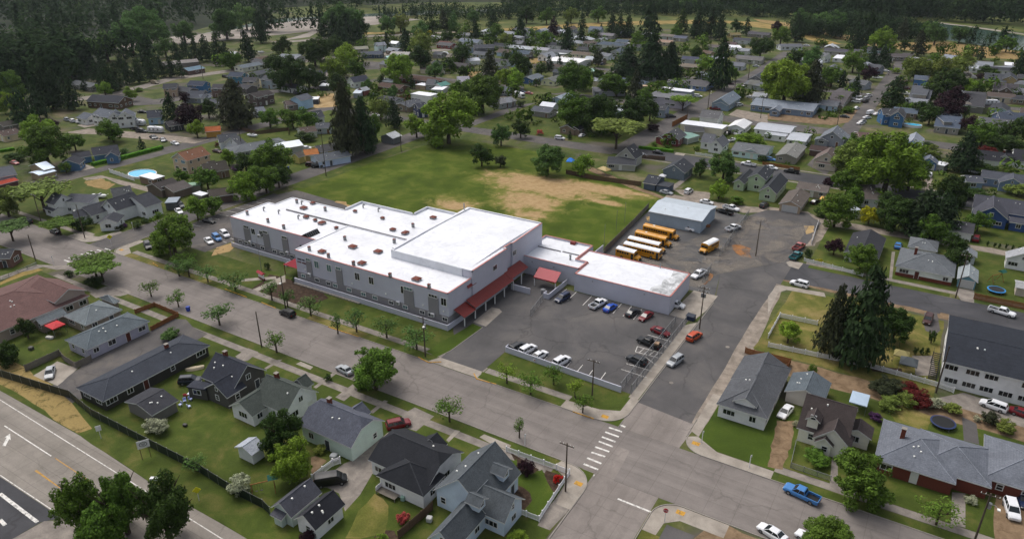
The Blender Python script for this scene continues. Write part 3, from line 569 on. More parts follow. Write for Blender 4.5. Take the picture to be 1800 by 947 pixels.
sheet('lot_dust', 'dust', [(-78, 172), (-47, 171), (-45, 182), (-31, 200), (-31, 235), (-48, 231), (-60, 200), (-76, 195)])
# worn corners: lighter slabs with ramps
for pts in ([(-45.8, 91.9)] + arc(-44, 87, 5, 90, 0, 8) + [(-39.1, 82), (-41.6, 82), (-42.2, 86), (-43.5, 88.5), (-46.5, 89.8)],
            [(-53.5, 106.1), (-46, 106.1)] + arc(-46, 111, 4.9, -90, 0) + [(-41.1, 116), (-42.8, 116), (-42.8, 110.8), (-46.5, 109.2), (-53.5, 108.6)],
            [(-29.1, 126), (-29.1, 112)] + [(-27.2, 111), (-27.2, 126)],
            [(-28.9, 110)] + arc(-25, 110, 3.9, 180, 270) + [(-25, 106.1), (-13, 106.1), (-13, 108.4), (-23, 108.4), (-27.4, 111)],
            [(-27.5, 88)] + arc(-23.6, 88, 3.9, 180, 90) + [(-16, 91.9), (-16, 88.8), (-23, 88.8), (-25, 87), (-25.2, 84), (-27.5, 84)],
            [(-202.8, 116), (-202.8, 110)] + arc(-199, 110, 3.8, 180, 270) + [(-196, 106.2), (-196, 108.5), (-200, 110.5), (-200.5, 116)],
            [(-225, 106.1), (-217, 106.1)] + arc(-217, 110, 3.9, -90, 0) + [(-213.1, 117), (-215, 117), (-216, 111), (-225, 108.6)]):
    sheet('sidewalk', 'concrete_light', pts)
for u, v, a in ((-40.6, 88.2, 0), (-44.6, 107.6, 0), (-27, 108.8, 0), (-23.5, 90.6, 0), (-200.6, 108.4, 0)): sheet('ramp_marking', 'paint_yellow', rect(u - .7, v - .5, u + .7, v + .5))
# ---------------------------------------------------------------- houses
WMESH = {}
def window_mesh(w_, h, kind=0):
    k = (round(w_, 1), round(h, 1), kind)
    if k not in WMESH:
        b = MB(['trim', 'glass', 'green_glass']); f = .13; x = w_ / 2   # local: wall plane is y=0, outside is -y
        b.box(-x, -.06, 0, x, 0.02, f); b.box(-x, -.06, h - f, x, .02, h); b.box(-x, -.06, f, -x + f, .02, h - f); b.box(x - f, -.06, f, x, .02, h - f)
        b.box(-x + f, -.025, f, x - f, .01, h - f, 2 if kind == 2 else 1)
        if w_ > 1.1:
            n = 1 if w_ < 2 else 2
            for i in range(n):
                c = -x + (i + 1) * w_ / (n + 1); b.box(c - .035, -.055, f, c + .035, -.0, h - f)
        elif h > 1: b.box(-x + f, -.05, h / 2 - .03, x - f, 0, h / 2 + .03)
        WMESH[k] = b.mesh('window')
    return WMESH[k]
def door_mesh(w_=1.0, h=2.1, garage=False):
    k = ('d', w_, h)
    if k not in WMESH:
        b = MB(['trim', 'plain']); x = w_ / 2
        b.box(-x - .1, -.05, 0, -x, .02, h + .1); b.box(x, -.05, 0, x + .1, .02, h + .1); b.box(-x, -.05, h, x, .02, h + .1)
        if garage:
            n = 4
            for i in range(n): b.box(-x, -.02 - .012 * (i % 2), i * h / n + .01, x, .01, (i + 1) * h / n - .01, 1)
        else: b.box(-x, -.03, 0, x, .01, h, 1)
        WMESH[k] = b.mesh('door')
    return WMESH[k]
def snapang(a):
    q = math.pi / 2; k = round(a / q) * q
    return k if abs(a - k) < R_(14) else a
def block_geom(bk):
    """bk: dict from a ridge reading: centre, angle, length, width, eave, rise, type"""
    if bk[0] == 'E':      # eave line (two points) and a point of the opposite eave
        r, ev, rs, ty = bk[1], bk[8], bk[9], bk[10]; p, q, t = P(r, bk[2], bk[3], ev), P(r, bk[4], bk[5], ev), P(r, bk[6], bk[7], ev)
        a = math.atan2(q[1] - p[1], q[0] - p[0]); a2 = snapang(a); L = math.dist(p, q); dx, dy = math.cos(a2), math.sin(a2)
        m_ = ((p[0] + q[0]) / 2, (p[1] + q[1]) / 2); s = (t[0] - m_[0]) * -dy + (t[1] - m_[1]) * dx; W = abs(s)
        c = (m_[0] - dy * s / 2, m_[1] + dx * s / 2)
        if s < 0: a2 += math.pi
        return dict(c=c, a=a2, L=max(L, 1.5), W=max(W, 1.5), ev=ev, rs=rs, ty=ty, z0=bk[11] if len(bk) > 11 else -.3)
    r, x1, y1, x2, y2, W, ev, rs, ty = bk[:9]; z = ev + rs
    if r is None: p, q = (x1, y1), (x2, y2)
    else: p, q = P(r, x1, y1, z), P(r, x2, y2, z)
    c = ((p[0] + q[0]) / 2, (p[1] + q[1]) / 2); a = math.atan2(q[1] - p[1], q[0] - p[0]); a2 = snapang(a)
    L = math.dist(p, q)
    if ty == 'h': L += W * .96
    return dict(c=c, a=a2, L=max(L, 1.5), W=W, ev=ev, rs=rs, ty=ty, z0=bk[9] if len(bk) > 9 else -.3)
def roof_block(b, B, M, over=.4):
    l, w_, ev, rs, ty = B['L'] / 2, B['W'] / 2, B['ev'], B['rs'], B['ty']; t = .2; z = ev + rs
    def solid(top, faces, rim):
        n = len(top); vs = top + [(x, y, q - t) for x, y, q in top]
        b.add(vs, faces, 0, M); b.add(vs, [tuple(n + i for i in f[::-1]) for f in faces], 1, M)
        k = len(rim); b.add(vs, [(rim[i], n + rim[i], n + rim[(i + 1) % k], rim[(i + 1) % k])[::-1] for i in range(k)], 1, M)
    if ty == 'g':
        solid([(-l, -w_, ev), (l, -w_, ev), (l, w_, ev), (-l, w_, ev), (-l, 0, z), (l, 0, z)], [(0, 1, 5, 4), (2, 3, 4, 5)], [0, 1, 5, 2, 3, 4])
    elif ty == 'h':
        r = max(l - w_ * .96, .05)
        solid([(-l, -w_, ev), (l, -w_, ev), (l, w_, ev), (-l, w_, ev), (-r, 0, z), (r, 0, z)], [(0, 1, 5, 4), (2, 3, 4, 5), (1, 2, 5), (3, 0, 4)], [0, 1, 2, 3])
    elif ty == 'j':      # gable with clipped (jerkin-head) ends
        k = w_ * .35; s = ev + rs * .65; r = l - k
        solid([(-l, -w_, ev), (l, -w_, ev), (l, w_, ev), (-l, w_, ev), (-r, 0, z), (r, 0, z), (-l, -w_ * .35, s), (-l, w_ * .35, s), (l, -w_ * .35, s), (l, w_ * .35, s)],
              [(0, 1, 8, 5, 4, 6), (2, 3, 7, 4, 5, 9), (8, 9, 5), (7, 6, 4)], [0, 1, 8, 9, 2, 3, 7, 6])
    elif ty == 'f': b.box(-l, -w_, ev - .25, l, w_, ev, 0, M)
    elif ty in 'sS':     # single slope, high side at +y (s) or -y (S)
        a, c = (ev, ev + rs) if ty == 's' else (ev + rs, ev)
        solid([(-l, -w_, a), (l, -w_, a), (l, w_, c), (-l, w_, c)], [(0, 1, 2, 3)], [0, 1, 2, 3])
def wall_block(b, B, M, over=.4):
    l, w_, ev, rs, ty, z0 = B['L'] / 2 - over, B['W'] / 2 - over, B['ev'], B['rs'], B['ty'], B['z0']
    l = max(l, .5); w_ = max(w_, .4); t = .215
    if ty in 'gj':
        sl_ = rs / (B['W'] / 2); e = ev + over * sl_ - t; z = ev + rs - t
        if ty == 'g':
            vs = [(-l, -w_, z0), (l, -w_, z0), (l, w_, z0), (-l, w_, z0), (-l, -w_, e), (l, -w_, e), (l, w_, e), (-l, w_, e), (-l, 0, z), (l, 0, z)]
            fs = [(0, 1, 5, 4), (2, 3, 7, 6), (1, 2, 6, 9, 5), (3, 0, 4, 8, 7), (4, 5, 9, 8), (6, 7, 8, 9)]
        else:
            s = ev + rs * .65 - t + .05; k = w_ * .35
            vs = [(-l, -w_, z0), (l, -w_, z0), (l, w_, z0), (-l, w_, z0), (-l, -w_, e), (l, -w_, e), (l, w_, e), (-l, w_, e), (-l, -k, s), (-l, k, s), (l, -k, s), (l, k, s)]
            fs = [(0, 1, 5, 4), (2, 3, 7, 6), (1, 2, 6, 11, 10, 5), (3, 0, 4, 8, 9, 7), (4, 5, 10, 8), (6, 7, 9, 11), (8, 10, 11, 9)]
        b.add(vs, fs, 0, M)
    elif ty == 'h': b.box(-l, -w_, z0, l, w_, ev - .02, 0, M)
    elif ty == 'f': b.box(-l - over * .6, -w_ - over * .6, z0, l + over * .6, w_ + over * .6, ev - .2, 0, M)
    else:
        a, c = (ev, ev + rs) if ty == 's' else (ev + rs, ev); g_ = abs(rs) * over / B['W']
        a -= t; c -= t; a, c = (a + g_, c - g_) if c > a else (a - g_, c + g_)
        b.add([(-l, -w_, z0), (l, -w_, z0), (l, w_, z0), (-l, w_, z0), (-l, -w_, a), (l, -w_, a), (l, w_, c), (-l, w_, c)], [(0, 1, 5, 4), (1, 2, 6, 5), (2, 3, 7, 6), (3, 0, 4, 7), (4, 5, 6, 7)], 0, M)
NH = [0]
def house(label, blocks, roof='3c3d42', wall='9a9a98', cat='house', name='house', rm='shingle', wm='siding', opts=''):
    NH[0] += 1; rr = random.Random(NH[0] * 13)
    G = [block_geom(b) for b in blocks]
    c0, a0 = G[0]['c'], G[0]['a']; root = empty(name, (c0[0], c0[1], 0), a0, label, cat)
    LAND.append((label, c0[0], c0[1])); Di = dist(*c0)
    Wm, Rm = MB([wm, 'brick']), MB([rm, 'trim' if 'D' not in opts else 'wood_brown'])
    Ms = []
    for i, B in enumerate(G):
        d = Matrix.Rotation(-a0, 2) @ Vector((B['c'][0] - c0[0], B['c'][1] - c0[1]))
        M = Matrix.Translation((d.x, d.y, -.003 * i)) @ Matrix.Rotation(B['a'] - a0, 4, 'Z'); Ms.append(M)
        if B['z0'] != 99: wall_block(Wm, B, M)
        roof_block(Rm, B, M)
        if 'B' in opts and B['z0'] < 0: Wm.box(-B['L'] / 2 + .38, -B['W'] / 2 + .38, -.3, B['L'] / 2 - .38, B['W'] / 2 - .38, 1.0, 1, M)
    wc = C(wall); kk = 1.55 if max(wc[:3]) < 2.2 * min(wc[:3]) else 1.1; wc = (*[min(.78, k * kk + .01) for k in wc[:3]], 1)
    wo = Wm.obj('wall', root, wc) if Wm.v else None
    rc_ = C(roof); ro = Rm.obj('roof', root, (*[min(.8, q * 1.22 + .004) for q in rc_[:3]], 1))
    if rm == 'shingle' and Di < 420:
        rb = MB('shingle')
        for i, B in enumerate(G):
            l, w2, ev, z = B['L'] / 2, B['W'] / 2, B['ev'], B['ev'] + B['rs']; seg = []
            if B['ty'] == 'g': seg = [((-l, 0, z), (l, 0, z))]
            elif B['ty'] == 'h':
                r_ = max(l - w2 * .96, .05); seg = [((-r_, 0, z), (r_, 0, z))] + [((s1 * r_, 0, z), (s1 * l, s2 * w2, ev)) for s1 in (-1, 1) for s2 in (-1, 1)]
            elif B['ty'] == 'j': r_ = l - w2 * .35; seg = [((-r_, 0, z), (r_, 0, z))]
            for a_, c_ in seg: rb.tube(Ms[i] @ Vector(a_), Ms[i] @ Vector(c_), .1, .1, 5)
        if rb.v: rb.obj('ridge_cap', ro, (*[min(.8, q * 1.75 + .02) for q in rc_[:3]], 1))
    if 'o' in opts: # open carport: posts instead of walls
        for i, B in enumerate(G):
            for sx in (-1, 1):
                for sy in (-1, 1):
                    b = MB('trim'); x, y = sx * (B['L'] / 2 - .3), sy * (B['W'] / 2 - .3); b.box(x - .08, y - .08, 0, x + .08, y + .08, B['ev'] - .15, 0, Ms[i]); b.obj('post', root)
        return root
    # windows and doors on the sides that can be seen, where no other wing covers them
    doors = 0; front = None
    for i, B in enumerate(G):
        if B['z0'] > 0 and B['W'] > 5: continue
        l, w_ = B['L'] / 2 - .4, B['W'] / 2 - .4
        if B['ty'] == 'f': l += .24; w_ += .24
        for sx, sy, Lw in ((0, -1, l), (0, 1, l), (1, 0, w_), (-1, 0, w_)):
            nrm = Matrix.Rotation(B['a'], 2) @ Vector((sx, sy)); mid = Vector(B['c']) + nrm * (w_ if sx == 0 else l)
            if nrm.dot(-mid) < 0 and Di > 60: continue
            gz = [];
            if B['z0'] > 0:
                if sx and B['W'] <= 5 and B['z0'] > 3: gz = [(0, B['ev'] - .05 if B['rs'] > 1 else B['ev'] - .9, min(1.4, B['W'] * .4), min(1.1, B['rs'] * .6 + .5))] if 'n' not in opts else []
            elif 'G' in opts and sx and i == 0 and not doors: gz = 'G'
            elif Lw > 1.1 and B['ev'] > 2.1 and 'n' not in opts:
                n = max(1, int(2 * Lw / 3.1)); rows = [1.0] + ([3.9] if B['ev'] > 4.6 else [])
                for z in rows:
                    for k in range(n):
                        if rr.random() < .18 and n > 1: continue
                        x = -Lw + (k + .5) * 2 * Lw / n + rr.uniform(-.3, .3)
                        gz.append((x, z, rr.choice((1.1, 1.4, 1.9, 2.4)) if Lw > 2 else 1.1, rr.choice((1.25, 1.4))))
                if sx and B['ty'] == 'g' and B['rs'] > 2.0: gz.append((0, B['ev'] + .15, 1.2 if B['rs'] > 2.6 else .8, min(1.3, B['rs'] * .42)))
            ang = math.atan2(sy, sx) + math.pi / 2
            def place(me, nm, x, z, col=None):
                loc = Matrix.Rotation(ang, 4, 'Z') @ Vector((x, -(w_ if sx == 0 else l), z)); T = Ms[i] @ loc
                for j, O in enumerate(G):
                    if j != i and B['z0'] <= 0 and O['z0'] <= 0:
                        q = Ms[j].inverted() @ (T + (Ms[i].to_3x3() @ (Matrix.Rotation(ang, 3, 'Z') @ Vector((0, -.5, 0)))))
                        if abs(q.x) < O['L'] / 2 + .3 and abs(q.y) < O['W'] / 2 + .3 and z < O['ev'] + .6: return None
                o = ob(nm, me, root, col, T, (B['a'] - a0) + ang); return o
            if gz == 'G':
                gw = min(4.8, 2 * Lw - .8)
                if place(door_mesh(round(gw, 1), 2.2, True), 'garage_door', 0, 0, C('b9b9b7' if 'W' not in opts else 'e0e0e0')): doors += 1
                continue
            if doors == 0 and len(gz) > 1 and B['ev'] > 2.1 and 'G' not in opts and cat in ('house', 'ranch house'):
                k = len([q for q in gz if q[1] < 2]) // 2
                if k < len(gz) and place(door_mesh(), 'door', gz[k][0], .1, C(rr.choice(('5a2a20', '3a4048', 'd8d8d4', '6b4a30')))): doors += 1; gz.pop(k)
            for x, z, ww, hh in gz:
                if cat == 'building' and B['ev'] > 4.4: ww, hh = 2.5, 1.3
                place(window_mesh(min(ww, max(.5, 2 * Lw - .3)), hh), 'window', x, z)
    # roof furniture
    B = G[0]; zr = B['ev'] + B['rs']
    if 'c' in opts:
        b = MB(['brick', 'kerb_concrete']); x = B['L'] * .22 * (1 if rr.random() < .5 else -1); y = .3; b.box(x - .35, y - .35, zr - 1.6, x + .35, y + .35, zr + .9); b.box(x - .42, y - .42, zr + .9, x + .42, y + .42, zr + 1.0, 1); b.obj('chimney', ro)
    if Di < 420 and B['ty'] in 'ghj' and cat != 'shed':
        for k in range(rr.randint(1, 4)):
            x = rr.uniform(-.35, .35) * B['L']; y = -rr.uniform(.15, .6) * B['W'] / 2
            if B['ty'] == 'h' and abs(x) > B['L'] / 2 - B['W'] / 2: x *= .3
            z = zr - B['rs'] * abs(y) / (B['W'] / 2); b = MB('lamp_white'); b.box(x - .13, y - .13, z - .1, x + .13, y + .13, z + .2); b.obj('roof_vent', ro)
    return root
# ---------------------------------------------------------------- trees
def leaf_cloud(name, seed, nclump, nper, size, mat='leaf', shape='round', cr=(.2, .4)):
    rg = np.random.default_rng(seed); Cn = []
    for i in range(nclump):
        a = rg.uniform(0, 2 * np.pi); u = rg.uniform(-.95, 1) if shape != 'umbrella' else rg.uniform(0, .6)
        s = math.sqrt(max(0, 1 - u * u)); s = max(s, .72) if u < 0 else s; rad = rg.uniform(.38, .92)
        Cn.append((math.cos(a) * s * rad, math.sin(a) * s * rad, u * rad * (1 if shape != 'umbrella' else .5), rg.uniform(*cr)))
    Cn.append((0, 0, 0, .5)); Cn.append((0, 0, .25, .4)); Cn = np.array(Cn)
    wts = Cn[:, 3] ** 2; idx = rg.choice(len(Cn), nclump * nper, p=wts / wts.sum()); n = len(idx)
    d = rg.normal(size=(n, 3)); d[:, 2] = d[:, 2] * .8 + .25; d /= np.linalg.norm(d, axis=1)[:, None]
    p = Cn[idx, :3] + d * (Cn[idx, 3] * rg.uniform(.55, 1.08, n))[:, None]
    nr = d * .8 + rg.normal(size=(n, 3)) * .45 + np.array([0, 0, .35]); nr /= np.linalg.norm(nr, axis=1)[:, None]
    return cards(name, p, nr, size * rg.uniform(.6, 1.3, n), rg, mat)
def cards(name, p, nr, s, rg, mat):
    n = len(p); t = np.cross(nr, rg.normal(size=(n, 3))); t /= np.linalg.norm(t, axis=1)[:, None] + 1e-9; bt = np.cross(nr, t)
    k = rg.uniform(.55, 1, n)[:, None]; s = s[:, None]
    V = np.stack([p - t * s, p - bt * s * k * .6 + t * s * .1, p + t * s, p + bt * s * k * .6 - t * s * .1], 1).reshape(-1, 3)
    me = bpy.data.meshes.new(name); me.vertices.add(4 * n); me.vertices.foreach_set('co', V.ravel())
    me.loops.add(4 * n); me.loops.foreach_set('vertex_index', np.arange(4 * n)); me.polygons.add(n)
    me.polygons.foreach_set('loop_start', np.arange(0, 4 * n, 4)); me.polygons.foreach_set('loop_total', np.full(n, 4))
    me.materials.append(MATS[mat]); me.update(); me.validate(); return me
def conifer_cloud(name, seed, rows, nb, per, size, droop=.5, ragged=.25):
    rg = np.random.default_rng(seed); Pn, Nn, Sz = [], [], []
    for i in range(rows):
        z = (i + rg.uniform(0, .8)) / rows; R = (1 - z) ** .62 * (1 if z > .12 else .6 + z * 3) * 1.12 + .03
        for j in range(max(4, int(nb * (.35 + .65 * R)))):
            a = rg.uniform(0, 2 * np.pi); L = R * rg.uniform(1 - ragged * 1.6, 1 + ragged * .4)
            for k in range(max(2, int(per * (L + .3)))):
                f = rg.uniform(.12, 1) ** .7; x = L * f; sp = .09 * (1.2 - f * .6)
                Pn.append((math.cos(a) * x + rg.normal() * sp, math.sin(a) * x + rg.normal() * sp, z * 1.0 - droop * .12 * f * f - abs(rg.normal()) * .012 + rg.normal() * .008))
                Nn.append((math.cos(a) * .5 + rg.normal() * .35, math.sin(a) * .5 + rg.normal() * .35, .9)); Sz.append(size * rg.uniform(.6, 1.3))
    Nn = np.array(Nn); Nn /= np.linalg.norm(Nn, axis=1)[:, None]; Pn = np.array(Pn)
    return cards(name, Pn, Nn, np.array(Sz), rg, 'needle')
CR = {'D3': [leaf_cloud('crown', s, 52, 200, .058, cr=(.12, .3)) for s in (1, 2, 13)], 'D2': [leaf_cloud('crown', s, 36, 90, .08, cr=(.14, .34)) for s in (3, 4, 5)], 'D1': [leaf_cloud('crown', s, 18, 46, .125) for s in (6, 7, 8, 9)],
      'U2': [leaf_cloud('crown', s, 22, 110, .09, shape='umbrella') for s in (11, 12)], 'S3': [leaf_cloud('crown', 31, 22, 36, .085), leaf_cloud('crown', 32, 19, 38, .08), leaf_cloud('crown', 33, 24, 34, .08)],
      'C3': [conifer_cloud('crown', s, 40, 13, 9, .075) for s in (21, 22)], 'C2': [conifer_cloud('crown', s, 26, 10, 6, .1) for s in (23, 24, 25)], 'C1': [conifer_cloud('crown', s, 15, 8, 4, .15) for s in (26, 27)]}
def trunk_mesh(seed, limbs):
    b = MB('bark'); rr = random.Random(seed); b.cyl(0, 0, -.15, .5, .05, .03, 8)
    top = (rr.uniform(-.03, .03), rr.uniform(-.03, .03), .88); b.tube((0, 0, .48), top, .03, .008, 6)
    for i in range(limbs):
        a = i * 6.28 / limbs + rr.uniform(-.3, .3); z = rr.uniform(.3, .55)
        e = (math.cos(a) * rr.uniform(.2, .36), math.sin(a) * rr.uniform(.2, .36), z + rr.uniform(.18, .36)); b.tube((0, 0, z), e, .02, .006, 5)
        for _ in range(2): b.tube(((e[0]) * .6, e[1] * .6, z + (e[2] - z) * .6), (e[0] + rr.uniform(-.12, .12), e[1] + rr.uniform(-.12, .12), e[2] + .12), .01, .004, 4)
    return b.mesh('trunk')
def ctrunk():
    b = MB('bark'); b.cyl(0, 0, -.01, .97, .02, .003, 7); return b.mesh('trunk')
TR = [trunk_mesh(s, 6) for s in (1, 2, 3)]; CT = ctrunk()
TONE = {'d': ('34481b', 'dark green'), 'm': ('506a24', 'green'), 'b': ('6c862a', 'bright green'), 'o': ('6b7836', 'olive green'), 'p': ('2c1820', 'dark purple-leaved'), 'y': ('94921a', 'yellow'), 'r': ('5c221f', 'red-leaved'),
        'c': ('2c3f22', 'dark'), 'g': ('4c6832', 'grey-green'), 'k': ('3a402a', 'brownish'), 'v': ('4b2f52', 'purple-flowering'), 'w': ('9da084', 'white-flowering'), 'f': ('a34a48', 'pink-flowering'), 'x': ('a81c12', 'red-flowering')}
NT = [0]
TREEG = 'trees of the neighbourhood'
def tree(u, v, r, h, kind='D', tone='m', label=None, zc=None, group=None, name=None, cat=None):
    """kind D broadleaf, C conifer, U spreading, S sparse, B bush, N narrow"""
    NT[0] += 1; i = NT[0]; rr = random.Random(i * 7); r *= .97 if kind == 'S' else 1; Dp = dist(u, v); pxr = r / Dp * 727
    col, tw = TONE[tone]; c = C(col); j = rr.uniform(.85, 1.15); c = (c[0] * j * rr.uniform(.92, 1.08), c[1] * j, c[2] * j, 1)
    nm, ct, hd = {'D': ('broadleaf_tree', 'tree', 'tree'), 'C': ('conifer', 'tree', 'conifer'), 'U': ('spreading_tree', 'tree', 'wide tree'), 'S': ('street_tree', 'tree', 'young tree'), 'B': ('shrub', 'shrub', 'bush'), 'N': ('columnar_tree', 'tree', 'narrow tree')}[kind]
    lv = 3 if pxr > 14 else 2 if pxr > 6 else 1
    if label is None:
        sz = ('small ' if r < (1.2 if kind == 'B' else 2.8) else 'large ' if r > (2.6 if kind == 'B' else 5.2) else '') if kind != 'S' else ''
        label = near_label((f'{sz}{tw} {hd}'), u, v, h * .4)
    g_ = group or {'B': 'garden bushes of the neighbourhood', 'S': 'young street trees'}.get(kind, TREEG)
    root = empty(name or nm, (u, v, 0), rr.uniform(0, 6.28), label, cat or ct, g_)
    if kind == 'C':
        ms = CR['C%d' % lv]; s = ob('crown', ms[i % len(ms)], root, c, (0, 0, h * .1), 0, (r, r, h * .9)); ob('trunk', CT, root, None, (0, 0, 0), 0, (h * .8, h * .8, h))
    elif kind == 'B':
        ms = CR['D%d' % lv]; ob('crown', ms[i % len(ms)], root, c, (0, 0, h * .46), 0, (r, r, h * .56)); 
        b = MB('bark')
        for k in range(3): b.tube((.05 * k, 0, -.05), (.3 * r * math.cos(k * 2.1), .3 * r * math.sin(k * 2.1), h * .5), .05, .02, 5)
        b.obj('stem', root)
    else:
        key = 'U2' if kind == 'U' else 'S3' if kind == 'S' and lv > 1 else 'D%d' % lv; ms = CR[key]
        f = {'D': .5, 'U': .3, 'S': .38, 'N': .48}[kind]
        ob('crown', ms[i % len(ms)], root, c, (0, 0, h * (1 - f)), 0, (r, r, h * f)); ob('trunk', TR[i % 3], root, None, (0, 0, 0), 0, (h * .75 + r * .3,) * 2 + (h * .95,))
    return root
def trees(reg, kind, rows):
    """rows: x, y of the crown's middle, half width in the same reading, height (m), tone"""
    for q in rows:
        x, y, hw, h, tone = q[:5]; k = q[5] if len(q) > 5 else kind; f = .45 if k == 'C' else .5 if k == 'B' else .7 if k == 'U' else .54 if k == 'D' else .6
        for _ in range(3):
            u, v = P(reg, x, y, h * f); r = hw / REG[reg][2] / F * dist(u, v) * (1.12 if k in 'CD' and dist(u, v) > 230 else .93 if k in 'DS' else 1)
            if k == 'C' and dist(u, v) > 260: h = max(q[3], 2.9 * r)
            elif k == 'D': h = max(q[3], 1.85 * r)
            elif k == 'B': h = max(q[3], .9 * r)
            elif k == 'U': h = max(q[3], 1.15 * r)
        tree(u, v, r, h, k, tone, q[6] if len(q) > 6 else None)
def tall(reg, kind, rows):
    """rows: foot x, y, top y, half width, tone, label"""
    for q in rows:
        x, y, ty, hw, tone = q[:5]; u, v = P(reg, x, y); Dd = dist(u, v); sy = S(reg, x, ty)[1]; h = 5.0
        for _ in range(12): h += (pix(u, v, h)[1] - sy) * Dd / F / .9
        tree(u, v, hw / REG[reg][2] / F * Dd * 1.1, h, kind, tone, q[5] if len(q) > 5 else None)
# ---------------------------------------------------------------- vehicles
def loft(b, st, mi=0):
    """st: (x, halfwidth, z bottom, z top)"""
    rings = []
    for x, w_, z0, z1 in st:
        h = z1 - z0; rings.append([(x, -w_ * .94, z0), (x, -w_, z0 + h * .35), (x, -w_ * .98, z0 + h * .75), (x, -w_ * .86, z1), (x, 0, z1 + .03), (x, w_ * .86, z1), (x, w_ * .98, z0 + h * .75), (x, w_, z0 + h * .35), (x, w_ * .94, z0)])
    n = 9; vs = [q for r in rings for q in r]; fs = []
    for i in range(len(rings) - 1):
        for k in range(n - 1): fs.append((i * n + k, (i + 1) * n + k, (i + 1) * n + k + 1, i * n + k + 1)[::-1])
        fs.append((i * n, i * n + 8, (i + 1) * n + 8, (i + 1) * n)[::-1])
    fs.append(tuple(range(n))[::-1]); fs.append(tuple((len(rings) - 1) * n + k for k in range(n)))
    b.add(vs, fs, mi)
def cabin(b, x0, x1, w0, zb, r0, r1, w1, zt, pill=()):
    """glass house with painted roof and pillars: base x0..x1, roof r0..r1"""
    B_ = [(x0, -w0, zb), (x1, -w0, zb), (x1, w0, zb), (x0, w0, zb)]; T_ = [(r0, -w1, zt), (r1, -w1, zt), (r1, w1, zt), (r0, w1, zt)]
    b['g'].add(B_ + T_, [(0, 1, 5, 4), (1, 2, 6, 5), (2, 3, 7, 6), (3, 0, 4, 7), (4, 5, 6, 7)])
    p = b['b']; e = .04
    p.add([(r0 - e, -w1 - e, zt - .02), (r1 + e, -w1 - e, zt - .02), (r1 + e, w1 + e, zt - .02), (r0 - e, w1 + e, zt - .02), (r0 + .1, -w1 + .1, zt + .06), (r1 - .1, -w1 + .1, zt + .06), (r1 - .1, w1 - .1, zt + .06), (r0 + .1, w1 - .1, zt + .06)],
          [(0, 1, 5, 4), (1, 2, 6, 5), (2, 3, 7, 6), (3, 0, 4, 7), (4, 5, 6, 7), (3, 2, 1, 0)])
    for k in range(4): p.tube(B_[k], T_[k], .05, .05, 4)
    for f in pill:
        for s in (-1, 1): p.tube((x0 + (x1 - x0) * f, s * w0, zb), (r0 + (r1 - r0) * f, s * w1, zt), .045, .045, 4)
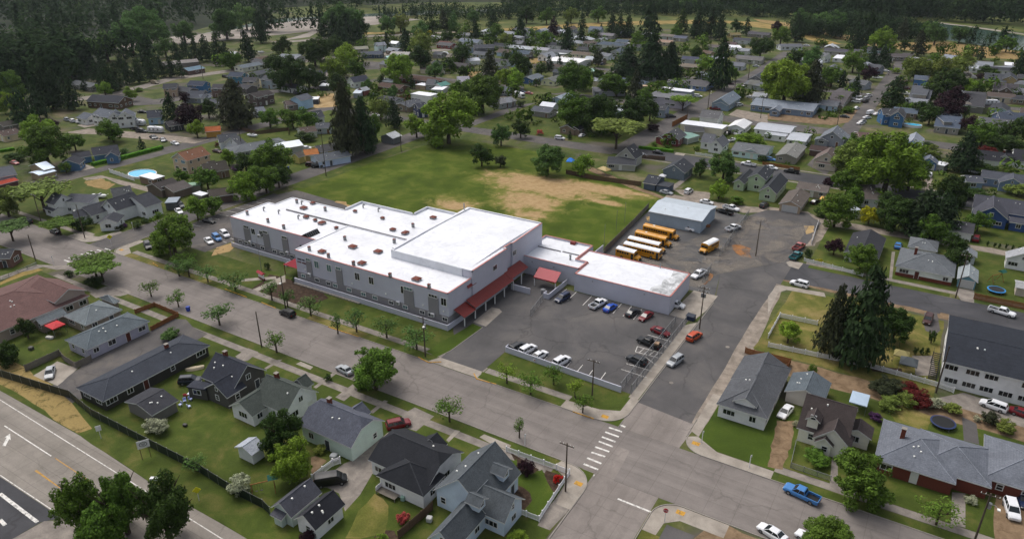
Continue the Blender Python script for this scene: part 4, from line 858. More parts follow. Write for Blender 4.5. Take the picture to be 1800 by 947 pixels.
def vehicle_protos():
    D = {}
    def mk(L, W, st, cab, wheels, wr=.34, extra=None, rail=False):
        b = {'b': MB('carpaint'), 'g': MB('glass')}; loft(b['b'], [(x * L, w_ * W / 2, z0, z1) for x, w_, z0, z1 in st])
        if cab: cabin(b, *cab)
        parts = []
        if extra: extra(b, parts)
        if rail:
            for s in (-1, 1): b['b'].tube((cab[4] + .1, s * cab[6] * .9, cab[7] + .1), (cab[5] - .1, s * cab[6] * .9, cab[7] + .1), .03, .03, 4)
        wm = MB(['tyre', 'rim']); M = Matrix.Rotation(math.pi / 2, 4, 'X'); wm.cyl(0, 0, -.11, .11, wr, wr, 16, 0, M); wm.cyl(0, 0, -.125, .125, wr * .62, wr * .62, 12, 1, M); wme = wm.mesh('wheel')
        parts = [('body', b['b'].mesh('body'), (0, 0, 0), True), ('window', b['g'].mesh('window'), (0, 0, 0), False)] + parts
        for x in wheels:
            for s in (-1, 1): parts.append(('wheel', wme, (x, s * (W / 2 - .1), wr), False))
        hl = MB('lamp_white'); hl.box(-.03, -.18, -.08, .05, .18, .08); hm = hl.mesh('headlight'); tl = MB('tail_red'); tl.box(-.05, -.13, -.12, .03, .13, .12); tm = tl.mesh('tail_light')
        zf = st[-1][3] - .08; zt_ = st[0][3] - .12
        for s in (-1, 1): parts.append(('headlight', hm, (L / 2 - .03, s * W * .32, zf), False)); parts.append(('tail_light', tm, (-L / 2 + .02, s * W * .36, zt_), False))
        return parts
    D['sedan'] = mk(4.7, 1.82, [(-.5, .8, .35, .8), (-.47, .93, .26, .98), (-.3, 1, .22, 1.0), (0, 1, .2, .95), (.22, 1, .22, .92), (.4, .97, .24, .8), (.48, .88, .26, .68), (.5, .76, .35, .6)], (-1.75, 1.15, .8, .93, -1.0, .35, .6, 1.42, (.5,)), (-1.4, 1.45))
    D['suv'] = mk(4.7, 1.9, [(-.5, .86, .4, 1.0), (-.48, .95, .3, 1.12), (-.3, 1, .26, 1.12), (0, 1, .24, 1.08), (.22, 1, .26, 1.05), (.42, .96, .28, .95), (.49, .88, .3, .8), (.5, .8, .4, .7)], (-2.25, 1.2, .84, 1.06, -2.0, .45, .68, 1.68, (.35, .68)), (-1.4, 1.45), .37, None, True)
    def bed(b, parts):
        for s in (-1, 1): b['b'].box(-2.85, s * .93 - .06, .6, -.75, s * .93 + .06, 1.12)
        b['b'].box(-2.9, -.9, .6, -2.8, .9, 1.1); q = MB('black'); q.box(-2.8, -.87, .62, -.75, .87, .68); parts.append(('bed', q.mesh('bed'), (0, 0, 0), False))
    st = [(-.5, .93, .45, .62), (-.47, .98, .4, .62), (-.14, 1, .38, .62), (-.13, 1, .38, 1.14), (.2, 1, .36, 1.12), (.24, 1, .36, 1.1), (.44, .97, .38, 1.04), (.49, .92, .42, .9), (.5, .84, .45, .8)]
    D['pickup'] = mk(5.8, 1.98, st, (-.7, 1.45, .86, 1.1, -.5, .75, .7, 1.78, (.5,)), (-1.75, 1.85), .4, bed)
    D['van'] = mk(5.4, 2.0, [(-.5, .93, .4, 1.95), (-.48, .98, .35, 2.05), (0, 1, .33, 2.08), (.2, 1, .33, 2.05), (.3, 1, .33, 1.6), (.36, 1, .33, 1.2), (.46, .95, .35, 1.0), (.5, .85, .42, .8)], (1.0, 2.0, .86, 1.2, .85, 1.1, .72, 1.95, ()), (-1.7, 1.75), .37)
    def cv(b, parts):
        for s in (-1, 1): b['g'].box(-2.0, s * .985 - .02, 1.25, .6, s * .985 + .02, 1.75)
    D['passenger_van'] = mk(5.4, 2.0, [(-.5, .93, .4, 1.95), (-.48, .98, .35, 2.0), (0, 1, .33, 2.02), (.2, 1, .33, 2.0), (.3, 1, .33, 1.6), (.36, 1, .33, 1.2), (.46, .95, .35, 1.0), (.5, .85, .42, .8)], (1.0, 2.0, .86, 1.2, .85, 1.1, .72, 1.9, ()), (-1.7, 1.75), .37, cv)
    def tr(b, parts):
        for s in (-1, 1):
            for x in (-2.3, -.4, 1.7): b['g'].box(x - .45, s * 1.18 - .03, 1.5, x + .45, s * 1.18 + .03, 2.1)
            q = MB('black'); q.box(-3.3, s * 1.2 - .02, .95, 3.3, s * 1.2 + .02, 1.15); parts.append(('stripe', q.mesh('stripe'), (0, 0, 0), False))
        b['b'].box(-.5, -.4, 2.84, .5, .4, 3.05); b['b'].tube((3.4, 0, .5), (4.6, 0, .5), .06, .06, 4)
    D['trailer'] = mk(7.2, 2.4, [(-.5, .95, .5, 2.7), (-.48, 1, .45, 2.8), (.35, 1, .45, 2.8), (.46, 1, .5, 2.4), (.5, .93, .8, 1.9)], None, (-.5, .4), .34, tr)
    def mh(b, parts):
        tr(b, parts); b['g'].box(3.92, -1.0, 1.3, 4.12, 1.0, 2.2)
    D['motorhome'] = mk(8.2, 2.4, [(-.5, .95, .5, 2.8), (-.48, 1, .45, 2.9), (.4, 1, .45, 2.9), (.47, 1, .45, 2.7), (.495, .97, .5, 1.4), (.5, .9, .6, 1.1)], None, (-2.2, 2.9), .42, mh)
    def bt(b, parts):
        q = MB('black'); q.box(-1.9, -.75, .95, .6, .75, 1.2); parts.append(('cockpit', q.mesh('cockpit'), (0, 0, 0), False))
    D['boat'] = mk(6.0, 2.1, [(-.5, .9, .5, 1.1), (0, 1, .4, 1.15), (.3, .7, .5, 1.25), (.45, .3, .7, 1.3), (.5, .05, .9, 1.35)], (0, .9, .6, 1.15, .1, .5, .5, 1.6, ()), (-.5,), .3, bt)
    return D
VP = vehicle_protos()
CARCOL = {'white': 'dcdde0', 'silver': '9ea2a6', 'grey': '55585c', 'black': '0e0f11', 'dark blue': '1c2a4a', 'blue': '2350b0', 'red': '6c0d18', 'dark red': '3c0c12', 'orange': 'b8451a', 'tan': '8f8470', 'light blue': '3f78b4', 'navy': '1b2230', 'dark grey': '26292d', 'teal': '2a6b70', 'faded red': 'a85a58', 'green': '2c4a36', 'brown': '3f1f1c'}
VN = {'sedan': ('car', 'car', 'car'), 'suv': ('suv', 'suv', 'SUV'), 'pickup': ('pickup_truck', 'pickup truck', 'pickup'), 'van': ('van', 'van', 'van'), 'passenger_van': ('van', 'van', 'van'), 'trailer': ('travel_trailer', 'trailer', 'travel trailer'), 'motorhome': ('motorhome', 'motorhome', 'motorhome'), 'boat': ('motor_boat', 'boat', 'boat')}
VSC = {'trailer': 1}
def vehicle(kind, color, u, v, ang, label=None, group='vehicles parked around the neighbourhood', sc=1.0):
    """ang: heading of the front in degrees, 0 = along the main street (+x)"""
    nm, ct, hd = VN[kind]
    if label is None: label = near_label(f'{color} {hd}', u, v)
    root = empty(nm, (u, v, .03), R_(ang), label, ct, group); c = C(CARCOL[color])
    if sc != 1: root.scale = (sc,) * 3
    for n, me, loc, tint in VP[kind]: ob(n, me, root, c if tint else None, loc)
    return root
def cars(reg, rows):
    for q in rows:
        kind, color, x, y, ang = q[:5]; u, v = P(reg, x, y, .7); vehicle(kind, color, u, v, ang, q[5] if len(q) > 5 else None, *(q[6:7] or ('vehicles parked around the neighbourhood',)))
# ---------------------------------------------------------------- poles, fences
def pole(r, x, y, h=10, label=None, arms=1, lamp=0, trans=0, cat='utility pole', lean=0):
    u, v = P(r, x, y)
    root = empty('utility_pole' if cat == 'utility pole' else 'street_lamp', (u, v, 0), 0, label or near_label('wooden utility pole' if cat == 'utility pole' else 'street lamp pole', u, v, h / 2), cat, 'utility poles along the streets')
    b = MB('wood_pole'); b.cyl(0, 0, -.3, h, .17, .11, 8); b.obj('pole', root)
    for k in range(arms):
        b = MB('wood_pole'); z = h - .4 - k * 1.0; b.box(-1.3, -.17, z, 1.3, -.05, z + .14); a = b.obj('crossarm', root)
        b = MB('lamp_white')
        for xx in (-1.2, -.6, .6, 1.2): b.cyl(xx, -.11, z + .14, z + .36, .06, .04, 6)
        b.obj('insulator', a)
    if lamp:
        b = MB(['galv', 'lamp_white']); s = 1 if lamp > 0 else -1; b.tube((0, 0, h - 2), (s * .8, -.9, h - 1.2), .05, .04, 6); b.tube((s * .8, -.9, h - 1.2), (s * 1.3, -1.5, h - 1.3), .04, .04, 6); b.obj('lamp_arm', root)
        b = MB('lamp_white'); b.box(s * 1.3 - .2, -1.85, -.08 + h - 1.3, s * 1.3 + .2, -1.35, h - 1.2); b.obj('lamp_head', root)
    for k in range(trans):
        b = MB('galv'); b.cyl(.35 - .7 * k, 0, h - 2.7, h - 1.7, .24, .24, 10); b.obj('transformer', root)
    return root
def fence(pts, h, style, label, gap=2.4, group=None, r=None, cat='fence', close=False):
    if r is not None: pts = [P(r, *q) for q in pts]
    root = empty({'chain': 'chain_link_fence', 'vinyl': 'vinyl_fence', 'picket': 'picket_fence', 'wood': 'board_fence', 'cedar': 'board_fence', 'grey': 'board_fence', 'screen': 'screened_fence', 'wall': 'garden_wall', 'post': 'rail_fence'}[style], (*pts[0], 0), 0, label, cat, group)
    o = pts[0]; mat = {'chain': 'galv', 'vinyl': 'white_vinyl', 'picket': 'white_vinyl', 'wood': 'wood_brown', 'cedar': 'cedar', 'grey': 'wood_grey', 'screen': 'galv', 'wall': 'school_wall', 'post': 'wood_grey'}[style]
    for i in range(len(pts) - 1):
        p, q = Vector(pts[i]), Vector(pts[i + 1]); d = q - p; L = d.length; T = Matrix.Translation((p.x - o[0], p.y - o[1], 0)) @ Matrix.Rotation(math.atan2(d.y, d.x), 4, 'Z')
        n = max(1, round(L / gap)); st = L / n
        if style == 'wall':
            b = MB(mat); b.box(0, -.1, -.1, L, .1, h, 0, T); b.obj('panel', root); continue
        if style == 'chain':
            b = MB('galv'); b.box(0, -.03, h - .05, L, .03, h + .02, 0, T); b.box(0, -.02, .05, L, .02, .1, 0, T); b.obj('rail', root)
            b = MB('chain_mesh'); b.add([(0, 0, .08), (L, 0, .08), (L, 0, h - .03), (0, 0, h - .03)], [(0, 1, 2, 3)], 0, T); b.obj('mesh_panel', root)
        elif style == 'screen':
            b = MB('dark_screen'); b.box(0, -.03, .03, L, .03, h, 0, T); b.obj('panel', root)
        elif style == 'post':
            b = MB(mat); b.box(0, -.04, h - .15, L, .04, h, 0, T); b.obj('rail', root)
        elif style in ('wood', 'cedar', 'grey'):
            b = MB(mat); k = max(1, int(L / .22)); s2 = L / k
            for j in range(k): b.box(j * s2 + .012, -.02 - .01 * (j % 2), .03, (j + 1) * s2 - .012, .02, h - .03 * (j * 7 % 3) / 2, 0, T)
            b.box(0, .03, h * .8, L, .09, h * .8 + .1, 0, T); b.box(0, .03, .3, L, .09, .4, 0, T); b.obj('panel', root)
        else:
            b = MB(mat); b.box(0, -.03, h - .12, L, .03, h - .02, 0, T); b.box(0, -.03, .12, L, .03, .24, 0, T)
            if style == 'vinyl': b.box(0, -.03, h - .42, L, .03, h - .34, 0, T)
            k = max(1, int(L / .21)); s2 = L / k
            for j in range(k):
                zt = h - .12 if style == 'vinyl' else h - .02 + .12 * abs(((j * s2 / st) % 1) - .5); b.box((j + .22) * s2, -.02, .2, (j + .78) * s2, .02, zt, 0, T)
            b.obj('panel', root)
        w_ = .045 if style in ('chain', 'screen') else .07
        for k in range(n + (i == len(pts) - 2)):
            b = MB(mat); b.box(k * st - w_, -w_ - .005, -.2, k * st + w_, w_ + .005, h + .12, 0, T)
            if style in ('vinyl', 'picket'): b.box(k * st - w_ - .03, -w_ - .03, h + .12, k * st + w_ + .03, w_ + .03, h + .18, 0, T)
            b.obj('post', root)
    return root
# ---------------------------------------------------------------- the school
def school():
    root = empty('school', (-110, 140, 0), 0, 'long grey school with broad white flat roofs and red covered walkways', 'school')
    LAND.append(('grey school', -115, 125)); LAND.append(('red school walkway', -87, 135)); LAND.append(('white-roofed school annex', -60, 155))
    O = Vector((110, -140, 0)); T = Matrix.Translation(O)
    def B(mats): return MB(mats)
    W = B(['school_wall', 'school_grey']); G = B(['coping']); R = {}
    roofm = MB('membrane')
    def wing(pts, h, z0=-.3, par=.0, roofz=None, wl=True):
        """walls with a coping line; the white roof sits inside the parapet"""
        rz0 = roofz if roofz else h - .1; W.prism(pts, z0, min(h - .12, rz0 - .06), 0, T)
        n = len(pts); a = sum(pts[i][0] * pts[(i + 1) % n][1] - pts[(i + 1) % n][0] * pts[i][1] for i in range(n))
        if a < 0: pts = pts[::-1]
        rz = roofz if roofz else h - .1
        q = inset(pts, .32); roofm.prism(q, rz - .04, rz, 0, T)
        for i in range(n):
            p, s = Vector(pts[i]), Vector(pts[(i + 1) % n]); d = s - p; L = d.length; Mx = T @ Matrix.Translation((p.x, p.y, 0)) @ Matrix.Rotation(math.atan2(d.y, d.x), 4, 'Z')
            W.box(0, .0, min(h - .13, rz0 - .06), L, .3, h - .03, 0, Mx)
            (G if (d.x > 0 and abs(d.x) > abs(d.y) and (h < 10 or p.x > -94)) or (d.y > 0 and abs(d.y) > abs(d.x) and p.x > -100) or h < 6 or (d.x > 0 and h < 10) else roofm).box(-.06, -.07, h - .03, L + .06, .3, h + .06, 0, Mx)
    def inset(pts, k):
        n = len(pts); o = []
        for i in range(n):
            a, b, c = Vector(pts[i - 1]), Vector(pts[i]), Vector(pts[(i + 1) % n]); d1 = (b - a).normalized(); d2 = (c - b).normalized()
            n1 = Vector((-d1.y, d1.x)); n2 = Vector((-d2.y, d2.x)); m_ = (n1 + n2); m_ = m_ / max(.3, m_.dot(n1)); o.append((b.x + m_.x * k, b.y + m_.y * k))
        return o
    H = 9.0
    wing([(-140.2, 120.4), (-90.6, 120.4), (-90.6, 131.2), (-115.2, 131.2), (-115.2, 140.7), (-140.2, 140.7)], H)
    wing([(-175, 128.2), (-146.6, 128.2), (-140.2, 128.2), (-140.2, 140.75), (-115.25, 140.75), (-115.25, 163.8), (-129.6, 163.8), (-129.6, 157.3), (-149.9, 157.3), (-149.9, 149.8), (-172, 149.8), (-172, 142.7), (-175, 142.7)], H - .02)
    # gym: taller hall
    wing([(-115.15, 130), (-90.2, 130), (-90.2, 146), (-91.2, 146), (-91.2, 149.4), (-90.7, 149.4), (-91.2, 166.2), (-116.2, 166.2)], 11.0, roofz=10.72)
    wing([(-92.9, 155.6), (-74.3, 155.6), (-74.3, 160.8), (-77.7, 160.8), (-77.7, 171.4), (-92.9, 171.4)], 5.2, roofz=4.7)
    wing([(-72.6 - 1.6, 153), (-48.5, 153), (-48.7, 168.3), (-77.6, 168.3), (-77.6, 160.85), (-74.25, 160.85)], 4.9)
    b = MB('membrane_worn'); b.prism([(-54.2, 153.5), (-48.9, 153.5), (-49.1, 167.9), (-53, 167.9), (-52.4, 164), (-53.4, 161), (-52.8, 158.5), (-54.4, 156)], 4.79, 4.815, 0, T); b.obj('roof_repair', root)
    # parapets and raised ridge lines on the back roofs
    P2 = MB('membrane')
    for x0, y0, x1, y1 in ((-149.6, 156.9, -129.9, 157.2), (-129.3, 163.4, -116, 163.7), (-129.5, 157.3, -129.2, 163.5), (-149.8, 150, -149.5, 157)): P2.box(x0, y0, H - .1, x1, y1, H + .55, 0, T)
    P2.box(-115.9, 131.2, 10.7, -115.3, 165.8, 11.1, 0, T)
    P2.box(-115.25, 129.85, 8.9, -93.2, 129.99, 10.95, 0, T)
    vs = []; fs = []                                             # the hall's roof is a very shallow vault
    for i in range(13):
        a = i / 12; y = 132.5 + 31.5 * a; z = 10.74 + .42 * math.sin(math.pi * a); vs += [(-114.2 - .8 * a, y, z), (-92.0, y, z)]
    for i in range(12): fs.append((2 * i, 2 * i + 1, 2 * i + 3, 2 * i + 2))
    P2.add(vs, fs, 0, T); n = len(vs); P2.add([vs[2 * i] for i in range(13)] + [(vs[2 * i][0], vs[2 * i][1], 10.7) for i in range(13)], [(i, i + 1, 14 + i, 13 + i) for i in range(12)], 0, T); P2.add([vs[2 * i + 1] for i in range(13)] + [(vs[2 * i + 1][0], vs[2 * i + 1][1], 10.7) for i in range(13)], [(i, 13 + i, 14 + i, i + 1) for i in range(12)], 0, T)
    P2.obj('parapet', root)
    for x0, y0, x1, y1, z in ((-165, 140.62, -116.6, 140.92, H), (-116.2, 131.25, -94, 131.5, H), (-91.5, 163.8, -84, 164.05, 4.7), (-83.5, 164, -78.5, 164.2, 4.7)):
        b = MB('school_grey'); b.box(x0, y0, z - .1, x1, y1, z + .28, 0, T); b.obj('roof_seam', root)
    W.obj('wall', root); G.obj('coping', root); ro = roofm.obj('roof', root)
    # low ramp wall along the front, grey recessed band behind it
    b = MB('school_wall'); b.box(-140.2, 118.95, -.2, -90.0, 119.25, 1.45, 0, T); b.box(-90.25, 119.25, -.2, -89.95, 126.2, 1.45, 0, T); b.box(-174.8, 126.9, -.2, -150, 127.2, 1.3, 0, T); b.box(-150.2, 125, -.2, -149.9, 127.2, 1.0, 0, T); b.obj('ramp_wall', root)
    b = MB('kerb_concrete'); b.box(-140.1, 119.25, -.1, -90.25, 120.35, .6, 0, T); b.box(-174.7, 127.2, -.1, -146, 128.1, .4, 0, T); b.box(-140, 118.4, -.1, -117, 118.95, .3, 0, T); b.obj('ramp_floor', root)
    b = MB('school_grey'); b.box(-140.15, 120.32, .3, -90.55, 120.45, 2.9, 0, T); b.box(-90.66, 120.4, .3, -90.53, 127.5, 2.9, 0, T); b.box(-174.9, 128.12, .2, -146.6, 128.25, 2.6, 0, T)
    for x, w_ in ((-135.4, 1.9), (-124.8, 2.2), (-102.3, 3.0), (-94.9, 3.0)): b.box(x - w_ / 2, 120.26, 2.8, x + w_ / 2, 120.42, 7.0, 0, T)
    for x, w_ in ((-168.3, 2.6), (-160.3, 2.6), (-152.6, 2.4)): b.box(x - w_ / 2, 128.06, 2.5, x + w_ / 2, 128.22, 6.8, 0, T)
    b.obj('grey_panel', root)
    def win(x, y, z, w_, h, kind=0, rot=0): ob('window', window_mesh(w_, h, kind), root, None, (x + 110, y - 140, z), rot)
    for x, k in ((-132.6, 2), (-128.2, 2), (-118.6, 0), (-114.0, 0), (-103.9, 0), (-91.9, 0)): win(x, 120.38, 5.5, 1.7, 2.1, k)
    for x, w_, k in ((-135.4, 1.7, 2), (-124.8, 1.9, 2), (-102.3, 2.7, 2), (-94.9, 2.7, 0)): win(x, 120.25, 6.9, w_, .9, k)
    for x, k in ((-138, 2), (-133, 0), (-129, 0), (-126.6, 2), (-121.8, 2), (-117, 2), (-113.2, 2), (-108, 0), (-103.6, 2), (-98.4, 0), (-95.9, 0), (-91.7, 0)): win(x, 120.3, 1.5, 1.6, 1.1, k)
    for x in (-165.6, -162.2): win(x, 128.18, 5.3, 1.7, 1.9)
    for x, w_ in ((-168.3, 2.2), (-160.3, 2.2), (-152.6, 2.2)): win(x, 128.05, 6.7, w_, .9)
    for x in (-172, -169.5, -166.5, -162.5, -157.5, -154.5, -150.5): win(x, 128.1, 1.2, 1.7, 1.1)
    for y, z in ((140, 7.2), (150.5, 7.3)): win(-90.2 if y < 146 else -90.72, y, z, 1.9, 1.5, 0, math.pi / 2)
    b = MB(['white_vinyl', 'galv'])
    for i, (x, z) in enumerate(((-135.4, 2.6), (-105.6, 2.3), (-95.1, 1.9))):
        b = MB(['white_vinyl', 'galv']); b.box(x - .45, 119.75, z, x + .45, 120.24, z + .85, 0, T); b.box(x - .38, 119.7, z + .06, x + .38, 119.76, z + .78, 1, T); b.obj('air_conditioner', root)
    for x, z in ((-167.3, 2.2), (-152, 2.2), (-162.8, 5.1)):
        b = MB(['white_vinyl', 'galv']); b.box(x - .45, 127.5, z, x + .45, 128.05, z + .85, 0, T); b.box(x - .38, 127.45, z + .06, x + .38, 127.51, z + .78, 1, T); b.obj('air_conditioner', root)
    # name board on the front wall: two lines of lettering
    def text(body, x, y, z, size, mat, rot=(math.pi / 2, 0, 0), par=root, off=True, name='lettering'):
        cu = bpy.data.curves.new(name, 'FONT'); cu.body = body; cu.size = size; cu.align_x = 'CENTER'; cu.extrude = .02; cu.resolution_u = 2
        to = bpy.data.objects.new(name, cu); COL.objects.link(to); cu.materials.append(MATS[mat]); me = bpy.data.meshes.new_from_object(to); bpy.data.objects.remove(to); to = ob(name, me, par, None, (x + 110, y - 140, z) if off else (x, y, z)); to.rotation_euler = rot; return to
    global TEXT; TEXT = text
    b = MB('school_wall'); b.box(-139.6, 120.3, 4.6, -136.4, 120.42, 7.4, 0, T); sg = b.obj('name_board', root)
    for z, mat, w_ in ((6.55, 'black', 2.6), (5.7, 'red_metal', 3.0)):   # lettering too worn to read: rows of raised strokes
        b = MB(mat); rr = random.Random(int(z * 10)); x = -138 - w_ / 2
        while x < -138 + w_ / 2:
            b.box(x, 120.22, z, x + .13, 120.3, z + .36, 0, T); b.box(x, 120.22, z + (.3 if rr.random() < .5 else .14), x + .22, 120.298, z + .36 if 0 else z + .2 + .16, 0, T); x += .3 if rr.random() > .12 else .55
        b.obj('lettering', sg)
    # skylights, vents
    for r, x, y, w_, d_ in [(41, 330, 60, 1.7, 1.5), (41, 650, 10, 1.9, 1.6), (41, 915, 60, 1.9, 1.6), (41, 745, 180, 1.7, 1.6), (41, 1315, 345, 1.9, 1.6), (38, 850, 200, 1.8, 1.6), (38, 945, 150, 1.2, 1.2), (38, 1040, 355, 1.5, 1.9), (38, 875, 295, 1.4, 1.1), (38, 970, 328, .9, .8), (38, 1190, 408, .9, .8), (38, 1385, 235, 1.0, .8), (39, 428, 307, 1.0, .8), (39, 535, 425, 1.4, 1.2), (39, 665, 458, 1.4, 1.9), (39, 955, 300, 1.6, 1.3)]:
        u, v = P(r, x, y, H + .5); z = H - .1; b = MB(['galv', 'rust']); M = T @ Matrix.Translation((u, v, 0))
        b.box(-w_ / 2, -d_ / 2, z, w_ / 2, d_ / 2, z + .55, 0, M); e = .15
        b.add([(-w_ / 2 - e, -d_ / 2 - e, z + .5), (w_ / 2 + e, -d_ / 2 - e, z + .5), (w_ / 2 + e, d_ / 2 + e, z + .5), (-w_ / 2 - e, d_ / 2 + e, z + .5), (-w_ / 3, -d_ / 3, z + .8), (w_ / 3, -d_ / 3, z + .8), (w_ / 3, d_ / 3, z + .8), (-w_ / 3, d_ / 3, z + .8)],
              [(0, 1, 5, 4), (1, 2, 6, 5), (2, 3, 7, 6), (3, 0, 4, 7), (4, 5, 6, 7), (3, 2, 1, 0)], 1, M); b.obj('roof_vent', ro)
    for r, x, y in [(41, 200, 45), (41, 400, 120), (41, 660, 200), (41, 1040, 325), (41, 1445, 440), (38, 265, 265), (38, 480, 345), (38, 645, 410), (38, 780, 145), (38, 1280, 530), (39, 745, 395), (39, 550, 560), (38, 1075, 225)]:
        u, v = P(r, x, y + 12, H); b = MB(['galv', 'rust']); M = T @ Matrix.Translation((u, v, 0)); b.box(-.28, -.28, H - .1, .28, .28, H + 1.0, 0, M); b.box(-.34, -.34, H + 1.0, .34, .34, H + 1.1, 1, M); b.cyl(.5, .1, H - .1, H + 1.3, .05, .05, 6, 0, M); b.obj('chimney_pipe', ro)
    for r, x, y in [(38, 435, 225), (38, 590, 255), (38, 795, 310), (38, 830, 160), (39, 228, 195), (39, 385, 235)]:
        u, v = P(r, x, y + 12, H); b = MB('galv'); a = Vector((u + 110, v - 140, H - .1)); b.tube(a, a + Vector((0, 0, 1.0)), .2, .2, 8); b.tube(a + Vector((0, 0, .95)), a + Vector((.35, 0, 1.3)), .2, .2, 8); b.tube(a + Vector((.3, 0, 1.28)), a + Vector((.75, 0, 1.05)), .2, .22, 8); b.obj('duct', ro)
    for x, y, z, h, rd in ((-115.8, 163.6, 11, 1.9, .16), (-79.3, 160.5, 4.7, 1.3, .28), (-56.6, 167.6, 4.8, 1.2, .12), (-104, 150, 10.7, .3, .2)): b = MB('galv'); b.cyl(x, y, z, z + h, rd, rd, 8, 0, T); b.cyl(x, y, z + h, z + h + .15, rd * 1.3, rd * 1.3, 8, 0, T); b.obj('chimney_pipe', ro)
    b = MB('red_metal'); b.box(-84.2, 170, 4.7, -82.8, 171, 5.5, 0, T); b.obj('roof_vent', ro)
    # greenhouse skylight over the entrance in the front corner
    b = MB(['black', 'galv']); x0, x1, y0, y1 = -146.8, -143.0, 128.3, 132.6
    b.add([(x0, y0, 8.6), (x1 - 1, y0, 10.1), (x1, y0, 8.9), (x0, y1, 8.6), (x1 - 1, y1, 10.1), (x1, y1, 8.9)], [(0, 1, 4, 3), (1, 2, 5, 4), (0, 2, 1), (3, 4, 5)], 0, T)
    for k in range(7): y = y0 + (y1 - y0) * k / 6; b.box(x1 - 1.05, y - .06, 9.9, x1 - .95, y + .06, 10.2, 1, T); b.tube(Vector((x1 - 1 + 110, y - 140, 10.13)), Vector((x1 + 110, y - 140, 8.93)), .06, .06, 4, 1)
    b.obj('skylight', root)
    b = MB('black'); b.box(-146.6, 127.9, .2, -140.4, 128.1, 6.2, 0, T); b.obj('entrance_recess', root)
    # red canvas canopy at the corner entrance
    b = MB('red_awning'); t_ = [(-146.5, 121.2, 3.0), (-140.3, 121.2, 3.0), (-140.3, 127.6, 3.0), (-146.5, 127.6, 3.0), (-140.5, 124.4, 6.2)]
    b.add(t_, [(0, 1, 4), (1, 2, 4), (2, 3, 4), (3, 0, 4)], 0, T); b.obj('canopy', root)
    for x, y in ((-146.3, 121.4), (-146.3, 127.4)): b = MB('rust'); b.box(x - .08, y - .08, 0, x + .08, y + .08, 3.0, 0, T); b.obj('post', root)
    # covered walkway down the east side: three stepped red metal roofs
    def slope(y0, y1, zt, zl, x0=-90.6, x1=-87.6):
        b = MB(['red_metal', 'galv']); k = int((y1 - y0) / .45)
        b.add([(x0, y0, zt), (x1, y0, zl), (x1, y1, zl), (x0, y1, zt), (x0, y0, zt - .14), (x1, y0, zl - .14), (x1, y1, zl - .14), (x0, y1, zt - .14)], [(0, 1, 2, 3), (7, 6, 5, 4), (4, 5, 1, 0), (6, 7, 3, 2)], 0, T); b.add([(x1, y0, zl), (x1, y0, zl - .2), (x1, y1, zl - .2), (x1, y1, zl)], [(0, 1, 2, 3)], 1, T)
        for i in range(k + 1): y = y0 + (y1 - y0) * i / k; b.tube(Vector((x0 + 110, y - 140, zt + .02)), Vector((x1 + 110, y - 140, zl + .02)), .03, .03, 4, 0)
        return b.obj('walkway_roof', root)
    slope(122.3, 127.2, 4.0, 2.7, -90.5, -87.4); slope(126.9, 144.6, 4.6, 3.2, -90.1, -87.4); slope(144.3, 152.9, 4.9, 3.5, -90.6, -87.9)
    b = MB(['red_metal', 'coping']); b.add([(-91.0, 131.5, 8.2), (-90.1, 131.5, 7.2), (-90.1, 128, 7.2), (-91.0, 128, 8.2)], [(0, 1, 2, 3)], 0, T); b.obj('side_roof', root)
    for i, y in enumerate((122.8, 127.3, 131.9, 136.1, 140.6, 145, 149.2)): b = MB('trim'); b.box(-87.95, y - .11, 0, -87.73, y + .11, 3.1 if i else 2.7, 0, T); b.obj('post', root)
    b = MB('school_grey'); b.box(-90.55, 127.6, .2, -90.15, 131, 1.2, 0, T); b.obj('wall_base', root)
    # walled courtyard with a second awning
    b = MB('school_wall'); b.box(-88.6, 145.1, -.2, -82.9, 145.3, 1.7, 0, T); b.box(-79, 145.1, -.2, -77.5, 145.3, 1.5, 0, T); b.box(-77.6, 145.3, -.2, -77.4, 155.5, 1.5, 0, T); b.box(-79.0, 145.3, -.2, -78.8, 146.6, 1.5, 0, T); b.obj('courtyard_wall', root)
    b = MB('red_awning'); b.add([(-84.9, 153.4, 4.1), (-78.3, 153.4, 4.1), (-78.0, 149.9, 2.7), (-84.6, 149.9, 2.7), (-84.9, 153.4, 4.0), (-78.3, 153.4, 4.0), (-78.0, 149.9, 2.4), (-84.6, 149.9, 2.4)], [(3, 2, 1, 0), (4, 5, 6, 7), (3, 7, 6, 2), (0, 4, 7, 3), (2, 6, 5, 1)], 0, T); b.obj('awning', root)
    for x in (-84.4, -78.2): b = MB('trim'); b.box(x - .09, 150, 0, x + .09, 150.2, 2.5, 0, T); b.obj('post', root)
    b = MB('galv'); b.cyl(-80.2, 147.2, 0, 1.3, .65, .65, 14, 0, T); b.cyl(-80.2, 147.2, 1.3, 1.5, .5, .3, 14, 0, T); b.obj('tank', root)
    b = MB('black'); b.box(-88.9, 152.7, .1, -86, 152.9, 2.4, 0, T) if 0 else b.box(-86.9, 155.45, .1, -85.9, 155.6, 2.2, 0, T); b.obj('door', root)
    b = MB('school_wall'); b.box(-77.7, 171.2, -.2, -77.5, 178, 3, 0, T); b.obj('screen_wall', root)
    for x, y, z in ((-88.2, 155.5, 3.9), (-81.6, 155.5, 3.9), (-69, 152.9, 3.9), (-55, 152.9, 3.9)): b = MB('galv'); b.box(x - .15, y - .15, z, x + .15, y + .05, z + .2, 0, T); b.obj('wall_light', root)
    for x in (-137, -120.5, -109.5, -98, -92): b = MB('lamp_white'); b.box(x - .15, 120.15, 4.0, x + .15, 120.36, 4.25, 0, T); b.obj('wall_light', root)
    return root
school()
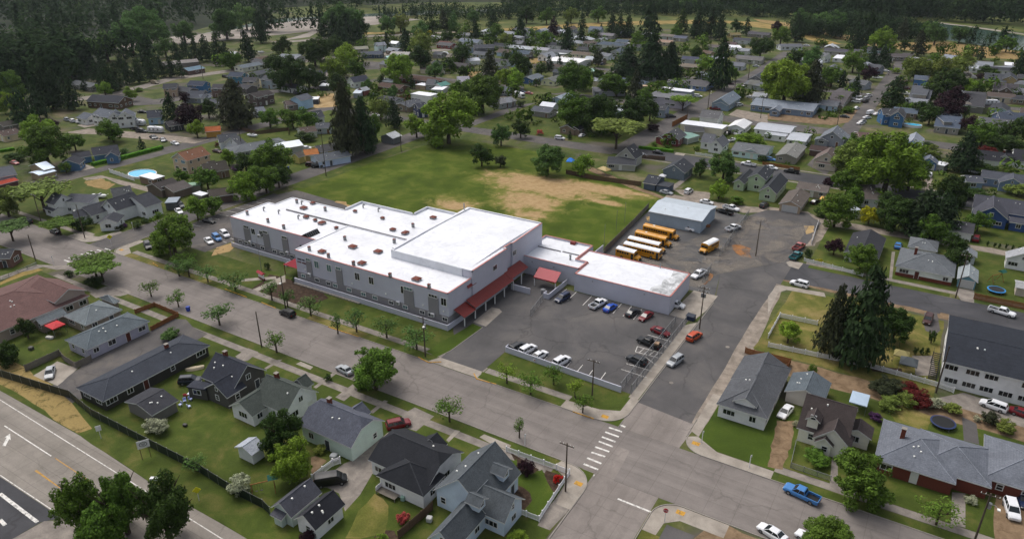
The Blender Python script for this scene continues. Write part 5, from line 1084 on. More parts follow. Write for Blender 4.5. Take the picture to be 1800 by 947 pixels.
# ---------------------------------------------------------------- school buses
def bus_proto(short, white, flatnose):
    L = 7.2 if short else 11.2; W = 2.44; nose = 0 if flatnose else 1.35; xb = L / 2 - nose; mats = ['bus_yellow', 'bus_white' if white else 'bus_yellow', 'black', 'glass']
    b = MB(mats); x0 = -L / 2
    b.box(x0, -W / 2, .45, xb, W / 2, 2.35)
    prof = [(-W / 2, 2.35), (-W / 2 + .04, 2.6), (-W / 2 + .22, 2.83), (-.7, 2.98), (0, 3.03), (.7, 2.98), (W / 2 - .22, 2.83), (W / 2 - .04, 2.6), (W / 2, 2.35)]
    n = len(prof); vs = [(x0, y, z) for y, z in prof] + [(xb, y, z) for y, z in prof]
    for i in range(n - 1): b.add([vs[i], vs[n + i], vs[n + i + 1], vs[i + 1]], [(0, 1, 2, 3)], 1 if 0 < i < n - 2 else 0)
    b.add(vs[:n], [tuple(range(n))[::-1]], 0); b.add(vs[n:], [tuple(range(n))], 0)
    parts = [('body', b.mesh('body'), (0, 0, 0))]
    for s in (-1, 1):
        q = MB('black')
        for z in (1.0, 1.35): q.box(x0 + .1, s * W / 2 - .025, z, xb - .3, s * W / 2 + .025, z + .05)
        parts.append(('rail', q.mesh('rail'), (0, 0, 0)))
    k = int((xb - x0 - 1.6) / .78)
    wm = MB(['black', 'glass']); wm.box(-.3, -.03, 0, .3, .03, .62); wm.box(-.25, -.045, .05, .25, .045, .57, 1); wme = wm.mesh('window')
    for s in (-1, 1):
        for i in range(k): parts.append(('window', wme, (x0 + .75 + i * .78, s * W / 2, 1.72)))
    d = MB(['black', 'glass']); d.box(xb - .95, -W / 2 - .03, .5, xb - .2, -W / 2 + .02, 2.3); d.box(xb - .88, -W / 2 - .045, .7, xb - .27, -W / 2, 2.2, 1); parts.append(('door', d.mesh('door'), (0, 0, 0)))
    f = MB(['glass', 'black']); f.box(xb - .02, -W / 2 + .15, 1.55, xb + .04, W / 2 - .15, 2.3, 0); f.box(xb + .03, -.03, 1.55, xb + .06, .03, 2.3, 1); parts.append(('windshield', f.mesh('windshield'), (0, 0, 0)))
    f = MB(['glass']); f.box(x0 - .03, -.75, 1.5, x0 + .02, .75, 2.3, 0); parts.append(('rear_window', f.mesh('rear_window'), (0, 0, 0)))
    if nose:
        h = MB(['bus_yellow', 'black']); loft(h, [(xb - .02, 1.12, .5, 1.52), (xb + .7, 1.08, .48, 1.45), (xb + 1.2, .98, .48, 1.25), (xb + 1.35, .85, .5, .95)]); h.box(xb + 1.25, -1.15, .42, xb + 1.45, 1.15, .7, 1); h.box(xb + 1.3, -.5, .72, xb + 1.38, .5, 1.0, 1); parts.append(('hood', h.mesh('hood'), (0, 0, 0)))
    else:
        h = MB('black'); h.box(xb, -1.2, .42, xb + .16, 1.2, .7); parts.append(('bumper', h.mesh('bumper'), (0, 0, 0)))
    r = MB(['tyre', 'rim']); M = Matrix.Rotation(math.pi / 2, 4, 'X'); r.cyl(0, 0, -.14, .14, .48, .48, 16, 0, M); r.cyl(0, 0, -.16, .16, .26, .26, 12, 1, M); rm_ = r.mesh('wheel')
    for x in (x0 + (2.0 if short else 3.0), L / 2 - (.9 if nose else 2.4)):
        for s in (-1, 1): parts.append(('wheel', rm_, (x, s * (W / 2 - .1), .48)))
    hl = MB('lamp_white'); hl.box(-.02, -.13, -.13, .05, .13, .13); hm = hl.mesh('headlight')
    for s in (-1, 1): parts.append(('headlight', hm, (L / 2 - (.04 if nose else -.02), s * .85, .9)))
    q = MB('lamp_white'); q.box(-.5, -.3, 3.0, .1, .3, 3.1); parts.append(('roof_hatch', q.mesh('roof_hatch'), (-L * .2, 0, 0)));
    q = MB('bus_yellow' if not white else 'bus_white'); q.box(-.4, -.35, 3.0, .4, .35, 3.08); parts.append(('roof_hatch', q.mesh('roof_hatch'), (L * .12, 0, 0)))
    return parts, xb
BP = {}
def bus(x1, y1, x2, y2, short, white, flatn, label, ang=None):
    k = (short, white, flatn)
    if k not in BP: BP[k] = bus_proto(*k)
    L = 7.2 if short else 11.2; p, q = P(36, x1, y1, 3.0), P(36, x2, y2, 3.0)   # roof: tail, front
    a = math.atan2(q[1] - p[1], q[0] - p[0]) if ang is None else R_(ang); d = Vector((math.cos(a), math.sin(a)))
    c = Vector(p) + d * L / 2
    root = empty('school_bus', (c.x, c.y, .04), a, label, 'school bus', 'school buses parked in the yard'); LAND.append((label, c.x, c.y))
    for n, me, loc in BP[k][0]: ob(n, me, root, None, loc)
    xb = BP[k][1]; bo = [o for o in root.children if o.name.startswith('body')][0]
    cu = bpy.data.curves.new('lettering', 'FONT'); cu.body = 'SCHOOL BUS'; cu.size = .3; cu.align_x = 'CENTER'; cu.extrude = .004; cu.materials.append(MATS['black'])
    tq = bpy.data.objects.new('lettering', cu); COL.objects.link(tq); me = bpy.data.meshes.new_from_object(tq); bpy.data.objects.remove(tq); to = ob('lettering', me, bo); to.rotation_euler = (math.pi / 2, 0, math.pi / 2); to.location = (xb + .012, 0, 2.5)
bus(395, 95, 850, 200, False, False, False, 'all-yellow school bus nearest the metal shed')
bus(290, 180, 735, 285, False, False, False, 'second yellow-roofed school bus, beside the white-roofed ones')
bus(195, 258, 745, 385, False, True, False, 'white-roofed school bus behind the flat-nosed one')
bus(140, 330, 690, 460, False, True, True, 'long white-roofed school bus with flat nose and whole side showing')
bus(45, 390, 310, 460, True, True, False, 'short white-roofed school bus against the school annex roof')
bus(1320, 285, 1270, 390, True, True, False, 'short school bus parked alone by the chain-link fence', -104)
# ---------------------------------------------------------------- houses, nearest first
def HS(rows):
    for q in rows:
        lab, roof, wall, o = q[0], q[1], q[2], q[3]; bl = list(q[4:]); kw = {}
        if o and o.split('|')[0]: 
            for f in o.split('|')[0].split(','):
                if f in ('metal_roof', 'membrane'): kw['rm'] = f
                elif f in ('plaster', 'brick'): kw['wm'] = f
                elif f: kw['cat'] = {'gar': 'garage', 'shed': 'shed', 'barn': 'building', 'port': 'carport', 'apt': 'building', 'can': 'canopy'}[f]; kw['name'] = {'gar': 'garage', 'shed': 'shed', 'barn': 'workshop', 'port': 'carport', 'apt': 'apartment_building', 'can': 'canopy_tent'}[f]
        house(lab, bl, roof, wall, opts=(o.split('|') + [''])[1], **kw)
def g1(r, x1, y1, x2, y2, W, e=2.8, s=1.4, t='g', *k): return (r, x1, y1, x2, y2, W, e, s, t, *k)
HS([
 ('sprawling brown-roofed building with a white rooftop box', '5a4340', '867970', 'plaster|', ('E', 22, 940, 295, -500, 860, 400, 70, 3.0, 3.0, 'h'), (22, 440, 95, 690, 233, 8, 4.2, 2.0, 'g')),
 ('grey hip-roofed cottage beside the brown building', '5f6669', '6f655a', '|', ('E', 22, 890, 605, 1270, 435, 660, 495, 2.7, 2.0, 'h'), ('E', 22, 430, 600, 700, 480, 340, 560, 2.5, 1.0, 'g'), ('E', 22, 1190, 375, 1240, 350, 990, 330, 2.6, 1.2, 'h')),
 ('lilac-grey ranch house with white-framed windows', '4f575c', '8d8b98', '|', ('E', 22, 905, 860, 1555, 555, 585, 790, 2.8, 1.8, 'h')),
 ('long black-walled ranch house with a brick chimney', '31353d', '26241f', '|c', ('E', 23, 375, 810, 1460, 210, 95, 650, 2.6, 1.4, 'h')),
 ('dark grey gabled outbuilding behind the black ranch house', '2e2f34', '605d5a', 'gar|n', ('E', 43, 265, 729, 316, 704, 247, 690, 2.5, 1.1, 'g')),
 ('charcoal gabled house with white trim and small attic window', '2b2e37', '3a3835', '|c', ('E', 43, 352, 663, 410, 686, 469.5, 650.5, 3.2, 3.6, 'g'), (23, 1505, 612, 1720, 495, 6.8, 3.0, 2.2, 'g'), ('E', 23, 1430, 680, 1510, 610, 1270, 610, 2.7, .05, 'f')),
 ('white gabled house with mossy grey-green roof', '3d433f', 'c9ced6', '|c', ('E', 24, 330, 570, 760, 668, 1085, 470, 3.2, 3.4, 'g'), (24, 235, 575, 560, 370, 6.6, 2.7, 2.0, 'g'), (24, 850, 335, 925, 270, 4, 3.0, 1.6, 'g'), (24, 470, 330, 660, 290, 5, 4, 1.6, 'g')),
 ('pale green bungalow with clipped grey gables', '4b4e58', 'a9b8ae', '|c', ('E', 13, 300, 165, 625, 345, 852, 143, 3.4, 3.3, 'j'), (13, 655, 65, 715, 20, 4.2, 3.0, 1.6, 'g')),
 ('white bungalow under a large black hipped roof', '1f2126', 'c3c6cf', '|', ('E', 25, 430, 70, 1040, 320, 65, 410, 3.2, 2.9, 'j'), ('E', 25, 615, 785, 850, 560, 130, 555, 3.0, 2.7, 'h'), (25, 690, 185, 755, 112, 4.4, 3.0, 1.6, 'g')),
 ('big pale-blue house with white-trimmed dormers', '474c50', 'a3afbd', '|', ('E', 25, 735, 720, 1095, 315, 1600, 575, 3.4, 4.4, 'g'), ('E', 43, 880, 874, 800, 970, 770, 925, 3.0, 2.6, 'g'), (43, 850, 852, 906, 874, 6.2, 3.2, 2.6, 'g'), (25, 1345, 425, 1500, 490, 2.6, 6.0, .9, 'g', 4.6), (25, 1090, 735, 1250, 800, 2.6, 6.0, .9, 'g', 4.6)),
 ('grey double-width gabled garage behind the black van', '43444b', '9aa59f', 'gar|n', ('E', 43, 564.6, 863.8, 513.5, 910.5, 474.7, 891, 2.5, 1.9, 'g'), ('E', 43, 475, 903, 497, 912, 482, 893, 2.0, .5, 's')),
 ('white garage with a plain black roof', '222329', 'd0d2d8', 'gar|', ('E', 43, 606, 885, 555.8, 932.6, 516, 911.4, 2.6, 1.9, 'g')),
 ('little white gabled shed beside the bright tree', '8f949c', 'b9bdc6', 'shed|n', (43, 424, 784, 452, 768, 4.5, 2.4, 1.0, 'g')),
 ('grey-roofed white house on the corner lawn', '494b4f', 'c8ccd4', '|', ('E', 26, 190, 650, 455, 145, 690, 840, 3.0, 2.4, 'h'), ('E', 26, 330, 390, 455, 145, 880, 400, 3.0, 2.4, 'g'), (26, 465, 590, 600, 380, 4.5, 4.2, 1.25, 'g', 2.9)),
 ('blue-grey roofed garage behind the white corner house', '4d555b', 'a39d97', 'gar|n', ('E', 26, 880, 515, 970, 320, 1320, 575, 2.5, 1.6, 'g')),
 ('cream cottage with brown roof and twin front gables', '37302f', 'c4b9ae', '|', (26, 1110, 545, 1650, 680, 11, 3.0, 4.2, 'g'), (26, 1215, 690, 1190, 775, 2.6, 5.2, 1.1, 'g', 3.4), (15, 470, 130, 452, 212, 6.4, 3.0, 3.0, 'g'), (15, 400, 225, 384, 268, 3.2, 2.7, 1.4, 'g'), (15, 612, 130, 622, 215, 5, 2.8, 1.2, 'g')),
 ('long red-brick ranch house with pale grey hip roof', '5c6068', '6a3527', 'brick|c', ('E', 28, 215, 630, 1070, 890, 245, 190, 2.8, 2.3, 'h'), ('E', 28, 640, 690, 1440, 930, 800, 340, 2.8, 2.2, 'h'), ('E', 28, 1350, 835, 2300, 1090, 1310, 356, 2.8, 2.3, 'h')),
 ('white two-storey apartment house with flat black roof', '20242c', 'ccd2dc', 'apt|', ('E', 27, 935, 800, 2400, 1150, 905, 290, 5.7, 1.2, 'g')),
 ('charcoal-roofed bungalow behind the white picket fence', '2b2c31', '9aa096', '|', ('E', 29, 630, 375, 690, 165, 975, 450, 2.8, 2.0, 'g')),
 ('grey hip-roofed duplex with brick base and chimney', '55595d', 'b8bab6', '|Bc', ('E', 29, 1145, 525, 1765, 625, 1160, 315, 2.8, 2.5, 'h')),
 ('grey hip-roofed garage behind the duplex', '585c60', 'b0b1ae', 'gar|n', ('E', 29, 1275, 325, 1585, 362, 1285, 210, 2.5, 1.6, 'h')),
 ('small teal garage with white-trimmed door', '7e8588', '5f8a98', 'gar|G', (11, 1395, 97, 1400, 15, 4.8, 2.4, 1.4, 'g')),
 ('low pale shed by the trampoline fence', '8e8f90', '9b9186', 'shed|n', (11, 1720, 140, 1830, 155, 5, 2.4, .5, 'g')),
 ('long silver metal shed behind the school buses', 'a9b2ba', '7f8c98', 'metal_roof,barn|n', (None, -75.6, 215.4, -58.2, 215.4, 15.6, 4.2, 1.2, 'g')),
 ('tall grey house with steep roof north of the field', '2f3136', '8c8c84', '|', (6, 790, 118, 850, 86, 8.5, 3.6, 4.0, 'g'), ('E', 6, 655, 228, 860, 240, 700, 195, 2.6, 1.0, 's')),
 ('dark blue-grey gabled house with patio umbrella', '34373d', '56606a', '|', (6, 1105, 232, 1210, 190, 9, 3.0, 2.6, 'g')),
 ('navy garden garage with white lean-to', '33363c', '3a4656', 'gar|n', ('E', 6, 905, 360, 1000, 374, 930, 300, 2.5, 1.7, 'g'), ('E', 6, 1000, 376, 1090, 392, 1020, 345, 2.4, .2, 'f')),
 ('sage green two-storey house with white windows', '2e3136', '8d9b80', '|', ('E', 34, 405, 695, 475, 600, 200, 660, 4.8, 2.0, 'g'), ('E', 34, 525, 840, 608, 690, 370, 745, 3.2, 2.4, 'g'), ('E', 34, 60, 715, 150, 600, 215, 690, 2.8, 1.4, 'g')),
 ('taupe-roofed ranch beside the yellow canopy', '57504c', '847a70', '|', ('E', 34, 700, 775, 1035, 820, 705, 700, 2.7, 1.3, 'g')),
 ('taupe garage facing the gravel alley', '544d48', '8f7d68', 'gar|G', ('E', 7, 232, 532, 300, 440, 75, 502, 2.5, 1.6, 'g')),
 ('white cottage under weathered brown hip roof', '4a4441', 'c3c6cc', '|', ('E', 7, 640, 472, 830, 482, 650, 370, 3.0, 2.2, 'h')),
 ('tiny white shed beside the yellow tree', '8f959c', 'b8bcc4', 'shed|n', (7, 600, 520, 640, 548, 4, 2.2, 1.0, 'g')),
 ('grey mobile home with low gable and one window', '6b6b68', '76716a', '|', ('E', 34, 735, 465, 800, 340, 490, 430, 2.9, 1.3, 'g')),
 ('beige craftsman house with deep front porch', '5f5450', 'a99f92', '|', (34, 1030, 405, 1075, 345, 9.5, 3.2, 3.6, 'g'), ('E', 34, 905, 515, 1130, 535, 925, 485, 2.6, .7, 's')),
 ('pale blue ranch with grey roof on the corner', '5a5d60', 'a6bcd6', '|', ('E', 34, 20, 385, 400, 418, 75, 285, 2.8, 1.6, 'g'), (34, 245, 372, 262, 340, 7, 2.8, 1.2, 'g')),
 ('white-walled workshop with white metal awnings', 'a5a9b0', 'c4c8ce', 'metal_roof,barn|', ('E', 34, 260, 160, 650, 200, 285, 80, 3.0, 1.0, 'g'), ('E', 34, 600, 270, 810, 290, 610, 180, 2.8, .9, 'g'), ('E', 34, 370, 215, 600, 235, 375, 172, 2.6, .1, 'f')),
 ('white double garage with bright white roof', 'd4d7da', 'b9bfca', 'metal_roof,gar|G', ('E', 34, 180, 160, 240, 90, 0, 125, 3.0, 1.4, 'g')),
 ('grey gabled house at the street bend', '60656b', '72767c', '|', (34, 1095, 185, 1135, 120, 10, 3.3, 3.4, 'g'), (34, 1180, 222, 1225, 192, 6.5, 2.8, 1.6, 'g'), (34, 965, 252, 1005, 228, 6, 2.5, 1.0, 'g')),
 ('reddish-brown roofed ranch by the blue house', '513f3c', '7a6258', '|', ('E', 34, 1370, 275, 1660, 292, 1380, 190, 2.8, 1.6, 'g'), (34, 1445, 262, 1462, 225, 7, 2.8, 1.6, 'g')),
 ('small brown roof behind the beige craftsman', '3d302e', '4d3a34', 'shed|n', (34, 860, 325, 1050, 345, 7, 2.6, 1.2, 'g')),
 ('dark red house with white gable trim', '45464a', '6c2226', '|', (17, 570, 668, 660, 612, 9, 3.2, 2.8, 'g'), (17, 470, 705, 560, 690, 6, 2.7, 1.2, 'g')),
 ('white cape house with grey roof and gable wing', '54565b', 'c8cad2', '|', (17, 930, 675, 1060, 690, 9, 3.0, 2.8, 'g'), (17, 1062, 748, 1130, 690, 6.5, 3.0, 2.8, 'g')),
 ('long cream building with flat white roof', 'd6d8da', 'b6ad9c', 'membrane,barn|n', ('E', 17, 680, 580, 1130, 628, 720, 535, 3.7, .1, 'f')),
 ('dark-roofed shed before the cream building', '3a3a3c', '8a8478', 'shed|n', ('E', 17, 735, 657, 940, 664, 755, 600, 3.0, .7, 'g')),
 ('pale green carport beside the red house', '66897c', '7d857e', 'metal_roof,port|o', ('E', 17, 765, 735, 890, 700, 712, 665, 2.7, .4, 'g')),
 ('white farmhouse at the far street corner', '58585a', 'd0d2d6', '|', (17, 925, 425, 1115, 455, 9.5, 4.6, 2.6, 'g')),
 ('slate-blue chapel with stepped gable roof', '66707a', '6f7f90', '|', ('E', 17, 1225, 388, 1292, 300, 1030, 350, 3.3, 3.0, 'g'), (17, 1105, 352, 1145, 330, 7.5, 2.9, 1.5, 'g')),
 ('long blue-grey hall with red entrance porch', '727983', '5c6b7e', 'barn|', ('E', 43, 1319.9, 183.3, 1429, 197, 1325, 170.5, 3.2, 1.6, 'g'), (43, 1364, 190, 1367, 184, 5, 3.0, 1.4, 'g')),
 ('lilac two-storey apartment block with a dark stairwell', '6b6c70', '8f8a95', 'apt|', ('E', 17, 345, 280, 700, 335, 440, 237, 5.0, .2, 'f')),
 ('long low building with bright white flat roof', 'e0e1e3', '747a84', 'membrane,apt|', ('E', 17, 460, 215, 795, 250, 485, 190, 4.4, .2, 'f')),
 ('periwinkle blue ranch behind the apartment block', '4c4b4e', '6b82b4', '|', ('E', 17, 655, 165, 955, 195, 690, 105, 2.8, 1.6, 'g')),
 ('small grey garage left of the periwinkle ranch', '6a6a6a', '767a80', 'gar|n', (17, 565, 115, 650, 122, 6.5, 2.7, 1.2, 'g')),
 ('slate house half hidden by the bushy trees', '3c3e43', '76808e', '|', (17, 455, 372, 560, 385, 7.5, 4.2, 1.8, 'g')),
 ('weathered white cottage beside the grid street', '62635f', 'a9aaa2', '|', (17, 1410, 118, 1535, 130, 9, 2.9, 2.0, 'g'), (17, 1460, 245, 1555, 240, 6, 2.5, .7, 'g')),
 ('brown ranch house shaded by the dark tree', '4a4648', '6e6459', '|', ('E', 31, 410, 368, 605, 388, 500, 200, 3.0, 2.2, 'g')),
 ('blue two-storey house with arched gable windows', '3b3c40', '2f5f8c', '|', (31, 1000, 418, 1240, 425, 9, 5.0, 2.0, 'g'), (31, 1180, 452, 1198, 408, 6.5, 5.0, 2.6, 'g')),
 ('slate-roofed bungalow with one shed dormer', '414a58', '7a7670', '|', ('E', 33, 690, 218, 1005, 248, 735, 75, 3.0, 2.4, 'g'), ('E', 33, 810, 165, 925, 170, 825, 100, 5.0, .3, 's', 3.5)),
 ('tall narrow light-blue house with stepped roof', '7b808a', '8fb2cf', '|', (33, 468, 285, 455, 385, 7.5, 5.0, 2.4, 'g'), (33, 520, 445, 505, 490, 6.5, 3.4, 2.0, 'g')),
 ('small cobalt blue gable with white trim', '565c68', '3d64a8', 'gar|G', (33, 635, 597, 655, 555, 6.5, 2.8, 2.0, 'g'), (33, 520, 580, 610, 585, 6, 3.0, 1.2, 'g')),
 ('white flat carport beside the cobalt gable', 'b9b9bb', '777777', 'membrane,port|o', ('E', 33, 700, 668, 822, 692, 712, 625, 2.6, .1, 'f')),
 ('black-roofed white house with two red chimneys', '23242a', 'b9bcc4', '|c', ('E', 33, 1200, 620, 1630, 655, 1215, 540, 3.0, 2.6, 'g'), ('E', 33, 1635, 635, 2000, 668, 1650, 505, 3.0, 2.6, 'g'), (33, 1548, 560, 1552, 535, 2.6, 4.6, 1.0, 'g', 3.4)),
 ('slate-blue house with wide porch gable at right', '43464e', '5d6f86', '|', ('E', 33, 1080, 882, 1300, 898, 1085, 812, 2.8, 1.3, 'g'), ('E', 33, 1250, 830, 1790, 900, 1290, 765, 3.0, 1.8, 'g'), (33, 1640, 840, 1650, 775, 8, 3.2, 2.2, 'g')),
 ('navy gable house with paired white windows', '3f4048', '24467c', '|', (7, 1440, 432, 1830, 505, 11, 3.4, 3.0, 'g'), (7, 1580, 530, 1555, 445, 9.5, 3.4, 3.4, 'g'), (7, 1680, 590, 1830, 620, 5, 2.8, 1.0, 'g')),
 ('white-doored garage beside the navy gable house', '3b3b3f', 'bcbfc6', 'gar|n', ('E', 7, 1232, 690, 1425, 715, 1275, 615, 2.6, 1.5, 'g')),
 ('small grey shed on the alley before the garage', '74787c', '9da1a6', 'shed|n', (7, 1380, 800, 1400, 840, 5, 2.5, 1.2, 'g')),
 ('white gabled house at the right edge near hedges', '8a8c90', 'c0c2c8', '|', (7, 1770, 800, 1800, 850, 8, 3, 2.4, 'g')),
 ('dark blue house with white-edged roof gables', '3a414e', '4b5c78', '|', (33, 1450, 45, 1800, 60, 12, 4.2, 2.6, 'g'), (33, 1600, 60, 1610, 22, 9, 4.2, 2.6, 'g')),
 ('grey-roofed house with gabled porch behind bushes', '4b4c50', '6c6a66', '|', ('E', 33, 1220, 212, 1650, 240, 1240, 110, 3.0, 2.0, 'g'), (33, 1490, 240, 1495, 190, 6, 2.9, 1.8, 'g')),
 ('large plain charcoal roof beside the white trailer', '36363a', '62605c', '|', ('E', 32, 1030, 855, 1300, 875, 1075, 680, 3.4, 2.4, 'g')),
 ('dark house with white shed dormer and twin windows', '46494f', '8d8478', '|', ('E', 32, 385, 760, 640, 790, 445, 610, 3.4, 3.0, 'g'), ('E', 32, 430, 720, 610, 730, 450, 625, 5.6, .6, 's', 3.8)),
 ('bright blue house behind the white-dormered one', '48505c', '3c6ca2', '|', (32, 465, 492, 625, 500, 9, 4.6, 1.8, 'g')),
 ('dark house with a tan barn-like gable', '35383e', 'a38f66', '|', ('E', 32, 1290, 560, 1560, 575, 1290, 460, 3.2, 2.0, 'g'), (32, 1608, 500, 1622, 455, 7.5, 4.4, 2.2, 'g')),
 ('dark brown craftsman with white gable window', '39363a', '4a3c34', '|', ('E', 32, 1400, 655, 1700, 690, 1410, 592, 3.2, 2.2, 'g'), (32, 1560, 640, 1575, 595, 7, 3.2, 2.4, 'g')),
 ('white house with metal lean-to under the levee', '6b6f75', 'bcc1c6', '|', ('E', 32, 1190, 375, 1400, 395, 1222, 325, 2.8, 1.5, 'g'), ('E', 32, 1395, 385, 1480, 405, 1412, 332, 2.7, .2, 'f')),
 ('pinkish flat carport under the levee', 'a28c80', '6a4a40', 'membrane,port|o', ('E', 32, 1540, 372, 1650, 380, 1545, 335, 2.8, .1, 'f')),
 ('pale grey-roofed house near the river path', '7c818a', '9aa0a8', '|', (32, 825, 242, 980, 262, 9, 3, 1.6, 'g')),
 ('long dark roof under the tall cedars', '4a4546', '6d645c', '|', (32, -20, 235, 380, 235, 9, 3, 1.6, 'g')),
 ('dark cottage with white fascia by the cedar', '4b4d52', '6d7280', '|', (3, 700, 440, 795, 452, 9, 3.6, 2.4, 'g')),
 ('grey gable house behind the parked boats', '54565a', '7d838c', '|', (3, 590, 545, 705, 562, 9, 3, 2, 'g')),
 ('white shop with flat roof by the levee road', 'c7cacf', 'c9ccd0', 'membrane,barn|', ('E', 3, 450, 403, 542, 412, 455, 378, 2.7, .2, 'f')),
 ('white gabled house left of the flat white shop', '606266', 'cfd2d6', '|', (3, 368, 362, 425, 370, 7.5, 4.4, 2, 'g')),
 ('long dark roof beyond the flat white shop', '43434a', '8a8680', '|', (3, 395, 335, 560, 342, 9, 3, 1.5, 'g')),
])
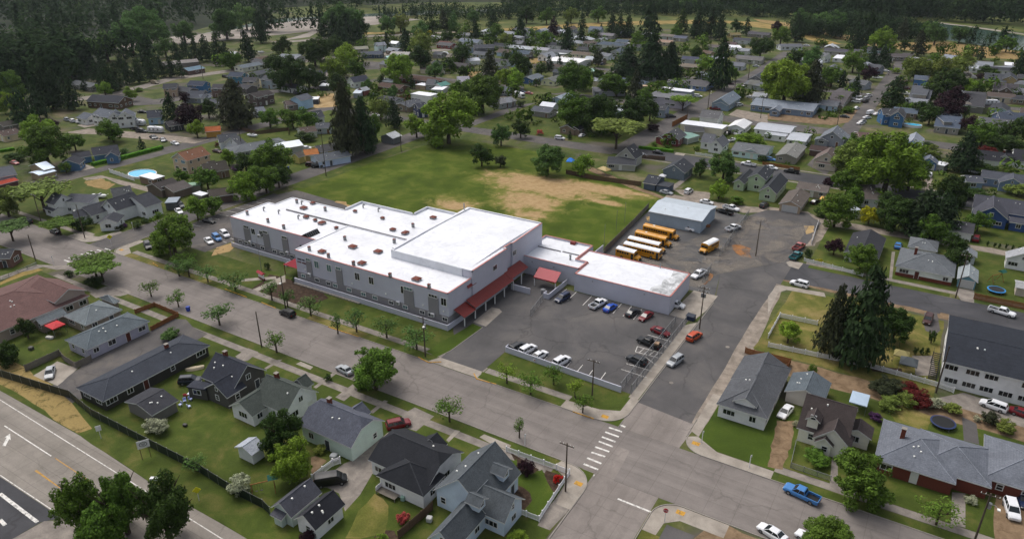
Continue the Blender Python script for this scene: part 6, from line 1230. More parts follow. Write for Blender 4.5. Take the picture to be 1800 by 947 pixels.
# the farther rows: one wing each
FAR = [
 (21, 470, 340, 615, 358, 8.5, 'brown-roofed ranch behind the little fir', '57493f', '8b7a62'), (21, 295, 405, 485, 418, 8.5, 'navy-roofed ranch left of the cedar', '3d4050', '8a8c90'), (21, 285, 478, 512, 498, 9, 'tan-roofed ranch left of the tall cedar', '6a6258', '7d6f5e'), (21, 448, 562, 575, 578, 6, 'small grey shed under the tan ranch', '6b7078', '7f858c'),
 (21, 860, 395, 1145, 412, 9, 'long stone-grey ranch beside the cul-de-sac', '58585c', 'a39a92'), (21, 795, 462, 935, 475, 8.5, 'white-walled ranch at the side street', '54555c', '9ba4b0'), (21, 835, 212, 1005, 226, 9, 'charcoal ranch with white verge boards', '3a3c44', 'a4a6aa'), (21, 745, 256, 865, 266, 8.5, 'maroon-brown roof behind the tall cedar', '4d3f40', '7c7068'),
 (21, 212, 192, 352, 200, 9, 'slate house by the levee path', '505462', '8a8680'), (21, 55, 232, 200, 246, 9, 'tan-pink roof left of the slate house', '8a7668', '9a8f80'), (21, 565, 283, 675, 295, 8, 'brown cottage before the three tall cedars', '534d4c', '8f8f8c'), (21, 780, 165, 890, 162, 8.5, 'olive-tan house beside the dry levee', '6a6040', '9d8e58'),
 (21, 990, 148, 1205, 166, 9.5, 'wide dark roof below the dry levee bank', '46444a', '77706a'), (21, 1295, 282, 1530, 278, 9, 'grey-white house at the levee road bend', '55585f', 'b4b7bb'), (21, 1065, 610, 1130, 560, 9, 'steep dark roof beside the side street', '3e4147', '6b6b6e'), (21, 1390, 520, 1460, 500, 7, 'small roof between the leafy street trees', '5c5c58', '8d8d88'),
 (20, 325, 248, 515, 265, 9.5, 'pale grey ranch with white carport', '8b8c92', 'c0c2c6'), (20, 520, 272, 745, 292, 9.5, 'mid-grey ranch beside the pale one', '55575c', '9ba0a8'), (20, 805, 250, 1065, 264, 10, 'long charcoal roof under a tall pole', '37383c', '6f6a68'), (20, 745, 298, 955, 310, 9, 'cream ranch below the charcoal roof', '5b5148', 'b8b394'),
 (20, 1055, 308, 1165, 325, 9, 'grey cottage with white garage doors', '62656b', 'a7a9ae'), (20, 935, 35, 1055, 46, 8, 'slate gabled house on the levee edge', '5c6470', '8d98a4'), (20, 975, 98, 1185, 116, 9, 'grey-lilac roof behind the round tree', '6b686e', '8f8b8a'), (20, 148, 190, 245, 196, 9, 'dim grey roof beside the dirt turnout', '5e5f66', '7e7e80'),
 (20, 250, 562, 405, 527, 9, 'cobalt ranch house beside the purple shrub', '5a6168', '3f6494'), (20, 478, 580, 610, 545, 9.5, 'pale yellow bungalow with concrete driveway', '585a58', 'ccc69a'), (20, 885, 470, 985, 482, 6, 'seafoam-roofed cottage in the trees', '6f9a8e', '7c9088'), (20, 955, 668, 1295, 668, 10, 'wide lilac-grey roof among the maples', '67686f', '85868c'),
 (20, 430, 822, 585, 835, 7, 'pale tent-like roof of a low carport', '9b9fa8', '8a8d92'), (20, 345, 868, 560, 888, 9, 'dark ranch under the pale tent roof', '4b4e56', '74706c'), (20, 600, 775, 700, 722, 8, 'light blue-grey gable between the maples', '7f8894', '8fa2b4'), (20, 560, 480, 650, 490, 6, 'dark shed behind the round tree', '3c4048', '595c60'),
 (19, 1290, 805, 1470, 768, 9, 'grey roof beside the white motorhome', '6a6b6e', '8a8c88'), (19, 55, 208, 155, 200, 8.5, 'pale blue two-storey by the dark fir', '6c7078', 'a9bac2'), (19, 225, 190, 310, 196, 8, 'white-roofed cottage between the two firs', 'b5b8be', '9ea3aa'), (19, -10, 300, 135, 300, 9, 'navy ranch at the end of the lane', '3e4450', '49586e'),
 (19, 165, 348, 355, 332, 8.5, 'house with seafoam metal roof', '8fb0ae', '7d8c98'), (19, 225, 300, 425, 306, 9.5, 'grey-brown roof behind the seafoam one', '5d5a58', '77706a'), (19, 715, 203, 885, 212, 9, 'dark red ranch beside the yellow willow', '4a4a4c', '7a2a26'), (19, 950, 172, 1155, 186, 10, 'steel-grey house with white porch', '5c6470', 'aaaeb4'),
 (19, 1078, 230, 1292, 225, 10, 'charcoal two-storey beside the tall fir', '3b3d44', '57555c'), (19, 678, 298, 775, 305, 8, 'small grey roof by the pink tarp', '55575c', '787470'), (19, 1088, 298, 1262, 308, 9, 'slate ranch behind the white gable', '4c4f55', '8b8e92'), (19, 1010, 372, 1130, 362, 8, 'bright white gable among carports', 'b4b6bc', 'c4c6cc'),
 (19, 868, 408, 1045, 430, 10.5, 'brown-black roof in the middle of the block', '3d3a3c', '5d5450'), (19, 665, 393, 800, 400, 8.5, 'dark roof with turquoise wall', '3c3e44', '6f9aa4'), (19, 395, 538, 645, 572, 11, 'large brown hip house in the row', '47362f', '6d3a28'), (19, 128, 618, 355, 652, 10, 'chocolate ranch beside the crimson maple', '44342e', '5e3c2e'),
 (19, 600, 585, 690, 590, 8, 'grey roof left of the white saltbox', '55565a', '77777a'), (19, 688, 632, 800, 608, 7, 'teal-roofed shed with white gutter', '4d7a72', 'b9bab6'), (19, 905, 560, 1035, 556, 9.5, 'white saltbox house with lilac roof', '8c8a94', 'c5c8ce'), (19, 310, 838, 490, 790, 11, 'wide slate roof below the cedar board fence', '43464c', '6b5f50'),
 (19, 1215, 655, 1395, 670, 10, 'grey ranch behind the street trees', '5c6066', '77777a'), (19, 1498, 186, 1605, 190, 9, 'dim slate roof by the dirt road', '53565e', '717276'), (19, 655, 128, 765, 148, 9, 'whitewashed roof behind the golden tree', '8c8c8e', '7e746c'), (19, 930, 100, 1060, 112, 9, 'grey roof below the dry meadow', '65676b', '8a8a86'),
 (16, 1270, 95, 1440, 72, 9, 'white gabled house with midnight roof', '2f323e', 'b9c6d4'), (16, 1000, 128, 1125, 100, 9, 'black-roofed house in the shade', '2f2f34', '3a4044'), (16, 695, 292, 835, 262, 8.5, 'powder-blue two-storey with white garage', '4c5058', '8aa6bf'), (16, 590, 342, 745, 325, 9.5, 'brown ranch joined to the powder-blue house', '4a403e', '6b5f58'),
 (16, 868, 452, 975, 436, 7.5, 'white steep-gabled cottage near the lane', '3f4148', 'ccd0d4'), (16, 738, 622, 905, 600, 8.5, 'white-walled bungalow with brown roof', '4a3f3a', 'b9b9b4'), (16, 915, 572, 1085, 565, 8.5, 'slate bungalow next to the brown-roofed one', '45484e', '8d949a'), (16, 560, 772, 745, 742, 9, 'shiny white metal-roofed outbuilding', 'c3cad0', '90959a'),
 (16, 150, 792, 455, 740, 12, 'broad grey hip roof beside the navy truck', '565a5e', '8d8d8c'), (16, 25, 722, 112, 698, 9, 'white house with steep gable by the navy truck', '4a4c50', 'c5c8cc'), (16, 905, 812, 1155, 768, 10, 'dark roof of the butter-yellow house', '3b3b3e', 'c0ad62'), (16, 890, 905, 1235, 845, 9.5, 'periwinkle-white house by the tall cedars', '4e5258', '9ba7c0'),
 (16, 785, 852, 935, 835, 6, 'rust-orange roofed lean-to behind the butter-yellow house', 'a0663a', 'a89058'), (16, 688, 882, 772, 862, 4.5, 'tiny butter-yellow shed with round window', '54504a', 'c4b468'), (16, 1640, 685, 1755, 655, 7.5, 'grey outbuilding beside the field road', 'a3a7aa', '65686c'), (16, 1365, 205, 1455, 190, 5.5, 'small grey lean-to with red end', '8d9094', '7a3a2c'),
 (16, 225, 262, 425, 222, 10, 'dark brown two-storey behind the big fir', '2e2a2a', '453838'), (16, 250, 412, 375, 398, 9, 'grey house with a row of white dormers', '5c6068', '7e828a'),
 (18, 975, 205, 1225, 172, 9.5, 'cream ranch below the dark cedars', '596168', 'c8c4ae'), (18, 1125, 272, 1350, 240, 9, 'slate house behind the round trees', '3f4249', '6d6f74'), (18, 440, 238, 592, 205, 9.5, 'steel-blue roofed brick hall by the lane', '5b707e', '4e3b35'), (18, 498, 365, 665, 372, 8.5, 'cerulean gabled two-storey house', '2c3240', '2f6690'),
 (18, 918, 275, 1062, 282, 8.5, 'teal-blue gabled two-storey house', '343b48', '3a6c88'), (18, 215, 400, 365, 392, 9.5, 'beige boxy two-storey on the cul-de-sac', '2f3136', '8f7d68'), (18, 375, 420, 530, 442, 8, 'dark low roof beside the beige box', '33353b', '54524f'), (18, 478, 472, 655, 470, 9.5, 'charcoal house in front of the cerulean one', '33373f', '59606a'),
 (18, 590, 512, 705, 500, 6.5, 'grey garage with a white truck in front', '5a6068', '6c737c'), (18, 738, 400, 905, 400, 9.5, 'umber two-storey behind the monkey-like fir', '37363a', '5e4a42'), (18, 1055, 330, 1195, 330, 9, 'sandstone two-storey in the new row', '3a3a3e', 'a89d8a'), (18, 1205, 345, 1275, 335, 7.5, 'cream gable end of the new row', '3f3f43', 'b5aa94'),
 (18, 1270, 310, 1400, 322, 8.5, 'ash-grey two-storey with orange base', '3c3f44', '8e979e'), (18, 1000, 400, 1155, 412, 8.5, 'dark garage with wide white door', '35353a', '54504e'), (18, 40, 682, 205, 668, 9.5, 'powder-blue house with steep dark roof', '33363f', '8fa7c2'), (18, 238, 792, 405, 768, 8.5, 'black craftsman beside the travel trailer', '2c2b2e', '20252c'),
 (18, 650, 850, 815, 838, 6, 'ochre shed with rusty roof', '94522e', 'b08434'), (18, 650, 562, 835, 550, 8.5, 'dim grey roof at the cul-de-sac end', '46494e', '5f6266'), (18, 1440, 98, 1665, 88, 9.5, 'long pale grey roof by the side lane', '6d7378', '7f8488'), (18, 1145, 132, 1315, 110, 9, 'brown roof under the far cedars', '54453f', '4e4038'),
 (18, 855, 62, 985, 66, 8, 'group of white trailers as one roof', 'b4b6bb', 'a5a7ab'), (18, 190, 172, 570, 138, 8, 'long low shed roof by the gravel yard', '7c7774', '6c655f'), (0, 640, 655, 865, 668, 11, 'brown double-gabled house on the dark cul-de-sac', '2d2f36', '5e4435'), (0, 1285, 650, 1440, 655, 8, 'slate roof with white van in front', '3c4048', '6a6e76'),
 (30, -40, 305, 165, 268, 10, 'brown-roofed house with cream front at left edge', '463a36', 'b3a288'), (0, -20, 850, 90, 830, 9, 'dim roof at the left edge of the wood', '37342f', '57524c'), (0, 500, 560, 700, 575, 9, 'grey roof hidden in the left trees', '55585a', '6f6d68'), (1, 170, 375, 320, 385, 9.5, 'long grey roof in front of the cedar wall', '72767c', '8a8c8e'),
 (1, 0, 405, 80, 425, 9, 'charcoal roof by the left lane', '3f4044', '605c58'), (1, 680, 325, 775, 320, 8, 'straw-grey roof behind the lime tree', '7d7c70', '888478'), (1, 730, 360, 880, 352, 9, 'dark blue-grey ranch on the dead end', '44474e', '535b68'), (1, 1420, 265, 1560, 275, 9, 'white-walled ranch by the willow', '6a6e76', 'b0b4b8'),
 (1, 1270, 285, 1360, 290, 8, 'brick-red low house behind the willow', '5a3a34', '82302a'), (1, 1520, 320, 1640, 310, 9, 'black-roofed porch house among the middle rows', '33343a', '5d5c62'), (1, 1580, 600, 1720, 600, 10, 'slate hip roof beside the small park', '4b5158', '74777a'), (1, 1650, 680, 1776, 680, 9, 'pale slate ranch at the grass corner', '6c7076', '85888a'),
 (2, 1510, 430, 1620, 440, 9, 'pale house with car before it', '5d6068', '989ca4'), (2, 1570, 390, 1750, 398, 9, 'long grey roof at the crescent', '5f5d5c', '8a8680'), (2, 1640, 555, 1760, 575, 9, 'grey cottage below the pole', '585b60', '82878c'), (2, 1680, 640, 1776, 650, 8, 'white cottage roof at the crossing', '8b8e94', 'a8abb0'),
 (3, 600, 330 + 10, 660, 345, 8, 'dim cottage at the foot of the firs', '4a4a4e', '6c6860'), (3, 1030, 520, 1120, 530, 8, 'blue cottage by the gravel drive', '4c525c', '55759a'), (3, 560, 520, 620, 530, 7, 'cream cottage between green trees', '5c5a50', '968c70'), (3, 1440, 430, 1560, 440, 8, 'white trailer house under the levee', '777b82', 'b4b8bc'),
 (4, 765, 402, 905, 380, 8.5, 'low white-gabled house behind the big dark one', '46484a', 'b3b2ac'), (4, 1150, 385, 1265, 340, 9, 'weathered plank shed beside the pool', '4f4a48', '5a4c42'), (4, 1440, 412, 1605, 388, 7.5, 'brown low garage by the side road', '3e3833', '4f3c32'), (5, 30, 120, 200, 75, 8, 'bright metal roof beside the green hedge', 'b4bdc4', '8a8e92')]
for r, x1, y1, x2, y2, W, lab, rc, wc in FAR:
    two = 'two-storey' in lab; ro = 'hip' in lab; sh = any(k in lab for k in ('shed', 'garage', 'lean-to', 'outbuilding', 'carport'))
    ev, rs = (5.0, 1.9) if two else (2.8, 1.5)
    if any(k in lab for k in ('steep', 'gabled house', 'saltbox', 'steep-gabled')): ev, rs = 3.4, 2.6
    metal = any(k in lab for k in ('metal', 'seafoam', 'tent-like', 'white-roofed'))
    house(lab, [(r, x1, y1, x2, y2, W, ev, rs, 'h' if ro else 'g')], rc, wc, 'shed' if sh else 'house', 'shed' if sh else 'house', 'metal_roof' if metal else 'shingle', opts='n' if sh else '')
HS([
 ('tall white house with three gables and two-car garage', '50555d', 'c2c6ca', '|', (30, 1015, 62, 1230, 88, 10, 5.0, 2.4, 'g'), (30, 1290, 100, 1310, 60, 8, 5.0, 2.6, 'g'), (30, 1180, 105, 1200, 70, 6, 5.0, 2.4, 'g'), (30, 860, 105, 985, 120, 9, 2.9, 1.8, 'g'), (30, 1300, 165, 1430, 165, 6, 2.8, .6, 'g')),
 ('steel-blue ranch behind the clipped green hedge', '2b2d35', '4c7092', '|W', (30, 945, 475, 1225, 440, 10, 3.0, 2.0, 'g'), (30, 1150, 520, 1175, 482, 5, 3.0, 1.8, 'g'), (30, 740, 535, 930, 505, 7.5, 2.7, 1.2, 'g'), (30, 700, 600, 760, 548, 8, 2.7, 2.0, 'g')),
 ('tan shed with a bright white metal roof', 'b6c4d4', '8a7a60', 'metal_roof,shed|n', (30, 360, 640, 480, 612, 11, 3.4, 1.6, 'g'), (30, 340, 730, 540, 690, 7, 2.6, .4, 'g')),
 ('grey workshop with a red lean-to roof', '4b4e54', '7a828c', 'barn|', (30, -80, 690, 130, 655, 13, 3.4, 2.0, 'g')),
 ('red lean-to roof beside the grey workshop', '8c3524', '5a3c34', 'shed|n', (30, -60, 835, 160, 785, 5, 2.4, .5, 'g')),
 ('brown pool house with white flat roof', 'c3c5c8', '6e5a48', 'membrane,shed|', ('E', 30, 1435, 765, 1600, 800, 1470, 705, 2.9, .2, 'f')),
 ('dark-roofed barn right of the pool house', '34302f', '4c4038', 'shed|n', (30, 1600, 850, 1776, 780, 9, 3.0, 1.6, 'g')),
 ('white farmhouse with shed roof near the left crossing', '41434a', 'c8cbd0', '|', (4, 365, 425, 440, 440, 7, 4.4, 2.6, 'g'), ('E', 4, 420, 490, 620, 500, 440, 450, 4.4, 1.0, 's'), (4, 330, 510, 410, 530, 4, 2.4, .8, 'g')),
 ('large black-roofed house with white side walls', '33353b', 'b9bdc4', '|', ('E', 4, 800, 555, 1000, 500, 730, 515, 4.0, 3.0, 'g'), ('E', 4, 1000, 530, 1135, 495, 960, 450, 4.2, 2.4, 'g'), (4, 560, 530, 740, 485, 9, 2.8, 2.0, 'g'), (4, 500, 555, 600, 540, 6, 2.8, 1.4, 'g'), (4, 740, 610, 790, 560, 6, 2.8, 1.4, 'g')),
 ('beige two-storey house with brown shingle roof', '6d4c3a', 'a4907c', 'plaster|', (4, 1225, 152, 1405, 108, 9.5, 5.4, 2.6, 'g')),
 ('dark shingled bungalow beside the lilac bush', '38342f', '806a58', '|', (4, 1395, 232, 1565, 205, 9.5, 3.0, 2.4, 'g'), (4, 1440, 215, 1490, 205, 4, 4.4, 1.0, 'g', 3)),
 ('white-gabled grey house with red shrub', '3f4247', 'b2b5ba', '|', (4, 1505, 30, 1640, 15, 9, 3.2, 2.4, 'g'), (4, 1600, 60, 1640, 40, 6, 3.0, 2.2, 'g')),
 ('green-roofed open shelter by the weathered shed', '5c8468', '6e6a60', 'metal_roof,port|o', ('E', 4, 1290, 385, 1390, 375, 1260, 365, 2.6, .3, 'f')),
 ('pale blue flat lean-to by the green shelter', '7884a0', '6a665f', 'membrane,shed|n', ('E', 4, 1330, 435, 1400, 450, 1360, 410, 2.2, .1, 'f')),
 ('blue-grey carport over the parked cars', '6c7884', '3a3c40', 'metal_roof,port|o', ('E', 4, 1140, 500, 1225, 495, 1115, 465, 2.8, .2, 'f')),
 ('small dark-roofed house at the far left kerb', '3b3d42', '6a4a40', '|', (35, -160, 430, 190, 425, 6, 3.0, 1.6, 'g')),
 ('small brick annex with white awning at left edge', 'b9bcc0', '5b3a30', 'membrane,shed|n', ('E', 35, -40, 590, 90, 550, -40, 540, 2.4, .1, 'f')),
 ('white two-storey block with flat roof by the orange fence', 'dcdee0', 'bcbfc4', 'membrane,apt|', ('E', 19, 420, 740, 625, 765, 440, 705, 4.6, .2, 'f')),
 ('navy two-storey wing below the orange fence', '2d303a', '222e52', '|', (19, 470, 842, 575, 830, 8.5, 5.0, 1.6, 'g')),
 ('bright white metal-roofed barn beyond the maples', 'dfe3ee', 'b9bcc6', 'metal_roof,barn|n', ('E', 20, 490, 388, 790, 430, 530, 345, 3.8, .8, 'g')),
 ('beige canopy roof in front of the brown houses', 'b09a7c', '8a7a64', 'membrane,port|o', ('E', 19, 465, 645, 575, 655, 480, 618, 2.6, .1, 'f')),
 ('white flat roof beside the teal-roofed shed', 'c9cccc', '9b9d9c', 'membrane,shed|n', ('E', 19, 635, 695, 760, 700, 680, 660, 2.6, .1, 'f')),
 ('white carport roof next to the powder-blue garage', 'b9bdc3', '3a3b40', 'membrane,port|o', ('E', 16, 845, 325, 945, 322, 850, 298, 2.8, .1, 'f')),
 ('dark flat carport in front of the black-roofed house', '5a5e68', '34363a', 'membrane,port|o', ('E', 16, 950, 185, 1050, 185, 960, 150, 2.8, .1, 'f')),
 ('white cottage roof beside the grey lean-to', 'a8b2be', '8d9198', 'metal_roof,shed|n', ('E', 16, 1300, 262, 1385, 262, 1310, 215, 2.8, .3, 'g')),
 ('white carport roof on the far charcoal block', 'c9ccce', '9a9a9a', 'membrane,port|o', ('E', 21, 800, 320, 915, 322, 810, 292, 2.6, .1, 'f')),
 ('white rv shelter roof among the middle houses', 'c4c6ca', '888a8c', 'membrane,port|o', ('E', 20, 610, 325, 700, 325, 615, 305, 2.6, .1, 'f')),
])

# the rest of the rows: plain houses that stand in the gaps of the far blocks
rr = random.Random(99); RC = (('5a5d62', 'grey-roofed'), ('3b3c41', 'charcoal-roofed'), ('4d4440', 'brown-roofed'), ('7b7f86', 'pale-roofed'), ('46505c', 'slate-roofed'), ('66605a', 'taupe-roofed'), ('2f3137', 'black-roofed'), ('9da2a8', 'light-roofed')); WC = ('b5b6b8', '8b8f94', 'a39a86', '77726a', '8fa0b2', 'c4c4c0', '6a5a4c', '7f8a78')
LEV = [(-480, 515), (-381, 600), (-250, 700), (-90, 645), (36, 625), (220, 530)]
def levee(u):
    for a, c in zip(LEV, LEV[1:]):
        if a[0] <= u <= c[0]: return a[1] + (c[1] - a[1]) * (u - a[0]) / (c[0] - a[0])
    return 0
for v0 in (302, 341, 391, 412, 439, 478, 500, 524, 548, 572, 598, 622):
    for k in range(-20, 11):
        u0, v1 = k * 18.5 + rr.uniform(-2.5, 2.5), v0 + rr.uniform(-3, 3); pp = pix(u0, v1)
        if not (455 < pp[0] < 1830 and 30 < pp[1] < 240) or v1 > levee(u0) - 12 or any(a - 9 < u0 < c + 9 for a, c in ((-122, -110), (-46, -34), (-203, -192))): continue
        if min((l[1] - u0) ** 2 + (l[2] - v1) ** 2 for l in LAND) < 15.5 ** 2 or rr.random() < .1: continue
        rc, tx = rr.choice(RC); L = rr.uniform(10, 16); ax = rr.random() < .75
        bl = [(None, u0 - L / 2, v1, u0 + L / 2, v1, rr.uniform(8, 10), 2.8, rr.uniform(1.2, 2), rr.choice('ggh'))] if ax else [(None, u0, v1 - L / 2, u0, v1 + L / 2, rr.uniform(8, 9), 2.8, rr.uniform(1.4, 2.4), 'g')]
        if rr.random() < .5: bl.append((None, u0 + L * .3, v1 - 5, u0 + L * .3, v1 + 1, 5.5, 2.7, 1.3, 'g'))
        keep = list(LAND); house(near_label(tx + ' house', u0, v1), bl, rc, rr.choice(WC)); LAND[:] = keep
        GAPS = globals().setdefault('GAPS', []); GAPS.append((u0, v1))
LOTS = [(u, v) for u, v in GAPS]
# ---------------------------------------------------------------- trees one can point to
trees(13, 'D', [(160, 210, 145, 9, 'd'), (225, 420, 150, 8.5, 'b')])
trees(12, 'D', [(520, 720, 140, 11, 'm', 'D', 'leafy green tree at the bottom left by the highway'), (800, 690, 150, 12, 'm', 'D', 'broad green tree in the middle of the roadside group at the bottom left'), (1090, 740, 170, 12, 'd', 'D', 'dark green tree at the right of the roadside group at the bottom left'), (680, 860, 160, 9, 'm', 'D', 'lower green tree at the very bottom of the roadside group'),
 (1055, 180, 75, 3, 'w', 'B'), (1310, 430, 80, 3.2, 'g', 'S'), (1610, 575, 80, 3.4, 'w', 'B')])
trees(9, 'S', [(820, 730, 190, 8.5, 'm', 'D', 'large green street tree over the parked silver car'), (130, 540, 85, 5.5, 'm'), (370, 290, 90, 5.5, 'g'), (690, 400, 110, 5.5, 'g'), (900, 440, 110, 5.5, 'g'), (1110, 520, 130, 5.5, 'g'), (100, 190, 90, 5.2, 'g'), (500, 800, 30, 1.6, 'd', 'B'), (210, 240, 60, 5, 'g'), (560, 420, 60, 5, 'g')])
trees(10, 'S', [(130, 830, 110, 5.2, 'm'), (290, 770, 80, 4.8, 'm'), (440, 870, 85, 4.4, 'b')])
trees(9, 'S', [(1740, 760, 85, 4.8, 'b')])
trees(14, 'S', [(480, 20, 75, 4.5, 'm'), (50, 190, 55, 4.2, 'm')])
trees(13, 'S', [(1300, 60, 110, 5.5, 'm')])
trees(14, 'B', [(95, 460, 60, 2.8, 'p', 'B', 'dark red dome-shaped bush inside the white corner fence'), (305, 535, 35, 1.3, 'x', 'B', 'bright red flowering bush by the corner of the white fence'), (40, 930, 70, 2.2, 'b')])
trees(13, 'B', [(990, 800, 45, 1.8, 'f'), (345, 925, 50, 2.2, 'p'), (850, 935, 40, 1.2, 'b'), (430, 340, 45, 1.5, 'o'), (310, 480, 25, 1.4, 'd')])
trees(8, 'S', [(1035, 175, 70, 4.6, 'm'), (1225, 245, 70, 4.6, 'm'), (1510, 360, 140, 5.2, 'g'), (690, 30, 130, 6, 'm', 'U')])
trees(8, 'B', [(650, 135, 55, 2.8, 'd'), (1180, 500, 65, 2.2, 'g'), (475, 80, 30, 1.8, 'd'), (30, 640, 75, 5.5, 'd'), (40, 620, 60, 5.5, 'd')])
trees(8, 'N', [(170, 445, 55, 5.5, 'd', 'N', 'pair of narrow dark evergreens grown together by the red canopy')])
trees(8, 'S', [(1230, 30, 80, 5, 'g'), (1300, 35, 80, 5, 'g'), (1430, 70, 90, 5, 'g'), (1620, 125, 110, 5, 'g')])
trees(15, 'D', [(640, 520, 190, 6.5, 'm', 'D', 'leafy green tree in front of the brick ranch at lower right'), (1160, 760, 130, 4.5, 'm', 'S'), (390, 910, 150, 4.5, 'm', 'B', 'spiky green tree top at the bottom edge by the white cars'), (340, 395, 85, 2, 'm', 'B'), (1375, 680, 40, 1.3, 'w', 'B'), (185, 165, 25, 1.4, 'w', 'B'), (500, 880, 60, 2.5, 'm', 'B')])
trees(28, 'B', [(850, 50, 80, 2.2, 'w', 'B', 'white-flowering bush at the end of the red bushes'), (690, 20, 110, 2.6, 'r'), (560, 0, 100, 2.6, 'o'), (1030, 100, 90, 2.2, 'o'), (1430, 200, 85, 2.4, 'k'), (1600, 290, 95, 2.2, 'o'), (230, 190, 70, 1.8, 'v'), (1300, 210, 40, 1.2, 'w'), (380, 40, 120, 2.4, 'o')])
trees(11, 'D', [(150, 480, 95, 4.6, 'b', 'D', 'small round bright tree inside the white rail fence'), (890, 430, 135, 7.5, 'd', 'D', 'round dark green tree right of the tall fir'), (830, 860, 110, 3, 'k', 'B'), (1010, 900, 95, 2.6, 'r', 'B'), (310, 745, 35, 2.5, 'm', 'B')])
trees(27, 'N', [(830, 520, 38, 3.6, 'd'), (650, 690, 25, 1.8, 'd', 'B'), (715, 690, 25, 1.8, 'd', 'B'), (775, 690, 22, 1.8, 'd', 'B')])
trees(29, 'D', [(520, 310, 100, 4.5, 'p', 'D', 'dark purple tree by the white picket fence yard'), (805, 430, 165, 6, 'm', 'D', 'big round clipped tree before the charcoal bungalow'), (355, 468, 45, 1.2, 'y', 'B')])
trees(29, 'N', [(240, 385, 40, 3.2, 'd', 'B')])
# the dark clump north of the alley
trees(7, 'D', [(850, 220, 200, 13, 'b', 'D', 'huge bright green tree over the grey hip cottage'), (620, 130, 110, 9, 'm'), (580, 200, 110, 8, 'o'), (1000, 280, 110, 10, 'm'), (560, 350, 90, 6, 'm'), (600, 460, 70, 4, 'm'), (480, 540, 110, 5, 'm'), (390, 560, 60, 3.5, 'd', 'B'), (430, 350, 50, 3, 'p', 'B'), (900, 560, 110, 9, 'd'), (1290, 400, 90, 7, 'd'), (1160, 680, 85, 6.5, 'm'), (1420, 430, 80, 4, 'd', 'B'), (1470, 620, 65, 4.5, 'm'), (1310, 790, 70, 5, 'd'), (1320, 880, 70, 5, 'd'), (1150, 155, 45, 3, 'o', 'B'), (1740, 410, 80, 4, 'o', 'B'), (1650, 270, 60, 2.6, 'o', 'B'), (1500, 260, 85, 2.4, 'd', 'B'), (830, 500, 80, 6, 'd'), (650, 870, 95, 4.5, 'm', 'B') ] [:-1])
trees(7, 'D', [(710, 575, 60, 4.2, 'y', 'D', 'bright yellow-leaved tree by the tiny white shed')])

trees(7, 'N', [(1525, 780, 9, 1.6, 'd', 'B'), (1575, 790, 9, 1.6, 'd', 'B'), (1610, 795, 9, 1.6, 'd', 'B'), (1655, 800, 9, 1.6, 'd', 'B'), (1700, 808, 9, 1.6, 'd', 'B'), (1745, 815, 9, 1.6, 'd', 'B')])
trees(33, 'D', [(1300, 280, 130, 6, 'm'), (1660, 260, 130, 8, 'd'), (660, 60, 110, 9, 'd'), (890, 0, 120, 9, 'p'), (1120, 190, 90, 5, 'p'), (1075, 40, 50, 7, 'd', 'N'), (1330, 370, 160, 4, 'm', 'B'), (1550, 410, 180, 3.5, 'd', 'B'), (690, 460, 60, 2.5, 'o', 'B'), (1330, 500, 90, 3, 'r', 'B'), (700, 540, 50, 1.6, 'w', 'B'), (620, 440, 70, 2, 'd', 'B')])
trees(32, 'D', [(850, 580, 165, 11, 'd', 'D', 'dense round dark green tree behind the purple maple'), (900, 790, 140, 9, 'p', 'D', 'wide dark purple maple left of the plain charcoal roof'), (490, 390, 125, 6.5, 'o'), (800, 400, 130, 7, 'o'), (1030, 370, 130, 8, 'o'), (1110, 610, 80, 4.5, 'b'), (1230, 610, 70, 4, 'm'), (1370, 600, 45, 3, 'd', 'B'), (700, 280, 60, 4, 'm'), (230, 440, 60, 3.5, 'b', 'B'), (430, 480, 50, 3, 'o', 'B'), (350, 130, 60, 6, 'd'), (795, 165, 30, 2.5, 'm', 'B'), (1330, 430, 90, 2.6, 'd', 'B'), (560, 880, 90, 5, 'd'), (400, 870, 60, 4, 'm'), (1230, 500, 60, 3, 'p', 'B')])
trees(32, 'C', [(1265, 210, 55, 11, 'c'), (1720, 370, 70, 12, 'c'), (90, 240, 55, 9, 'c'), (520, 120, 80, 15, 'k'), (150, 340, 50, 7, 'c')])
trees(3, 'D', [(130, 560, 145, 12, 'b', 'D', 'large bright round tree left of the long blue-grey hall'), (450, 520, 70, 9, 'm'), (600, 420, 65, 8, 'm'), (310, 400, 65, 9, 'g'), (95, 240, 60, 7, 'm'), (190, 390, 50, 7, 'd'), (60, 190, 40, 6, 'p'), (200, 200, 55, 14, 'c', 'C'), (310, 590, 90, 13, 'k', 'C', 'brown-green conifer at the corner of the long hall'), (610, 600, 40, 8, 'c', 'C'), (520, 560, 35, 7, 'c', 'C'), (710, 505, 45, 5, 'p'), (360, 760, 25, 2, 'm', 'B'), (560, 760, 45, 2.4, 'm', 'B'), (800, 270, 75, 10, 'b'), (700, 210, 70, 14, 'c', 'C'), (620, 230, 65, 15, 'c', 'C'), (1100, 210, 50, 9, 'm'), (730, 390, 40, 8, 'c', 'C'), (800, 400, 40, 9, 'c', 'C'), (940, 210, 40, 13, 'k', 'C'), (240, 120, 50, 9, 'g'), (370, 140, 60, 10, 'g'), (490, 130, 55, 10, 'g'), (1170, 230, 60, 8, 'g'), (1340, 230, 50, 8, 'g'), (1665, 300, 45, 6, 'm'), (390, 300, 30, 3, 'o', 'B')])
